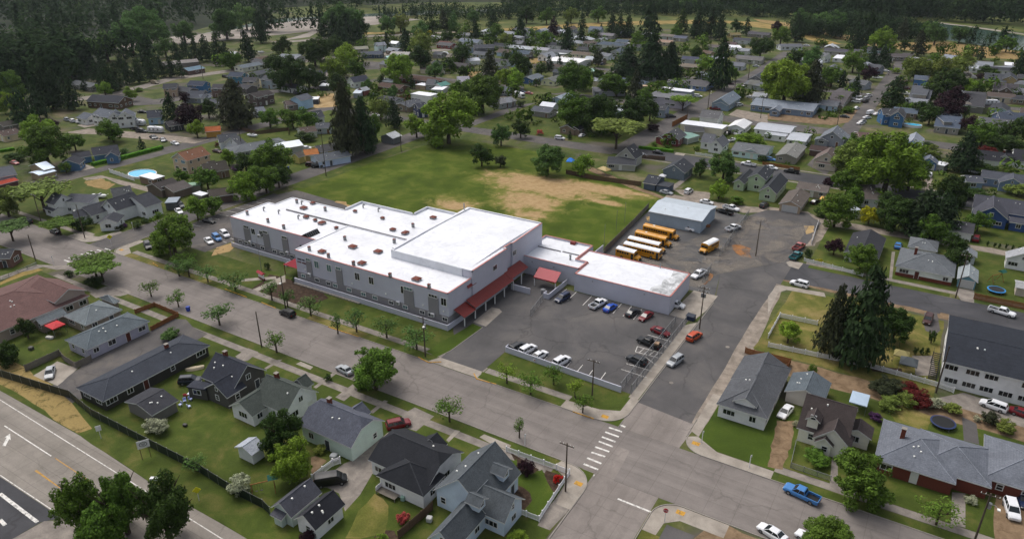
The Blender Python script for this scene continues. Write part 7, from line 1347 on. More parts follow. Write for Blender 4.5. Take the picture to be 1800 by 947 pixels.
trees(2, 'C', [(380, 260, 60, 14, 'c'), (60, 190, 45, 14, 'c'), (480, 250, 40, 13, 'c'), (290, 190, 40, 13, 'p', 'C'), (490, 160, 35, 12, 'c'), (750, 190, 45, 15, 'c'), (810, 190, 45, 15, 'c'), (960, 160, 80, 18, 'c'), (1300, 170, 60, 18, 'c'), (1390, 160, 60, 18, 'c'), (1450, 200, 50, 16, 'c'), (1180, 160, 50, 12, 'd'), (860, 590, 60, 12, 'k', 'C', 'reddish-brown conifer left of the tan panel roof'), (260, 440, 35, 8, 'c'), (330, 440, 30, 8, 'c'), (1270, 200, 40, 16, 'c'), (95, 290, 20, 7, 'c'), (5, 280, 25, 7, 'c'), (620, 190, 14, 5, 'c'), (695, 180, 45, 7, 'c')])
trees(2, 'D', [(450, 770, 125, 12, 'm', 'D', 'green maple at the left of the row of four maples'), (620, 780, 130, 12, 'd', 'D', 'dark maple second in the row of four maples'), (840, 770, 115, 11, 'd', 'D', 'broad dark maple third in the row of four maples'), (960, 760, 70, 10, 'd', 'D', 'dark maple at the right end of the row of maples'), (730, 880, 190, 10, 'o', 'U', 'wide yellow-green tree north of the playing field'), (1190, 690, 95, 6, 'b', 'U', 'flat-topped bright green tree by the lilac apartments'), (430, 540, 110, 9, 'm'), (220, 260, 55, 9, 'm'), (30, 540, 70, 8, 'b'), (60, 440, 75, 8, 'd'), (1730, 320, 70, 9, 'd'), (1280, 360, 40, 5, 'd'), (600, 410, 45, 5, 'k'), (680, 570, 80, 6, 'm'), (590, 520, 50, 6, 'd'), (730, 590, 70, 6, 'm'), (500, 560, 60, 6, 'b'), (170, 570, 28, 4, 'd'), (205, 480, 40, 5, 'd'), (680, 350, 50, 6, 'd', 'B'), (1350, 440, 60, 6, 'b'), (1520, 500, 50, 5, 'm'), (1660, 420, 35, 4, 'm', 'B'), (1590, 380, 30, 3, 'm', 'B'), (240, 110, 50, 7, 'm'), (100, 90, 60, 9, 'd'), (410, 100, 50, 7, 'o'), (600, 100, 50, 6, 'm'), (140, 240, 35, 5, 'm'), (1220, 20, 50, 9, 'g'), (1560, 180, 40, 7, 'd'), (1630, 190, 35, 8, 'c', 'C'), (1700, 60, 40, 9, 'g'), (20, 590, 40, 6, 'b'), (1030, 590, 40, 4, 'm'), (870, 260, 50, 6, 'm'), (1140, 220, 40, 6, 'm'), (830, 560, 40, 6, 'd'), (920, 660, 60, 7, 'm'), (60, 720, 40, 3, 'd', 'B'), (1480, 560, 30, 3, 'm', 'B'), (980, 880, 50, 4, 'p', 'B'), (60, 890, 60, 5, 'd')])
trees(6, 'D', [(250, 190, 105, 8.5, 'g', 'D', 'bushy grey-green tree at the upper edge of the playing field'), (495, 225, 75, 7, 'b', 'D', 'round bright tree by the rusty shed on the field edge'), (1310, 255, 55, 5.5, 'd'), (1475, 240, 95, 8, 'g', 'D', 'grey-green ash tree beside the black street'), (1440, 400, 65, 4, 'b'), (1560, 480, 60, 2.6, 'm', 'B'), (190, 10, 28, 2.6, 'f', 'B', 'pink-flowering bush beside the white car street'), (1280, 120, 25, 2, 'm', 'B'), (1080, 115, 25, 2, 'm', 'B'), (1640, 70, 110, 3, 'b', 'B'), (400, 30, 20, 3, 'c', 'C'), (1730, 190, 40, 2.4, 'd', 'B'), (990, 95, 25, 2, 'm', 'B'), (1000, 130, 130, 1.6, 'm', 'B')] [:-1])
trees(1, 'D', [(1330, 800, 175, 17, 'b', 'D', 'giant round green tree standing at the corner of the playing field'), (1110, 870, 75, 7, 'b'), (980, 470, 100, 8, 'b', 'D', 'lime green round tree in the middle of the houses'), (620, 380, 85, 9, 'b'), (540, 480, 80, 7, 'b'), (230, 500, 115, 14, 'd'), (360, 520, 80, 13, 'd'), (400, 350, 90, 12, 'd'), (90, 810, 65, 8, 'm'), (250, 820, 60, 6, 'm'), (350, 820, 70, 6, 'm'), (200, 790, 40, 5, 'm'), (1150, 290, 85, 11, 'o', 'D', 'yellow-green willow in the far houses'), (1140, 400, 80, 8, 'd'), (1570, 640, 130, 9, 'm'), (860, 740, 80, 8, 'o'), (560, 590, 80, 7, 'd'), (750, 880, 110, 8, 'm'), (440, 540, 45, 7, 'd'), (950, 640, 45, 6, 'g'), (870, 550, 35, 5, 'd'), (1040, 620, 30, 3, 'o', 'B'), (770, 590, 40, 4, 'g'), (870, 600, 22, 3, 'r', 'B', 'crimson round maple beside the chocolate ranch'), (1330, 440, 45, 6, 'd'), (1240, 490, 60, 7, 'g'), (1740, 530, 70, 8, 'b'), (1430, 360, 70, 8, 'd'), (1390, 610, 50, 6, 'm'), (1500, 600, 70, 8, 'm'), (1190, 30, 30, 3, 'd', 'B')][:-1] + [(600, 140, 110, 12, 'g'), (720, 200, 60, 10, 'd'), (690, 110, 60, 10, 'g'), (1225, 180, 50, 9, 'd'), (1140, 210, 60, 7, 'g'), (1330, 250, 40, 5, 'd'), (1660, 220, 60, 9, 'm'), (1610, 260, 30, 4, 'm'), (1730, 270, 50, 9, 'o'), (1510, 110, 50, 12, 'g'), (1740, 390, 35, 5, 'd'), (120, 430, 60, 8, 'd'), (540, 310, 60, 8, 'd'), (180, 320, 60, 5, 'd'), (910, 160, 60, 8, 'g'), (1000, 150, 60, 8, 'o'), (1370, 460, 25, 4, 'm'), (1440, 490, 40, 5, 'd'), (1200, 240, 25, 6, 'y'), (690, 480, 70, 4, 'm')])
trees(1, 'C', [(905, 290, 35, 11, 'c'), (1035, 290, 50, 12, 'c'), (470, 190, 50, 15, 'c'), (540, 200, 60, 16, 'c'), (620, 210, 60, 15, 'c'), (700, 230, 50, 14, 'c'), (1620, 480, 75, 15, 'k', 'C', 'brown leaning cedar by the white saltbox'), (1080, 570, 30, 6, 'c'), (1260, 470, 30, 7, 'c'), (1370, 150, 40, 12, 'g'), (1300, 150, 40, 10, 'k'), (1520, 210, 40, 10, 'c'), (1640, 140, 45, 14, 'c'), (50, 120, 60, 16, 'c'), (20, 200, 60, 16, 'c'), (590, 250, 60, 14, 'c')])
trees(5, 'D', [(110, 180, 120, 8, 'm', 'D', 'green tree group corner beside the pale metal roof'), (60, 330, 90, 6, 'm'), (150, 310, 75, 5, 'd'), (190, 60 + 40, 60, 3, 'm', 'B'), (1565, 165, 75, 4.6, 'd', 'D', 'smaller round dark tree at the edge of the playing field'), (1695, 205, 42, 4, 'k', 'D', 'brownish bush-like tree at the edge of the playing field'), (1700, 20, 60, 10, 'g')] + [(340, 40, 70, 3, 'd', 'B')])
trees(4, 'D', [(300, 90, 120, 12, 'm', 'D', 'large rounded tree beside the steel-blue ranch'), (510, 70, 55, 6, 'm'), (770, 0, 65, 6, 'm', 'D', 'round lawn tree between the two left streets'), (270, 410, 165, 8, 'o', 'U', 'spreading olive tree at the left street corner'), (60, 660, 110, 7, 'g', 'U', 'grey-green street tree at the left edge'), (400, 640, 95, 5, 'm', 'U'), (560, 640, 65, 4, 'd', 'B'), (1185, 700, 140, 11, 'm', 'D', 'full green tree over the west parking lot entrance'), (1360, 530, 80, 7.5, 'b', 'D', 'bright round tree at the west parking stalls'), (1465, 510, 65, 7, 'm', 'D', 'second round tree at the west parking stalls'), (1430, 320, 75, 5, 'm'), (1580, 180, 55, 5, 'b'), (1700, 210, 70, 7, 'd'), (1690, 370, 90, 6.5, 'b'), (1640, 260, 40, 3, 'v', 'B', 'lilac-purple bush beside the dark bungalow'), (450, 250, 35, 3.4, 'm'), (850, 140, 35, 2.4, 'g', 'B'), (950, 650, 40, 2.2, 'd', 'B'), (1005, 620, 30, 1.8, 'd', 'B'), (820, 670, 35, 1.4, 'k', 'B'), (862, 655, 22, 1.4, 'v', 'B'), (110, 870, 30, 3, 'v', 'B'), (1507, 95, 18, 2, 'r', 'B'), (1260, 310, 45, 3.4, 'm'), (1280, 890, 90, 5, 'm', 'S'), (640, 900, 130, 6, 'm', 'U', 'spreading street tree beside the left crosswalk'), (30, 480, 90, 6, 'o'), (100, 180, 60, 3, 'd', 'B'), (1330, 370, 60, 3, 'm', 'B'), (1770, 280, 60, 5, 'm')])
trees(4, 'C', [(978, 90, 26, 4.5, 'c', 'C', 'small round-topped fir inside the hedged lawn')])
trees(0, 'C', [(1180, 760, 62, 11, 'c', 'C', 'blunt dark fir beside the black craftsman'), (490, 660, 60, 15, 'c'), (140, 760, 70, 16, 'c'), (250, 720, 60, 15, 'c'), (330, 600, 90, 17, 'c'), (740, 540, 60, 9, 'c'), (840, 460, 40, 10, 'c'), (1020, 380, 70, 15, 'c'), (660, 500, 40, 9, 'c'), (570, 500, 35, 9, 'c'), (580, 590, 25, 7, 'c'), (1220, 370, 40, 10, 'c'), (1280, 340, 40, 12, 'c'), (1350, 360, 45, 12, 'c'), (1420, 340, 50, 13, 'c'), (1500, 350, 50, 13, 'c'), (1710, 330, 60, 16, 'c'), (1180, 470, 40, 8, 'c'), (1110, 470, 40, 8, 'c'), (1250, 480, 35, 8, 'c'), (950, 500, 45, 8, 'c'), (880, 510, 45, 8, 'c'), (1040, 490, 45, 8, 'c'), (800, 540, 50, 8, 'c'), (700, 460, 35, 8, 'c'), (1560, 370, 40, 11, 'c')])
trees(0, 'D', [(1310, 790, 85, 7, 'p', 'D', 'purple-black tree beside the open-branched fir'), (740, 890, 60, 6, 'm'), (260, 910, 90, 7, 'b'), (1600, 410, 60, 7, 'm'), (1280, 680, 35, 4, 'p'), (900, 650, 40, 3.4, 'b'), (720, 610, 45, 4, 'b'), (960, 620, 30, 2.6, 'm', 'B'), (1360, 890, 55, 5, 'b'), (30, 600, 90, 12, 'm'), (60, 700, 60, 10, 'b'), (1440, 750, 60, 5, 'd'), (330, 860, 60, 4, 'p', 'B'), (1700, 110, 80, 14, 'g'), (1000, 170, 110, 14, 'g'), (1560, 160, 90, 12, 'g'), (600, 330, 80, 12, 'g'), (730, 320, 80, 12, 'g'), (900, 250, 100, 13, 'g'), (1080, 230, 80, 12, 'g'), (380, 360, 90, 13, 'd'), (150, 380, 90, 14, 'd'), (70, 480, 80, 13, 'd'), (480, 470, 60, 11, 'd'), (1270, 210, 70, 12, 'g'), (1140, 320, 60, 11, 'g')])
tall(11, 'C', [(620, 710, 20, 165, 'c', 'very tall dark fir at the centre of the corner lot'), (420, 650, 145, 100, 'k', 'thinner brownish spruce left of the very tall fir'), (500, 640, 165, 60, 'c', 'dark spruce wedged between the two firs of the corner lot')])
tall(2, 'C', [(960, 560, 225, 120, 'c', 'tall dark fir in the middle of the big conifer clump'), (790, 560, 320, 115, 'c', 'wide dark fir at the left of the big conifer clump'), (1090, 560, 285, 90, 'c', 'dark fir at the right of the big conifer clump'), (1435, 620, 255, 85, 'c', 'lone tall fir beside the long side street')])
tall(1, 'C', [(640, 1090, 550, 105, 'k', 'tall brown-green cedar at the street by the field'), (755, 1060, 660, 95, 'c', 'second tall cedar at the street by the field'), (960, 890, 680, 62, 'c', 'pointed fir left of the giant green tree')])
tall(0, 'C', [(1650, 880, 540, 130, 'k', 'big open-branched dark fir above the left neighbourhood')])
tall(7, 'C', [(1060, 720, 400, 150, 'c', 'broad dark cedar filling the block north of the alley'), (1190, 700, 420, 110, 'c', 'right-hand dark cedar of the block north of the alley'), (1340, 280, 0, 95, 'c', 'tall black-green fir behind the white carport on the right')])
tall(32, 'C', [(190, 880, 500, 150, 'c', 'big dark conifer beside the street of white vans')])
# a few smaller ones near the school
trees(41, 'B', [(40, 360, 32, 1.6, 'd'), (1230, 760, 20, .9, 'm')][:1]); trees(38, 'B', [(470, 810, 35, 2.0, 'd')])
# ---------------------------------------------------------------- the woods beyond the river: one uncountable mass
def wood_mass(name, polys, n, seed, hmin, hmax, label, cat='woodland', dens=85):
    rg = np.random.default_rng(seed); pts = []
    def inside(p, poly):
        c = False; k = len(poly)
        for i in range(k):
            a, b_ = poly[i], poly[i - 1]
            if (a[1] > p[1]) != (b_[1] > p[1]) and p[0] < (b_[0] - a[0]) * (p[1] - a[1]) / (b_[1] - a[1]) + a[0]: c = not c
        return c
    for poly, share in polys:
        xs = [q[0] for q in poly]; ys = [q[1] for q in poly]; k = 0
        while k < n * share:
            p = (rg.uniform(min(xs), max(xs)), rg.uniform(min(ys), max(ys)))
            if inside(p, poly): pts.append(p); k += 1
    Pn, Nn, Sz = [], [], []
    for (x, y) in pts:
        h = rg.uniform(hmin, hmax); con = rg.random() < .35; r = h * (rg.uniform(.17, .22) if con else rg.uniform(.28, .4)); m_ = dens
        d = rg.normal(size=(m_, 3)); d /= np.linalg.norm(d, axis=1)[:, None]
        if con:
            z = rg.uniform(.05, 1, m_); a = rg.uniform(0, 6.283, m_); rr_ = r * (1 - z) ** .8 * rg.uniform(.6, 1.05, m_)
            q = np.stack([x + np.cos(a) * rr_, y + np.sin(a) * rr_, z * h], 1); nn = np.stack([np.cos(a), np.sin(a), np.full(m_, .8)], 1)
        else:
            f = 1 + .25 * np.sin(d[:, 0] * 5 + x) * np.cos(d[:, 1] * 6 + y)
            q = np.stack([x + d[:, 0] * r * f, y + d[:, 1] * r * f, h * .58 + d[:, 2] * h * .42 * f], 1); nn = d + np.array([0, 0, .4])
        nn = nn + rg.normal(size=nn.shape) * .35; nn /= np.linalg.norm(nn, axis=1)[:, None]
        Pn.append(q); Nn.append(nn); Sz.append(np.full(m_, h * .07) * rg.uniform(.7, 1.4, m_))
    Pn = np.concatenate(Pn); keep = Pn[:, 2] > .2
    me = cards(name, Pn[keep], np.concatenate(Nn)[keep], np.concatenate(Sz)[keep], rg, 'wood_mass'); o = ob(name, me)
    return tag(o, label, cat, kind='stuff')
wood_mass('riverside_wood', [([(-1500, 60), (-720, 60), (-640, 250), (-600, 360), (-660, 560), (-560, 720), (-640, 800), (-2000, 1500)], .42), ([(-640, 200), (-520, 330), (-470, 260), (-480, 170), (-640, 90)], .05), ([(-402, 163), (-404, 198), (-460, 244), (-515, 288), (-600, 270), (-620, 200), (-520, 110), (-440, 110)], .026), ([(-560, 860), (-420, 900), (-380, 1150), (-900, 1600), (-1500, 1300), (-800, 800)], .2), ([(-560, 480), (-540, 500), (-520, 560), (-530, 520)], .003)], 5600, 5, 15, 28, 'dark unbroken woodland filling the upper left beyond the river')
wood_mass('far_wood', [([(-560, 900), (-250, 905), (-110, 885), (0, 975), (250, 1005), (330, 1100), (-100, 1160), (-600, 1150)], .5), ([(-420, 925), (-250, 915), (-110, 900), (0, 985), (250, 1010), (900, 900), (900, 1700), (-600, 1800)], .6), ([(-150, 880), (-100, 830), (-60, 850), (-40, 890), (20, 870), (60, 890), (-20, 960)], .04), ([(40, 870), (150, 760), (420, 560), (600, 700), (300, 1000)], .14)], 3600, 9, 14, 30, 'distant dark treeline along the top of the view')
wood_mass('riverbank_trees', [([(-130, 770), (-70, 745), (-25, 735), (-30, 755), (-70, 775), (-120, 820)], .3), ([(-480, 700), (-260, 880), (-180, 860), (-200, 830), (-300, 780), (-440, 640), (-480, 600)], .35), ([(-140, 700), (-95, 690), (-90, 710), (-130, 735)], .15), ([(60, 700), (160, 620), (170, 640), (70, 725)], .1), ([(-560, 620), (-520, 700), (-480, 690), (-520, 600)], .1), ([(-500, 800), (-100, 870), (-60, 840), (-140, 830), (-300, 800), (-460, 740)], .5), ([(-60, 740), (30, 715), (30, 700), (-60, 715)], .06)], 640, 12, 8, 16, 'loose grey-green trees strung along the river bank')
# undergrowth: the shrubs and small trees along the back fences of the far blocks, which nobody could count
rg_ = np.random.default_rng(77); Pq, Nq, Sq = [], [], []; hs_ = np.array([(l[1], l[2]) for l in LAND] + GAPS); nn_ = 0
while nn_ < 1300:
    x, y = rg_.uniform(-440, 130), rg_.uniform(286, 700)
    if y > 640 + .3 * (x + 100) and x > -440 and y > 600: continue
    if rg_.random() < .6: x = round(x / 17) * 17 + rg_.normal() * 1.2
    if any(a - 3 < x < b_ + 3 for a, b_ in ((-122, -110), (-46, -34), (-203, -192))) or any(a - 3 < y < b_ + 3 for a, b_ in ((275, 290), (353, 380), (454, 464))): continue
    if x < -380 and y < 330: continue
    if ((hs_ - (x, y)) ** 2).sum(1).min() < 49: continue
    nn_ += 1; big = rg_.random() < .35; h = rg_.uniform(3.5, 8.5) if big else rg_.uniform(1, 2.6); r = h * rg_.uniform(.4, .55) if big else rg_.uniform(1, 2.4); k = 90 if big else 40
    d_ = rg_.normal(size=(k, 3)); d_ /= np.linalg.norm(d_, axis=1)[:, None]; f_ = 1 + .3 * np.sin(d_[:, 0] * 4 + x) * np.cos(d_[:, 1] * 5)
    Pq.append(np.stack([x + d_[:, 0] * r * f_, y + d_[:, 1] * r * f_, h * .55 + d_[:, 2] * h * .45 * f_], 1)); q_ = d_ + rg_.normal(size=d_.shape) * .35 + (0, 0, .4); Nq.append(q_ / np.linalg.norm(q_, axis=1)[:, None]); Sq.append(np.full(k, r * .3) * rg_.uniform(.6, 1.3, k))
tag(ob('garden_undergrowth', cards('garden_undergrowth', np.concatenate(Pq), np.concatenate(Nq), np.concatenate(Sq), rg_, 'undergrowth')), 'mixed shrubs and small trees along the back fences of the far blocks', 'undergrowth', kind='stuff')
# ---------------------------------------------------------------- vehicles
LOT = 'cars in the school parking lot'
cars(10, [('suv', 'dark blue', 350, 250, -102, 'dark blue SUV in the stall nearest the walled courtyard', LOT), ('pickup', 'white', 598, 290, 78, 'white pickup parked with its bed towards the lot', LOT), ('sedan', 'blue', 682, 315, 80, 'bright blue car beside the white pickup', LOT), ('sedan', 'dark grey', 838, 350, 76, 'dark grey car between the blue and red cars', LOT), ('sedan', 'red', 928, 375, -102, 'dark red car at the end of the annex wall row', LOT),
 ('sedan', 'red', 1030, 480, -12, 'maroon hatchback facing the chain-link fence', LOT), ('pickup', 'black', 950, 560, 168, 'black pickup carrying a brown load by the striped bay', LOT), ('suv', 'dark grey', 865, 680, 168, 'long dark grey SUV below the striped bay', LOT), ('suv', 'dark grey', 40, 590, 78, 'grey SUV at the left end of the low wall row', LOT), ('suv', 'white', 110, 605, 78, 'white boxy SUV second along the low wall', LOT), ('sedan', 'white', 190, 645, 78, 'white car third along the low wall', LOT), ('suv', 'white', 345, 685, 76, 'white minivan alone by the low wall', LOT),
 ('suv', 'orange', 1265, 515, 76, 'orange car parked at the kerb by the utility pole', 'vehicles on the cross street'), ('suv', 'silver', 1132, 685, -104, 'silver SUV driving down the cross street', 'vehicles on the cross street'), ('pickup', 'white', 1297, 85, -104, 'white crew-cab pickup outside the annex corner', 'vehicles of the bus yard'), ('suv', 'white', 1135, 295, 0, 'white pickup under the annex roof end', 'vehicles of the bus yard')])
cars(36, [('pickup', 'white', 640, 55, -16, 'white utility pickup in front of the metal shed', 'vehicles of the bus yard'), ('pickup', 'white', 945, 150, -12, 'white pickup with open bed beside the white van', 'vehicles of the bus yard'), ('van', 'white', 1065, 105, -8, 'white cargo van beside the metal shed', 'vehicles of the bus yard'), ('pickup', 'white', 1545, 150, 66, 'white pickup with dark bed by the yard fence', 'vehicles of the bus yard')])
cars(6, [('pickup', 'black', 1475, 560, 165, 'black pickup right of the metal shed', 'vehicles of the bus yard'), ('pickup', 'white', 1520, 535, -15, 'white pickup behind the black one at the metal shed', 'vehicles of the bus yard'), ('sedan', 'silver', 1070, 425, -4, 'silver car beside the navy garden garage'), ('suv', 'white', 1225, 418, 85, 'white SUV on the small gravel pad'), ('suv', 'dark grey', 1750, 515, 80), ('pickup', 'white', 1640, 230, 172), ('sedan', 'black', 1015, 148, 0, 'black car on the street before the red house'), ('sedan', 'white', 905, 170, 0), ('suv', 'white', 332, 50, 5), ('boat', 'white', 1525, 65, 60, 'white boat with an orange deck behind the white cape'), ('sedan', 'white', 1350, 492, 0)])
cars(34, [('sedan', 'silver', 450, 555, 0), ('pickup', 'black', 660, 598, 180), ('sedan', 'black', 915, 915, 60), ('pickup', 'white', 120, 205, 60), ('sedan', 'white', 1380, 98, 60), ('sedan', 'silver', 1400, 80, 60), ('sedan', 'white', 1445, 38, 55), ('sedan', 'dark grey', 1215, 28, 0)])
cars(31, [('van', 'white', 890, 465, 65), ('sedan', 'white', 960, 475, 65), ('sedan', 'white', 740, 415, -110), ('suv', 'white', 870, 285, 65), ('suv', 'silver', 845, 315, 65), ('suv', 'black', 835, 345, 65), ('boat', 'white', 740, 290, 170), ('boat', 'white', 745, 320, 170), ('suv', 'white', 740, 345, 170), ('boat', 'white', 965, 100, 0), ('suv', 'white', 600, 95, 20), ('sedan', 'white', 1265, 262, 0), ('sedan', 'brown', 1240, 150, 0), ('boat', 'tan', 1270, 130, 0)])
cars(29, [('pickup', 'faded red', 145, 315, 78, 'faded red pickup parked on the road shoulder'), ('pickup', 'teal', 115, 410, 78, 'teal pickup with white cab parked behind the red one'), ('suv', 'white', 150, 700, 172, 'white SUV driving on the side street'), ('sedan', 'light blue', 1178, 300, 88, 'pale blue car beside the duplex driveway')])
cars(27, [('pickup', 'white', 1545, 280, -14, 'white lifted pickup parked on the side street'), ('suv', 'brown', 778, 360, -95, 'dark maroon car backed into the short driveway')])
cars(28, [('suv', 'white', 1460, 70, 168, 'white SUV parked in the back lane'), ('sedan', 'red', 1770, 150, -8, 'bright red car at the right edge of the lane')])
cars(15, [('sedan', 'white', 118, 85, -100, 'white sedan on the grassy driveway between two houses'), ('pickup', 'light blue', 228, 640, 170, 'light blue pickup with white roof on the main street'), ('sedan', 'white', 30, 900, 162, 'white sedan parked on the lower kerb'), ('sedan', 'white', 290, 945, 162, 'white car half hidden at the bottom edge'), ('suv', 'white', 1645, 745, -80, 'white SUV on the driveway of the brick ranch'), ('sedan', 'dark blue', 1720, 670, -80)])
cars(13, [('suv', 'red', 960, 170, 42 + 10, 'shiny red SUV on the concrete driveway'), ('van', 'black', 505, 550, 45, 'black van in front of the grey garage')])
cars(9, [('suv', 'black', 218, 355, 175, 'black SUV parked at the kerb before the school lawn'), ('sedan', 'silver', 615, 745, 170, 'silver car half under the large street tree')])
cars(8, [('sedan', 'silver', 345, 765, -35, 'silver sedan on the cracked concrete pad'), ('suv', 'navy', 1320, 820, 40, 'dark car under the small brown carport roof')])
cars(4, [('sedan', 'white', 1448, 760, -20), ('suv', 'light blue', 1505, 740, -20, 'light blue car second in the west parking stalls'), ('suv', 'white', 1560, 715, -20, 'white SUV nearest the school in the west stalls'), ('sedan', 'black', 1450, 622, 5, 'black car alone in the far west stalls'), ('suv', 'dark grey', 1025, 795, -25, 'dark grey SUV beside the yellow kerb at the left lawn'), ('suv', 'black', 1080, 765, -25), ('sedan', 'navy', 382, 695, 175, 'dark sedan parked near the left intersection'), ('suv', 'black', 190, 625, 172, 'black SUV parked at the kerb beyond the dark sedan'), ('suv', 'grey', 1252, 515, -20), ('sedan', 'white', 1240, 555, -20, 'white car in front of the open carport'), ('pickup', 'white', 355, 300, 170), ('sedan', 'silver', 1130, 62, -30), ('sedan', 'white', 1213, 85, -5), ('sedan', 'dark red', 1507, 140, 0), ('pickup', 'blue', 1630, 135, 10), ('sedan', 'faded red', 100, 220, 0), ('sedan', 'grey', 1065, 43, -30), ('boat', 'white', 690, 452, 20, 'small white upturned boat lying on the lawn')])
cars(5, [('suv', 'dark red', 385, 235, 30), ('suv', 'black', 425, 242, 40, 'black SUV beside the dark red car on the dead-end street'), ('sedan', 'white', 350, 120, 40)])
cars(30, [('suv', 'silver', 690, 178, 165), ('suv', 'white', 750, 192, 165), ('sedan', 'white', 805, 200, 165, 'white sedan in the row by the tall white house'), ('trailer', 'white', 1440, 225, 20, 'white travel trailer left of the powder-blue house'), ('trailer', 'white', 1625, 300, 22, 'white travel trailer with dark stripes beside the black craftsman'), ('pickup', 'black', 1420, 275, 20), ('pickup', 'dark grey', 1475, 300, 20), ('sedan', 'dark grey', 1700, 385, -10, 'dark grey sedan at the end of the gravel lane'), ('sedan', 'grey', 1600, 360, 0), ('pickup', 'white', 545, 750, -20), ('sedan', 'black', 1480, 98, 30), ('sedan', 'white', 1345, 10, 0)])
cars(16, [('pickup', 'blue', 80, 850, 0), ('sedan', 'white', 1545, 488, 0), ('sedan', 'dark blue', 1510, 275, 0), ('sedan', 'white', 1555, 330, 0), ('sedan', 'white', 820, 825, 40), ('boat', 'white', 265, 700, 0)])
cars(19, [('motorhome', 'white', 1560, 765, -30, 'white motorhome with dark stripes on the lawn'), ('sedan', 'dark blue', 1585, 718, 0), ('sedan', 'faded red', 1660, 732, 0), ('boat', 'white', 720, 500, 0), ('sedan', 'red', 1590, 262, 0), ('trailer', 'white', 1735, 285, 0), ('sedan', 'white', 1770, 330, 0), ('sedan', 'grey', 40, 745, 0), ('van', 'white', 790, 325, 0)])
cars(20, [('sedan', 'silver', 410, 335, 0), ('boat', 'white', 895, 420, 0), ('van', 'white', 560, 190, 0), ('sedan', 'white', 1115, 380, 0), ('trailer', 'white', 1300, 235, 0), ('sedan', 'white', 620, 935, 60)])
cars(17, [('suv', 'white', 870, 290, 10), ('suv', 'white', 1298, 380, 60), ('sedan', 'black', 1295, 293, 0), ('sedan', 'white', 1415, 300, 0), ('pickup', 'red', 1050, 420, 5), ('suv', 'dark grey', 590, 500, 30), ('suv', 'black', 1170, 680, -100), ('sedan', 'white', 1305, 680, 60), ('sedan', 'blue', 690, 175, 0), ('sedan', 'red', 850, 200, 0), ('sedan', 'dark red', 1205, 160, 40), ('sedan', 'white', 1362, 180, -100)])
cars(21, [('motorhome', 'white', 1450, 330, -10), ('sedan', 'white', 1585, 295, 0), ('sedan', 'grey', 1715, 318, 0), ('suv', 'white', 440, 468, 0), ('sedan', 'silver', 1060, 510, 0)])
cars(32, [('trailer', 'white', 1380, 835, 25), ('sedan', 'white', 365, 715, 0), ('boat', 'white', 460, 290, 0), ('suv', 'dark red', 360, 650, 0), ('van', 'white', 1090, 520, 0), ('van', 'white', 1150, 520, 0), ('suv', 'brown', 330, 590, 0), ('sedan', 'white', 120, 440, 0), ('sedan', 'silver', 690, 350, 0)])
cars(33, [('suv', 'white', 640, 800, 88, 'white SUV at the top of the grass driveway'), ('boat', 'white', 1215, 768, -12, 'small white boat on the lawn below the hedge'), ('sedan', 'white', 10, 70, 60)])
cars(7, [('suv', 'red', 1445, 745, 85, 'dark red car beside the white-doored garage'), ('sedan', 'white', 25, 255, 0), ('sedan', 'light blue', 15, 195, 0)])
cars(18, [('suv', 'black', 410, 645, 5), ('van', 'white', 670, 535, 0), ('sedan', 'white', 1110, 318, 0), ('suv', 'black', 865, 325, 0), ('van', 'tan', 130, 388, 5), ('boat', 'white', 1240, 390 - 320, 0)])
rr = random.Random(4)
for i, (u0, v1) in enumerate(GAPS):
    if i % 3 == 0: vehicle(rr.choice(('sedan', 'suv', 'pickup', 'sedan', 'van')), rr.choice(('white', 'silver', 'grey', 'white', 'black', 'dark blue', 'red')), u0 + rr.uniform(7.5, 9), v1 - rr.uniform(3, 7), rr.choice((90, 90, 0)))
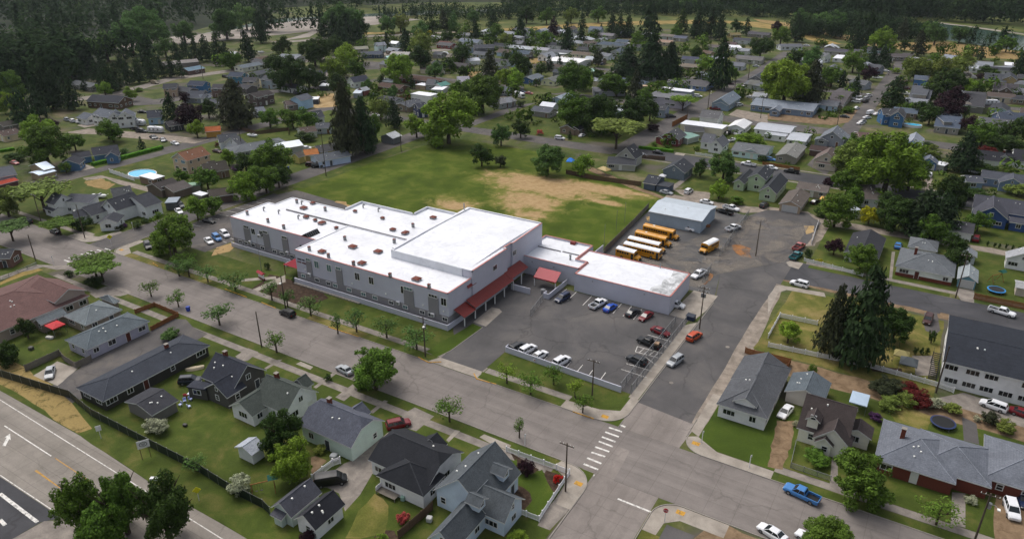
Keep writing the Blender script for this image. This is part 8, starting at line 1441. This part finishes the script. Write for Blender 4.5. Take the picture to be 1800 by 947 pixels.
# ---------------------------------------------------------------- poles, signs
for q in [(14, 360, 625, 10, 'tall utility pole beside the white corner fence', 1, 0, 0), (10, 1300, 465, 11, 'tall utility pole beside the orange car', 2, 0, 2), (10, 555, 945, 9, 'utility pole on the verge before the low grey wall', 1, 0, 0), (9, 1175, 660, 10, 'leaning utility pole in front of the school corner', 1, 1, 1), (9, 205, 320, 9, 'utility pole behind the parked black SUV', 0, 1, 0), (9, 40, 590, 9, 'thin utility pole at the near kerb', 0, 0, 0), (4, 1195, 900, 10, 'white-topped utility pole at the school lawn corner', 1, 0, 0), (4, 290, 645, 10, 'utility pole behind the left parked cars', 1, 0, 0), (4, 590, 745, 11, 'utility pole at the left street corner', 0, 1, 0), (4, 248, 900, 8, 'thin dark pole on the left corner lawn', 0, 0, 0), (11, 1300, 250, 12, 'tall utility pole in front of the small teal garage', 1, 0, 1), (11, 1165, 908, 11, 'utility pole at the end of the white rail fence', 0, 0, 0), (15, 1395, 945, 9, 'utility pole with a round transformer on the lower right lawn', 1, 1, 1), (6, 1690, 868, 11, 'bare brown pole standing in the orange dirt', 0, 0, 0), (5, 487, 315, 11, 'utility pole at the west corner of the field', 0, 0, 0), (5, 1008, 145, 11, 'tall thin pole at the street by the field', 0, 0, 0), (7, 390, 645, 9, 'utility pole on the gravel alley corner', 0, 0, 0), (17, 970, 430, 10, None, 0, 1, 0), (17, 1520, 520, 11, None, 0, 1, 0), (17, 745, 620, 10, None, 0, 0, 0), (17, 1250, 230, 11, None, 0, 0, 0), (17, 1385, 170, 12, None, 1, 0, 0), (31, 540, 600, 11, None, 0, 1, 0), (18, 635, 350, 10, None, 0, 0, 1), (20, 885, 250, 14, None, 0, 0, 0), (32, 1080, 680, 10, None, 0, 0, 0), (32, 150, 495, 12, None, 0, 1, 0), (19, 150, 370, 11, None, 0, 0, 0), (19, 1045, 570, 12, None, 0, 0, 0), (19, 380, 945, 11, None, 0, 0, 0), (1, 1490, 890, 11, None, 0, 0, 0), (16, 1005, 940, 11, None, 0, 0, 0), (16, 155, 860, 10, None, 0, 0, 0), (18, 1520, 60, 10, None, 0, 0, 0), (21, 970, 690, 12, None, 1, 0, 0), (21, 560, 940, 10, None, 0, 1, 0)]: pole(*q)
for r, x, y, h, lab in ((6, 780, 638, 7, 'thin goal pole standing in the playing field'), (6, 722, 695, 7, 'second thin goal pole in the playing field'), (6, 638, 800, 7, 'thin pole in the field corner by the annex')):
    u, v = P(r, x, y); b = MB('galv'); b.cyl(0, 0, -.2, h, .06, .05, 6); o = b.obj('goal_pole', None, None, (u, v, 0)); tag(o, lab, 'pole', 'poles on the playing field')
def sign(r, x, y, h, w_, d, face, label, mats, fn=None, posts=1, yaw=0, cat='sign', name='road_sign'):
    u, v = P(r, x, y); root = empty(name, (u, v, 0), R_(yaw), label, cat)
    for k in range(posts):
        o_ = 0 if posts == 1 else (k - .5) * w_ * .7; b = MB(mats[1]); b.box(o_ - .05, .03, -.2, o_ + .05, .13, h - .1); b.obj('post', root)
    b = MB(mats[0])
    if face == 'oct' or face == 'dia' or face == 'rnd':
        n = {'oct': 8, 'dia': 4, 'rnd': 16}[face]; M = Matrix.Translation((0, 0, h)) @ Matrix.Rotation(math.pi / 2, 4, 'X') @ Matrix.Rotation(math.pi / n if face == 'oct' else 0, 4, 'Z'); b.cyl(0, 0, -.03, .03, w_ / 2, w_ / 2, n, 0, M)
    else: b.box(-w_ / 2, -.03, h - d / 2, w_ / 2, .03, h + d / 2)
    p = b.obj('panel', root)
    if fn: fn(root, p, h)
    return root
flat('sign_red', 'b01622', .5, var=.03); flat('sign_yellow', 'd8d21c', .5, var=.03); flat('sign_white', 'd8d8da', .5, var=.03)
def stop(root, p, h): TEXT('STOP', 0, -.04, h - .1, .3, 'sign_white', par=p, off=False)
sign(14, 1028, 832, 2.4, .85, 0, 'oct', 'red STOP sign on the lower corner of the junction', ('sign_red', 'sign_white'), stop, yaw=15)
def walker(root, p, h):
    b = MB('black'); b.cyl(0, 0, 0, .02, .08, .08, 8, 0, Matrix.Translation((.02, -.035, h + .25)) @ Matrix.Rotation(math.pi / 2, 4, 'X'))
    for a, c in (((0, .18), (0, -.08)), ((0, -.08), (-.14, -.34)), ((0, -.08), (.14, -.34)), ((0, .12), (-.15, -.02)), ((0, .12), (.15, 0))): b.tube((a[0], -.045, h + a[1]), (c[0], -.045, h + c[1]), .03, .03, 4)
    b.obj('symbol', p)
sign(4, 776, 800, 3.0, 1.5, 0, 'dia', 'yellow diamond pedestrian sign at the left corner', ('sign_yellow', 'sign_white'), walker, yaw=60)
sign(12, 1343, 690, 2.3, 1.3, 0, 'dia', 'yellow diamond sign on a white post by the highway', ('sign_yellow', 'sign_white'), None, yaw=55)
sign(12, 683, 272, 2.4, .9, 1.1, 'sq', 'small white sign on the verge above the highway', ('sign_white', 'sign_white'), None, yaw=62)
def emblem(root, p, h):
    b = MB('black')
    for a0 in range(0, 360, 20):
        a, c = R_(a0), R_(a0 + 20); b.tube((math.cos(a) * .62, -.04, h + math.sin(a) * .42), (math.cos(c) * .62, -.04, h + math.sin(c) * .42), .05, .05, 4)
    for k in range(3): b.tube((-.35 + .06 * k, -.04, h + .14 - .16 * k), (.38 - .05 * k, -.04, h + .14 - .16 * k), .035, .035, 4)
    b.obj('emblem', p)
sign(12, 990, 405, 3.2, 2.0, 1.6, 'sq', 'white roadside sign with a round dark emblem on two posts', ('sign_white', 'wood_brown'), emblem, posts=2, yaw=62)
sign(15, 1600, 465 - 1, 2, .1, .1, 'sq', 'thin white post by the corner lawn sidewalk', ('sign_white', 'sign_white')) if 0 else None
for r, x, y, lab in ((14, 1280, 300, 'white sign post on the corner lawn'), (14, 1600, 465, 'white sign post at the lawn sidewalk'), (14, 88, 322, 'white sign post on the kerb strip by the young tree'), (4, 375, 930, 'white pole at the left crossing'), (4, 926, 690, 'leaning white post before the black-roofed house')): sign(r, x, y, 2.5, .3, .45, 'sq', lab, ('sign_white', 'sign_white'), yaw=60)
u, v = P(12, 1045, 545); b = MB(['sign_white', 'black']); b.box(-.8, -.3, 0, .8, .3, .35); b.box(-.8, -.3, .35, .8, .3, .38, 0); tag(b.obj('drain_marker', None, None, (u, v, 0), .5), 'low white drain block beside the highway kerb', 'drain block')
# school message sign and flagpole in the front garden
u, v = P(9, 40, 120); root = empty('school_sign', (u, v, 0), R_(-12), 'white message sign with a red roof in the school garden', 'sign')
b = MB('white_vinyl'); b.box(-1.3, -.15, .5, 1.3, .15, 1.8); b.obj('panel', root); b = MB('brick'); b.box(-1.4, -.25, -.1, 1.4, .25, .5); b.obj('base', root)
b = MB('red_awning'); b.add([(-1.5, -.6, 1.8), (1.5, -.6, 1.8), (1.5, 0, 2.3), (-1.5, 0, 2.3), (-1.5, .6, 1.8), (1.5, .6, 1.8)], [(0, 1, 2, 3), (3, 2, 5, 4), (0, 3, 4), (1, 5, 2), (0, 4, 5, 1)]); b.obj('roof', root)
u, v = P(9, 40, 70); b = MB('galv'); b.cyl(0, 0, -.2, 10, .09, .05, 8); tag(b.obj('flagpole', None, None, (u, v, 0)), 'bare grey flagpole in the school front garden', 'flagpole')
# ---------------------------------------------------------------- fences
fence([(-44.4, 183), (-50, 231)], 2.4, 'chain', 'chain-link fence along the east side of the bus yard', 3.2) if 0 else None
fence([(1440, 870), (1640, 590)], 2.2, 'chain', 'chain-link fence along the east side of the bus yard', 3.2, r=6)
fence([(1320, 145), (1378, 60)], 2.2, 'chain', 'short chain-link fence beside the annex pickup', 3.0, r=10)
fence([(-43.3, 117.3), (-43.4, 151)], 2.1, 'chain', 'long chain-link fence between the lot and the cross street', 3.0)
fence([(-45.6, 117.2), (-45.7, 150)], 1.9, 'chain', 'inner chain-link fence of the school lot', 3.0)
fence([(130, 378), (215, 270)], 1.9, 'chain', 'chain-link gate fence by the walled courtyard', 2.4, r=10)
fence([(-73.4, 119), (-73.4, 117.9), (-45.2, 116.6)], 1.5, 'wall', 'low grey wall along the front of the school lot', cat='wall')
fence([(-77.6, 179), (-79.2, 205), (-80.6, 221)], 1.9, 'grey', 'weathered grey board fence between the field and the buses', 2.4)
fence([P(6, 375, 300), P(6, 560, 340), P(6, 895, 385)], 1.8, 'wood', 'dark board fence at the back of the playing field', 2.6)
fence([P(6, 880, 190), P(6, 1060, 205)], 1.6, 'wood', 'brown board fence behind the tall grey house', 2.4)
fence([(0, 590), (700, 735), (1180, 870), (1285, 910)], 1.2, 'vinyl', 'long white rail fence around the fir tree lot', 2.7, r=11)
fence([(340, 440), (80, 385), (0, 530)], 1.2, 'vinyl', 'white rail fence on the street side of the corner lot', 2.7, r=11)
fence([(250, 905), (375, 935), (655, 1010)], 1.0, 'picket', 'white picket fence before the charcoal bungalow', 2.4, r=7)
fence([(345, 650), (300, 790)], 1.4, 'vinyl', 'short white fence panel beside the clipped hedge', 4, r=7)
fence([(75, 100), (895, 400), (540, 940), (500, 1010), (170, 880)], 1.15, 'picket', 'scalloped white picket fence around the corner garden', 2.4, r=37)
fence([(380, 560), (520, 455), (570, 440)], 1.5, 'vinyl', 'white fence panel beside the black van', 2.4, r=13)
fence([(940, 360), (1075, 310), (1240, 380), (1050, 480)], 1.2, 'cedar', 'new cedar fence around the small front lawn', 2.2, r=8)
fence([(180, 760), (420, 650), (450, 690), (530, 740), (640, 690)], 1.6, 'grey', 'grey board fence around the concrete pad', 2.2, r=8)
fence([(470, 120), (560, 150), (745, 190), (940, 240), (900, 300)], 1.5, 'cedar', 'cedar fence behind the white corner house', 2.0, r=26)
fence([(600, 610), (757, 530)], 2.4, 'cedar', 'tall reddish fence beside the cream building', 2.4, r=17)
fence([(1250, 150), (1776, 260), (2000, 305)], 1.7, 'cedar', 'reddish-brown fence along the trampoline yard', 2.4, r=27)
fence([(250, 820), (420, 790)], 2.2, 'cedar', 'honey-coloured fence beside the white block', 2.4, r=19)
fence([(355, 530), (740, 590)], 1.3, 'cedar', 'cedar fence in front of the mobile home', 2.4, r=34)
fence([(840, 900), (1060, 930)], 1.0, 'picket', 'white picket fence before the white cape', 2.4, r=17)
fence([P(12, -40, -160), P(12, 480, 0), P(12, 620, 120), P(12, 1000, 320), P(12, 1350, 500), P(12, 1540, 620), P(12, 1776, 740), P(13, 100, 790)], 1.9, 'screen', 'long dark green screened fence beside the highway', 3.0)
fence([P(13, 1190, 750), P(13, 960, 947)], 1.7, 'wood', 'dark board fence beside the pale-blue house', 2.4)
fence([(150, 465), (185, 310)], 1.1, 'chain', 'thin wire fence beside the cream cottage', 2.4, r=15); fence([(150, 465), (420, 555)], 1.1, 'chain', 'low wire fence before the cream cottage', 2.4, r=15)
fence([(610, 610), (700, 620), (830, 700), (1776, 1000)], .7, 'wood', 'low dark board edge behind the lower right pavement', 2.4, r=15) if 0 else None
fence([P(30, 1145, 735), P(30, 1400, 820)], 1.6, 'vinyl', 'white fence in front of the round pool', 2.6)
fence([(130, 640), (300, 690), (640, 650), (640, 700)], 1.6, 'wood', 'dark brown fence around the muddy back yard', 2.6, r=16)
fence([(0, 850), (240, 745), (480, 640)], 1.0, 'chain', 'wire fence along the left dry grass strip', 3, r=35)
# ---------------------------------------------------------------- smaller things
def hedge(pts, w_, h, label, r=None):
    if r is not None: pts = [P(r, *q) for q in pts]
    b = MB('hedge'); rr = random.Random(5)
    for i in range(len(pts) - 1):
        p, q = Vector(pts[i]), Vector(pts[i + 1]); d = q - p; L = d.length; n = max(2, int(L / .8)); T = Matrix.Translation((p.x, p.y, 0)) @ Matrix.Rotation(math.atan2(d.y, d.x), 4, 'Z')
        j = lambda: rr.uniform(-.08, .08)
        rows = [[(L * k / n, -w_ / 2 + j(), 0), (L * k / n, -w_ / 2 + j(), h * .85 + j()), (L * k / n, -w_ / 3 + j(), h + j()), (L * k / n, w_ / 3 + j(), h + j()), (L * k / n, w_ / 2 + j(), h * .85 + j()), (L * k / n, w_ / 2 + j(), 0)] for k in range(n + 1)]
        b.add([q for r_ in rows for q in r_], [(k * 6 + m_, (k + 1) * 6 + m_, (k + 1) * 6 + m_ + 1, k * 6 + m_ + 1) for k in range(n) for m_ in range(5)] + [(0, 1, 2, 3, 4, 5)[::-1], tuple(n * 6 + m_ for m_ in range(6))], 0, T)
    return tag(b.obj('hedge'), label, 'hedge')
hedge([(960, 660), (1230, 600), (1690, 480)], 2.0, 1.4, 'long bright clipped hedge around the steel-blue ranch lawn', 30)
hedge([(0, 520), (150, 495)], 2.0, 1.2, 'low clipped hedge on the far left lawn', 30)
hedge([(880, 122), (1120, 150)], 1.4, 1.2, 'clipped hedge before the dark red house', 6)
def pool(r, x, y, ru, rv, h, label, rim='white_vinyl'):
    u, v = P(r, x, y, h); root = empty('swimming_pool', (u, v, 0), 0, label, 'swimming pool'); n = 28
    b = MB([rim]); vo = [(ru * math.cos(6.283 * i / n), rv * math.sin(6.283 * i / n)) for i in range(n)]
    vs = [(x, y, -.1) for x, y in vo] + [(x, y, h) for x, y in vo] + [(x * .95, y * .95, h) for x, y in vo] + [(x * .95, y * .95, h - .3) for x, y in vo]
    b.add(vs, [(k * n + i, k * n + (i + 1) % n, (k + 1) * n + (i + 1) % n, (k + 1) * n + i) for k in range(3) for i in range(n)]); b.obj('pool_wall', root)
    b = MB('pool_water'); b.add([(x * .96, y * .96, h - .15) for x, y in vo], [tuple(range(n))]); b.obj('water', root); return root
pool(30, 1480, 735, 6.0, 4.6, .9, 'large round above-ground pool with blue water'); pool(33, 440, 195, 4.0, 2.4, 1.2, 'rectangular-looking blue pool beside the arch-window house')
def trampoline(r, x, y, rad, label, rim='trampoline_blue'):
    u, v = P(r, x, y, .8); root = empty('trampoline', (u, v, 0), 0, label, 'trampoline'); b = MB(rim); n = 24
    for i in range(n):
        a, c = 6.283 * i / n, 6.283 * (i + 1) / n; b.add([(math.cos(a) * rad, math.sin(a) * rad, .85), (math.cos(c) * rad, math.sin(c) * rad, .85), (math.cos(c) * rad * .86, math.sin(c) * rad * .86, .88), (math.cos(a) * rad * .86, math.sin(a) * rad * .86, .88), (math.cos(a) * rad, math.sin(a) * rad, .72), (math.cos(c) * rad, math.sin(c) * rad, .72)], [(0, 1, 2, 3), (4, 5, 1, 0)])
    b.obj('rim_pad', root); b = MB('black'); b.cyl(0, 0, .8, .83, rad * .87, rad * .87, n); b.obj('mat', root)
    for k in range(4):
        a = k * 1.57 + .6; b = MB('galv'); b.tube((math.cos(a) * rad * .92, math.sin(a) * rad * .92, 0), (math.cos(a) * rad * .92, math.sin(a) * rad * .92, .8), .05, .05, 6); b.obj('leg', root)
flat('trampoline_blue', '1e2f58', .6, var=.05); flat('pool_blue', '2a86c8', .5, var=.04)
trampoline(28, 935, 245, 2.2, 'round dark blue trampoline behind the brick ranch'); trampoline(27, 1490, 50, 2.1, 'trampoline with bright blue rim beside the reddish fence', 'pool_blue')
def canopy(r, x, y, w_, d, h, col, label, rot=0, peak=.6):
    u, v = P(r, x, y, h); root = empty('canopy_tent', (u, v, 0), rot, label, 'canopy'); b = MB('plain')
    b.add([(-w_ / 2, -d / 2, h), (w_ / 2, -d / 2, h), (w_ / 2, d / 2, h), (-w_ / 2, d / 2, h), (-w_ * .15, 0, h + peak), (w_ * .15, 0, h + peak), (-w_ / 2, -d / 2, h - .2), (w_ / 2, -d / 2, h - .2), (w_ / 2, d / 2, h - .2), (-w_ / 2, d / 2, h - .2)], [(0, 1, 5, 4), (2, 3, 4, 5), (1, 2, 5), (3, 0, 4), (6, 7, 1, 0), (7, 8, 2, 1), (8, 9, 3, 2), (9, 6, 0, 3)]); b.obj('cover', root, C(col))
    for sx in (-1, 1):
        for sy in (-1, 1): b = MB('galv'); b.box(sx * w_ * .47 - .03, sy * d * .47 - .03, 0, sx * w_ * .47 + .03, sy * d * .47 + .03, h - .05); b.obj('leg', root)
canopy(22, 570, 595, 3.6, 3.0, 2.3, 'b8101c', 'bright red canopy in the back garden'); canopy(34, 1015, 880, 3.4, 3.4, 2.4, 'c99a4c', 'yellow-orange canopy on the dirt beside the taupe house'); canopy(32, 415, 800, 5, 4, 2.4, '6f96c0', 'pale blue canopy before the white-dormered house', 0, 1.2); canopy(26, 1665, 590, 3.2, 4.4, 2.3, 'a4b6c8', 'shiny silver tarp canopy behind the cream cottage', 0, .15)
canopy(6, 1045, 310, 2.4, 2.4, 2.1, 'c9cbd0', 'white patio umbrella behind the blue-grey house'); canopy(6, 640, 265, 4.6, 3.4, 2.2, 'b09a62', 'sand-coloured tent cover beside the tall grey house', -.3, 1.0); canopy(6, 405, 208, 3, 3, 3, '0f7ae0', 'vivid blue tarp tent by the bushy trees', .3, 1.2); canopy(18, 990, 30, 2, 2, 2, '2a6ac0', 'blue tarp above the far houses') if 0 else None
canopy(27, 505, 715, 3.0, 3.0, 2.2, '8d8350', 'tan garden umbrella beside the dark hedge', 0, .8); canopy(27, 580, 800, 3.4, 3.4, 2.5, '4c5357', 'grey gazebo roof in the fir lot garden', 0, 1.1); canopy(20, 1525, 655, 5, 4, 3.4, 'b59c7e', 'pale tan tilted panel roof beside the brown conifer', .5, .3); canopy(19, 470, 590, 3, 3, 2.4, 'c2c4c8', 'white umbrella by the large brown house')
# playground swing, dumpster, bins, chairs
def binn(r, x, y, col, label, s=1.0, cat='bin', name='wheelie_bin'):
    u, v = P(r, x, y, .5); root = empty(name, (u, v, 0), .3, label, cat); b = MB('plain'); b.add([(-.28 * s, -.3 * s, 0), (.28 * s, -.3 * s, 0), (.28 * s, .3 * s, 0), (-.28 * s, .3 * s, 0), (-.33 * s, -.38 * s, 1.0 * s), (.33 * s, -.38 * s, 1.0 * s), (.33 * s, .38 * s, 1.0 * s), (-.33 * s, .38 * s, 1.0 * s)], [(0, 1, 5, 4), (1, 2, 6, 5), (2, 3, 7, 6), (3, 0, 4, 7), (3, 2, 1, 0)]); b.obj('body', root, C(col)); b = MB('plain'); b.box(-.36 * s, -.42 * s, 1.0 * s, .36 * s, .4 * s, 1.08 * s); b.obj('lid', root, C(col))
binn(8, 1305, 328, '1d3f9c', 'blue recycling bin at the kerb', 1.1); binn(5, 223, 258, '1f3f8a', 'blue bin by the dead-end street'); binn(24, 430, 735, '1a4c9a', 'blue barrel behind the white gabled house', 1.4)
u, v = P(10, 1240, 385, .6); root = empty('dumpster', (u, v, 0), -.1, 'navy blue dumpster beside the chain-link fence', 'dumpster'); b = MB('plain'); b.prism([(-1, -.7), (1, -.7), (1, .7), (-1, .7)], .1, 1.1); b.obj('body', root, C('1b2844')); b = MB('plain'); b.add([(-1.02, -.75, 1.12), (1.02, -.75, 1.12), (1.02, .75, 1.35), (-1.02, .75, 1.35), (-1.02, .75, 1.1), (1.02, .75, 1.1)], [(0, 1, 2, 3), (3, 2, 5, 4)]); b.obj('lid', root, C('222a3a'))
def chair(r, x, y, col, label, a=0):
    u, v = P(r, x, y, .4); root = empty('garden_chair', (u, v, 0), a, label, 'garden chair', 'garden chairs on the patio'); c = C(col)
    b = MB('plain'); b.box(-.3, -.28, .38, .3, .28, .44); b.obj('seat', root, c); b = MB('plain'); b.box(-.3, .26, .44, .3, .33, .95); b.obj('backrest', root, c)
    for sx in (-1, 1):
        for sy in (-1, 1): b = MB('plain'); b.box(sx * .27 - .03, sy * .25 - .03, 0, sx * .27 + .03, sy * .25 + .03, .38); b.obj('leg', root, c)
for i, (x, y, c_, l) in enumerate(((1165, 830, 'b9c4e8', 'front left'), (1210, 790, 'a9b6e6', 'middle'), (1270, 772, 'a9b6e6', 'right-hand'), (1255, 848, 'b9c4e8', 'front right'), (1215, 735, 'c83a48', 'rear red'), (1255, 718, 'd8dcec', 'rear white'))): chair(23, x, y, c_, f'{l} garden chair of the patio group by the dark outbuilding', i)
def playset(r, x, y, label):
    u, v = P(r, x, y, 1.2); root = empty('swing_set', (u, v, 0), .9, label, 'swing set')
    b = MB('cedar'); b.box(-2.2, -.06, 2.1, 1.6, .06, 2.22); b.obj('beam', root)
    for xx in (-2.1, 1.5):
        for s in (-1, 1): b = MB('cedar'); b.tube((xx, 0, 2.15), (xx, s * 1.0, 0), .06, .06, 5); b.obj('leg', root)
    b = MB('plain'); b.add([(.6, -.8, 2.7), (2.2, -.8, 2.7), (2.2, 0, 3.3), (.6, 0, 3.3), (2.2, .8, 2.7), (.6, .8, 2.7)], [(0, 1, 2, 3), (3, 2, 4, 5), (0, 3, 5), (1, 4, 2)]); b.obj('roof', root, C('1f5c50'))
    for xx in (-1.4, -.6):
        b = MB('black')
        for s in (-.2, .2): b.tube((xx + s, 0, 2.1), (xx + s, 0, .6), .015, .015, 4)
        b.box(xx - .22, -.12, .55, xx + .22, .12, .6); b.obj('swing', root)
playset(12, 1720 - 1725 + 1725, 500, 'wooden swing set with a green roof behind the grey garage') if 0 else playset(13, 60, 590, 'wooden swing set with a green roof behind the grey garage'); playset(11, 1590, 110, 'blue-topped play set beside the trampoline')
u, v = P(8, 345, 525, .2)
for r, x, y, w_, d, h, col, lab, cat in ((8, 345, 525, 1.8, .9, .5, 'b9b8b2', 'white garden bench on the lawn by the red canopy', 'bench'), (8, 215, 600, 1.0, .9, .7, '4c4c48', 'covered grill on the back lawn', 'grill'), (25, 405, 800, .7, .7, .8, '8aa89a', 'pale air conditioner behind the white bungalow', 'air conditioner'), (13, 1168, 812, .9, .9, .8, 'a9a9a8', 'round-topped air conditioner beside the pale-blue house', 'air conditioner'), (13, 525, 395, 1.2, 1.2, 1.1, '8e9294', 'grey heat pump behind the green bungalow', 'heat pump'), (12, 1247, 180, .8, .6, .5, '3a3836', 'small dark fire pit on the lawn', 'fire pit'), (34, 320, 0, .1, .1, .1, '888888', None, None)):
    if lab is None: continue
    u, v = P(r, x, y, h / 2); root = empty(cat.replace(' ', '_'), (u, v, 0), .3, lab, cat); b = MB('plain'); b.prism([(-w_ / 2, -d / 2 * .7), (-w_ / 2 * .7, -d / 2), (w_ / 2 * .7, -d / 2), (w_ / 2, -d / 2 * .7), (w_ / 2, d / 2 * .7), (w_ / 2 * .7, d / 2), (-w_ / 2 * .7, d / 2), (-w_ / 2, d / 2 * .7)], .08, h); b.obj('body', root, C(col)); b = MB('plain'); b.box(-w_ * .42, -d * .42, h, w_ * .42, d * .42, h + .05); b.obj('top', root, C(col)); b = MB('black'); b.box(-w_ * .4, -d * .35, 0, w_ * .4, d * .35, .1); b.obj('base', root)
# boat on the near lawn, upturned pale hull
u, v = P(23, 1315, 450, .4); b = MB('plain'); st = [(-1.9, .05), (-1.5, .5), (-.6, .75), (.5, .75), (1.5, .6), (1.9, .5)]
vs = []; fs = []
for x, w_ in st: vs += [(x, -w_, .1), (x, -w_ * .6, .55), (x, 0, .7), (x, w_ * .6, .55), (x, w_, .1)]
for i in range(len(st) - 1):
    for k in range(4): fs.append((i * 5 + k, (i + 1) * 5 + k, (i + 1) * 5 + k + 1, i * 5 + k + 1))
fs.append((25, 26, 27, 28, 29)); b.add(vs, fs); o = b.obj('rowing_boat', None, C('b3a58a'), (u, v, 0), .9); tag(o, 'upturned pale rowing boat on the lawn by the black ranch', 'boat')
# wooden deck and metal stairs
u, v = P(25, 290, 700, .7); root = empty('deck', (u, v, 0), 0, 'weathered grey deck at the back of the white bungalow', 'deck'); b = MB('wood_grey')
for k in range(14): b.box(-2.0, -1.8 + k * .26, .6, 2.0, -1.8 + k * .26 + .23, .66)
b.obj('floor', root); b = MB('wood_grey')
for x in (-1.9, 1.9):
    for y in (-1.7, 1.6): b.box(x - .06, y - .06, -.1, x + .06, y + .06, .6)
b.obj('frame', root); b = MB('white_vinyl'); b.box(-2.0, -1.8, .66, -1.94, 1.8, 1.5); b.obj('railing', root)
u, v = P(27, 860, 800, 2.5); root = empty('outside_staircase', (u, v, 0), 0, 'dark outside staircase on the end of the white apartment house', 'staircase'); b = MB('black')
for k in range(14): b.box(-.7, -3.5 + k * .5, .2 + k * .2, .7, -3.5 + k * .5 + .34, .26 + k * .2)
b.obj('tread', root); b = MB('black')
for s in (-.72, .72): b.tube((s, -3.5, .1), (s, 3.5, 3.0), .06, .06, 5); b.tube((s, -3.5, 1.0), (s, 3.5, 3.9), .03, .03, 5); b.tube((s, 3.4, 0), (s, 3.4, 3), .06, .06, 5)
b.obj('stringer', root)
# items in the bus yard: fuel drum pile
u, v = P(36, 1205, 115, .6); root = empty('timber_pile', (u, v, 0), .4, 'orange-brown pile of timber beside the white cargo van', 'timber pile')
for k in range(6): b = MB('cedar'); b.box(-.9 + .1 * k, -.7 + (k % 3) * .45, .1 + (k // 3) * .3, .8 + .05 * k, -.35 + (k % 3) * .45, .35 + (k // 3) * .3); b.obj('plank', root)
# load in the black pickup
u, v = P(10, 1003, 565, 1.3); b = MB('plain'); b.prism([(-.5, -.6), (.5, -.6), (.6, .5), (-.4, .6)], 1.0, 1.5); tag(b.obj('cargo_box', None, C('a08468'), (u, v, 0), .2), 'tan box loaded in the bed of the black pickup', 'box')
# ---------------------------------------------------------------- air
m = bpy.data.materials.new('haze'); m.use_nodes = True; t = m.node_tree; t.nodes.remove(t.nodes['Principled BSDF'])
pv = t.nodes.new('ShaderNodeVolumePrincipled'); pv.inputs['Color'].default_value = (.80, .88, .98, 1); pv.inputs['Density'].default_value = .00004; pv.inputs['Anisotropy'].default_value = .2
t.links.new(pv.outputs[0], t.nodes['Material Output'].inputs['Volume']); MATS['haze'] = m
b = MB('haze'); b.box(-2650, -250, -1.5, 1450, 3250, 89); tag(b.obj('haze'), kind='stuff')
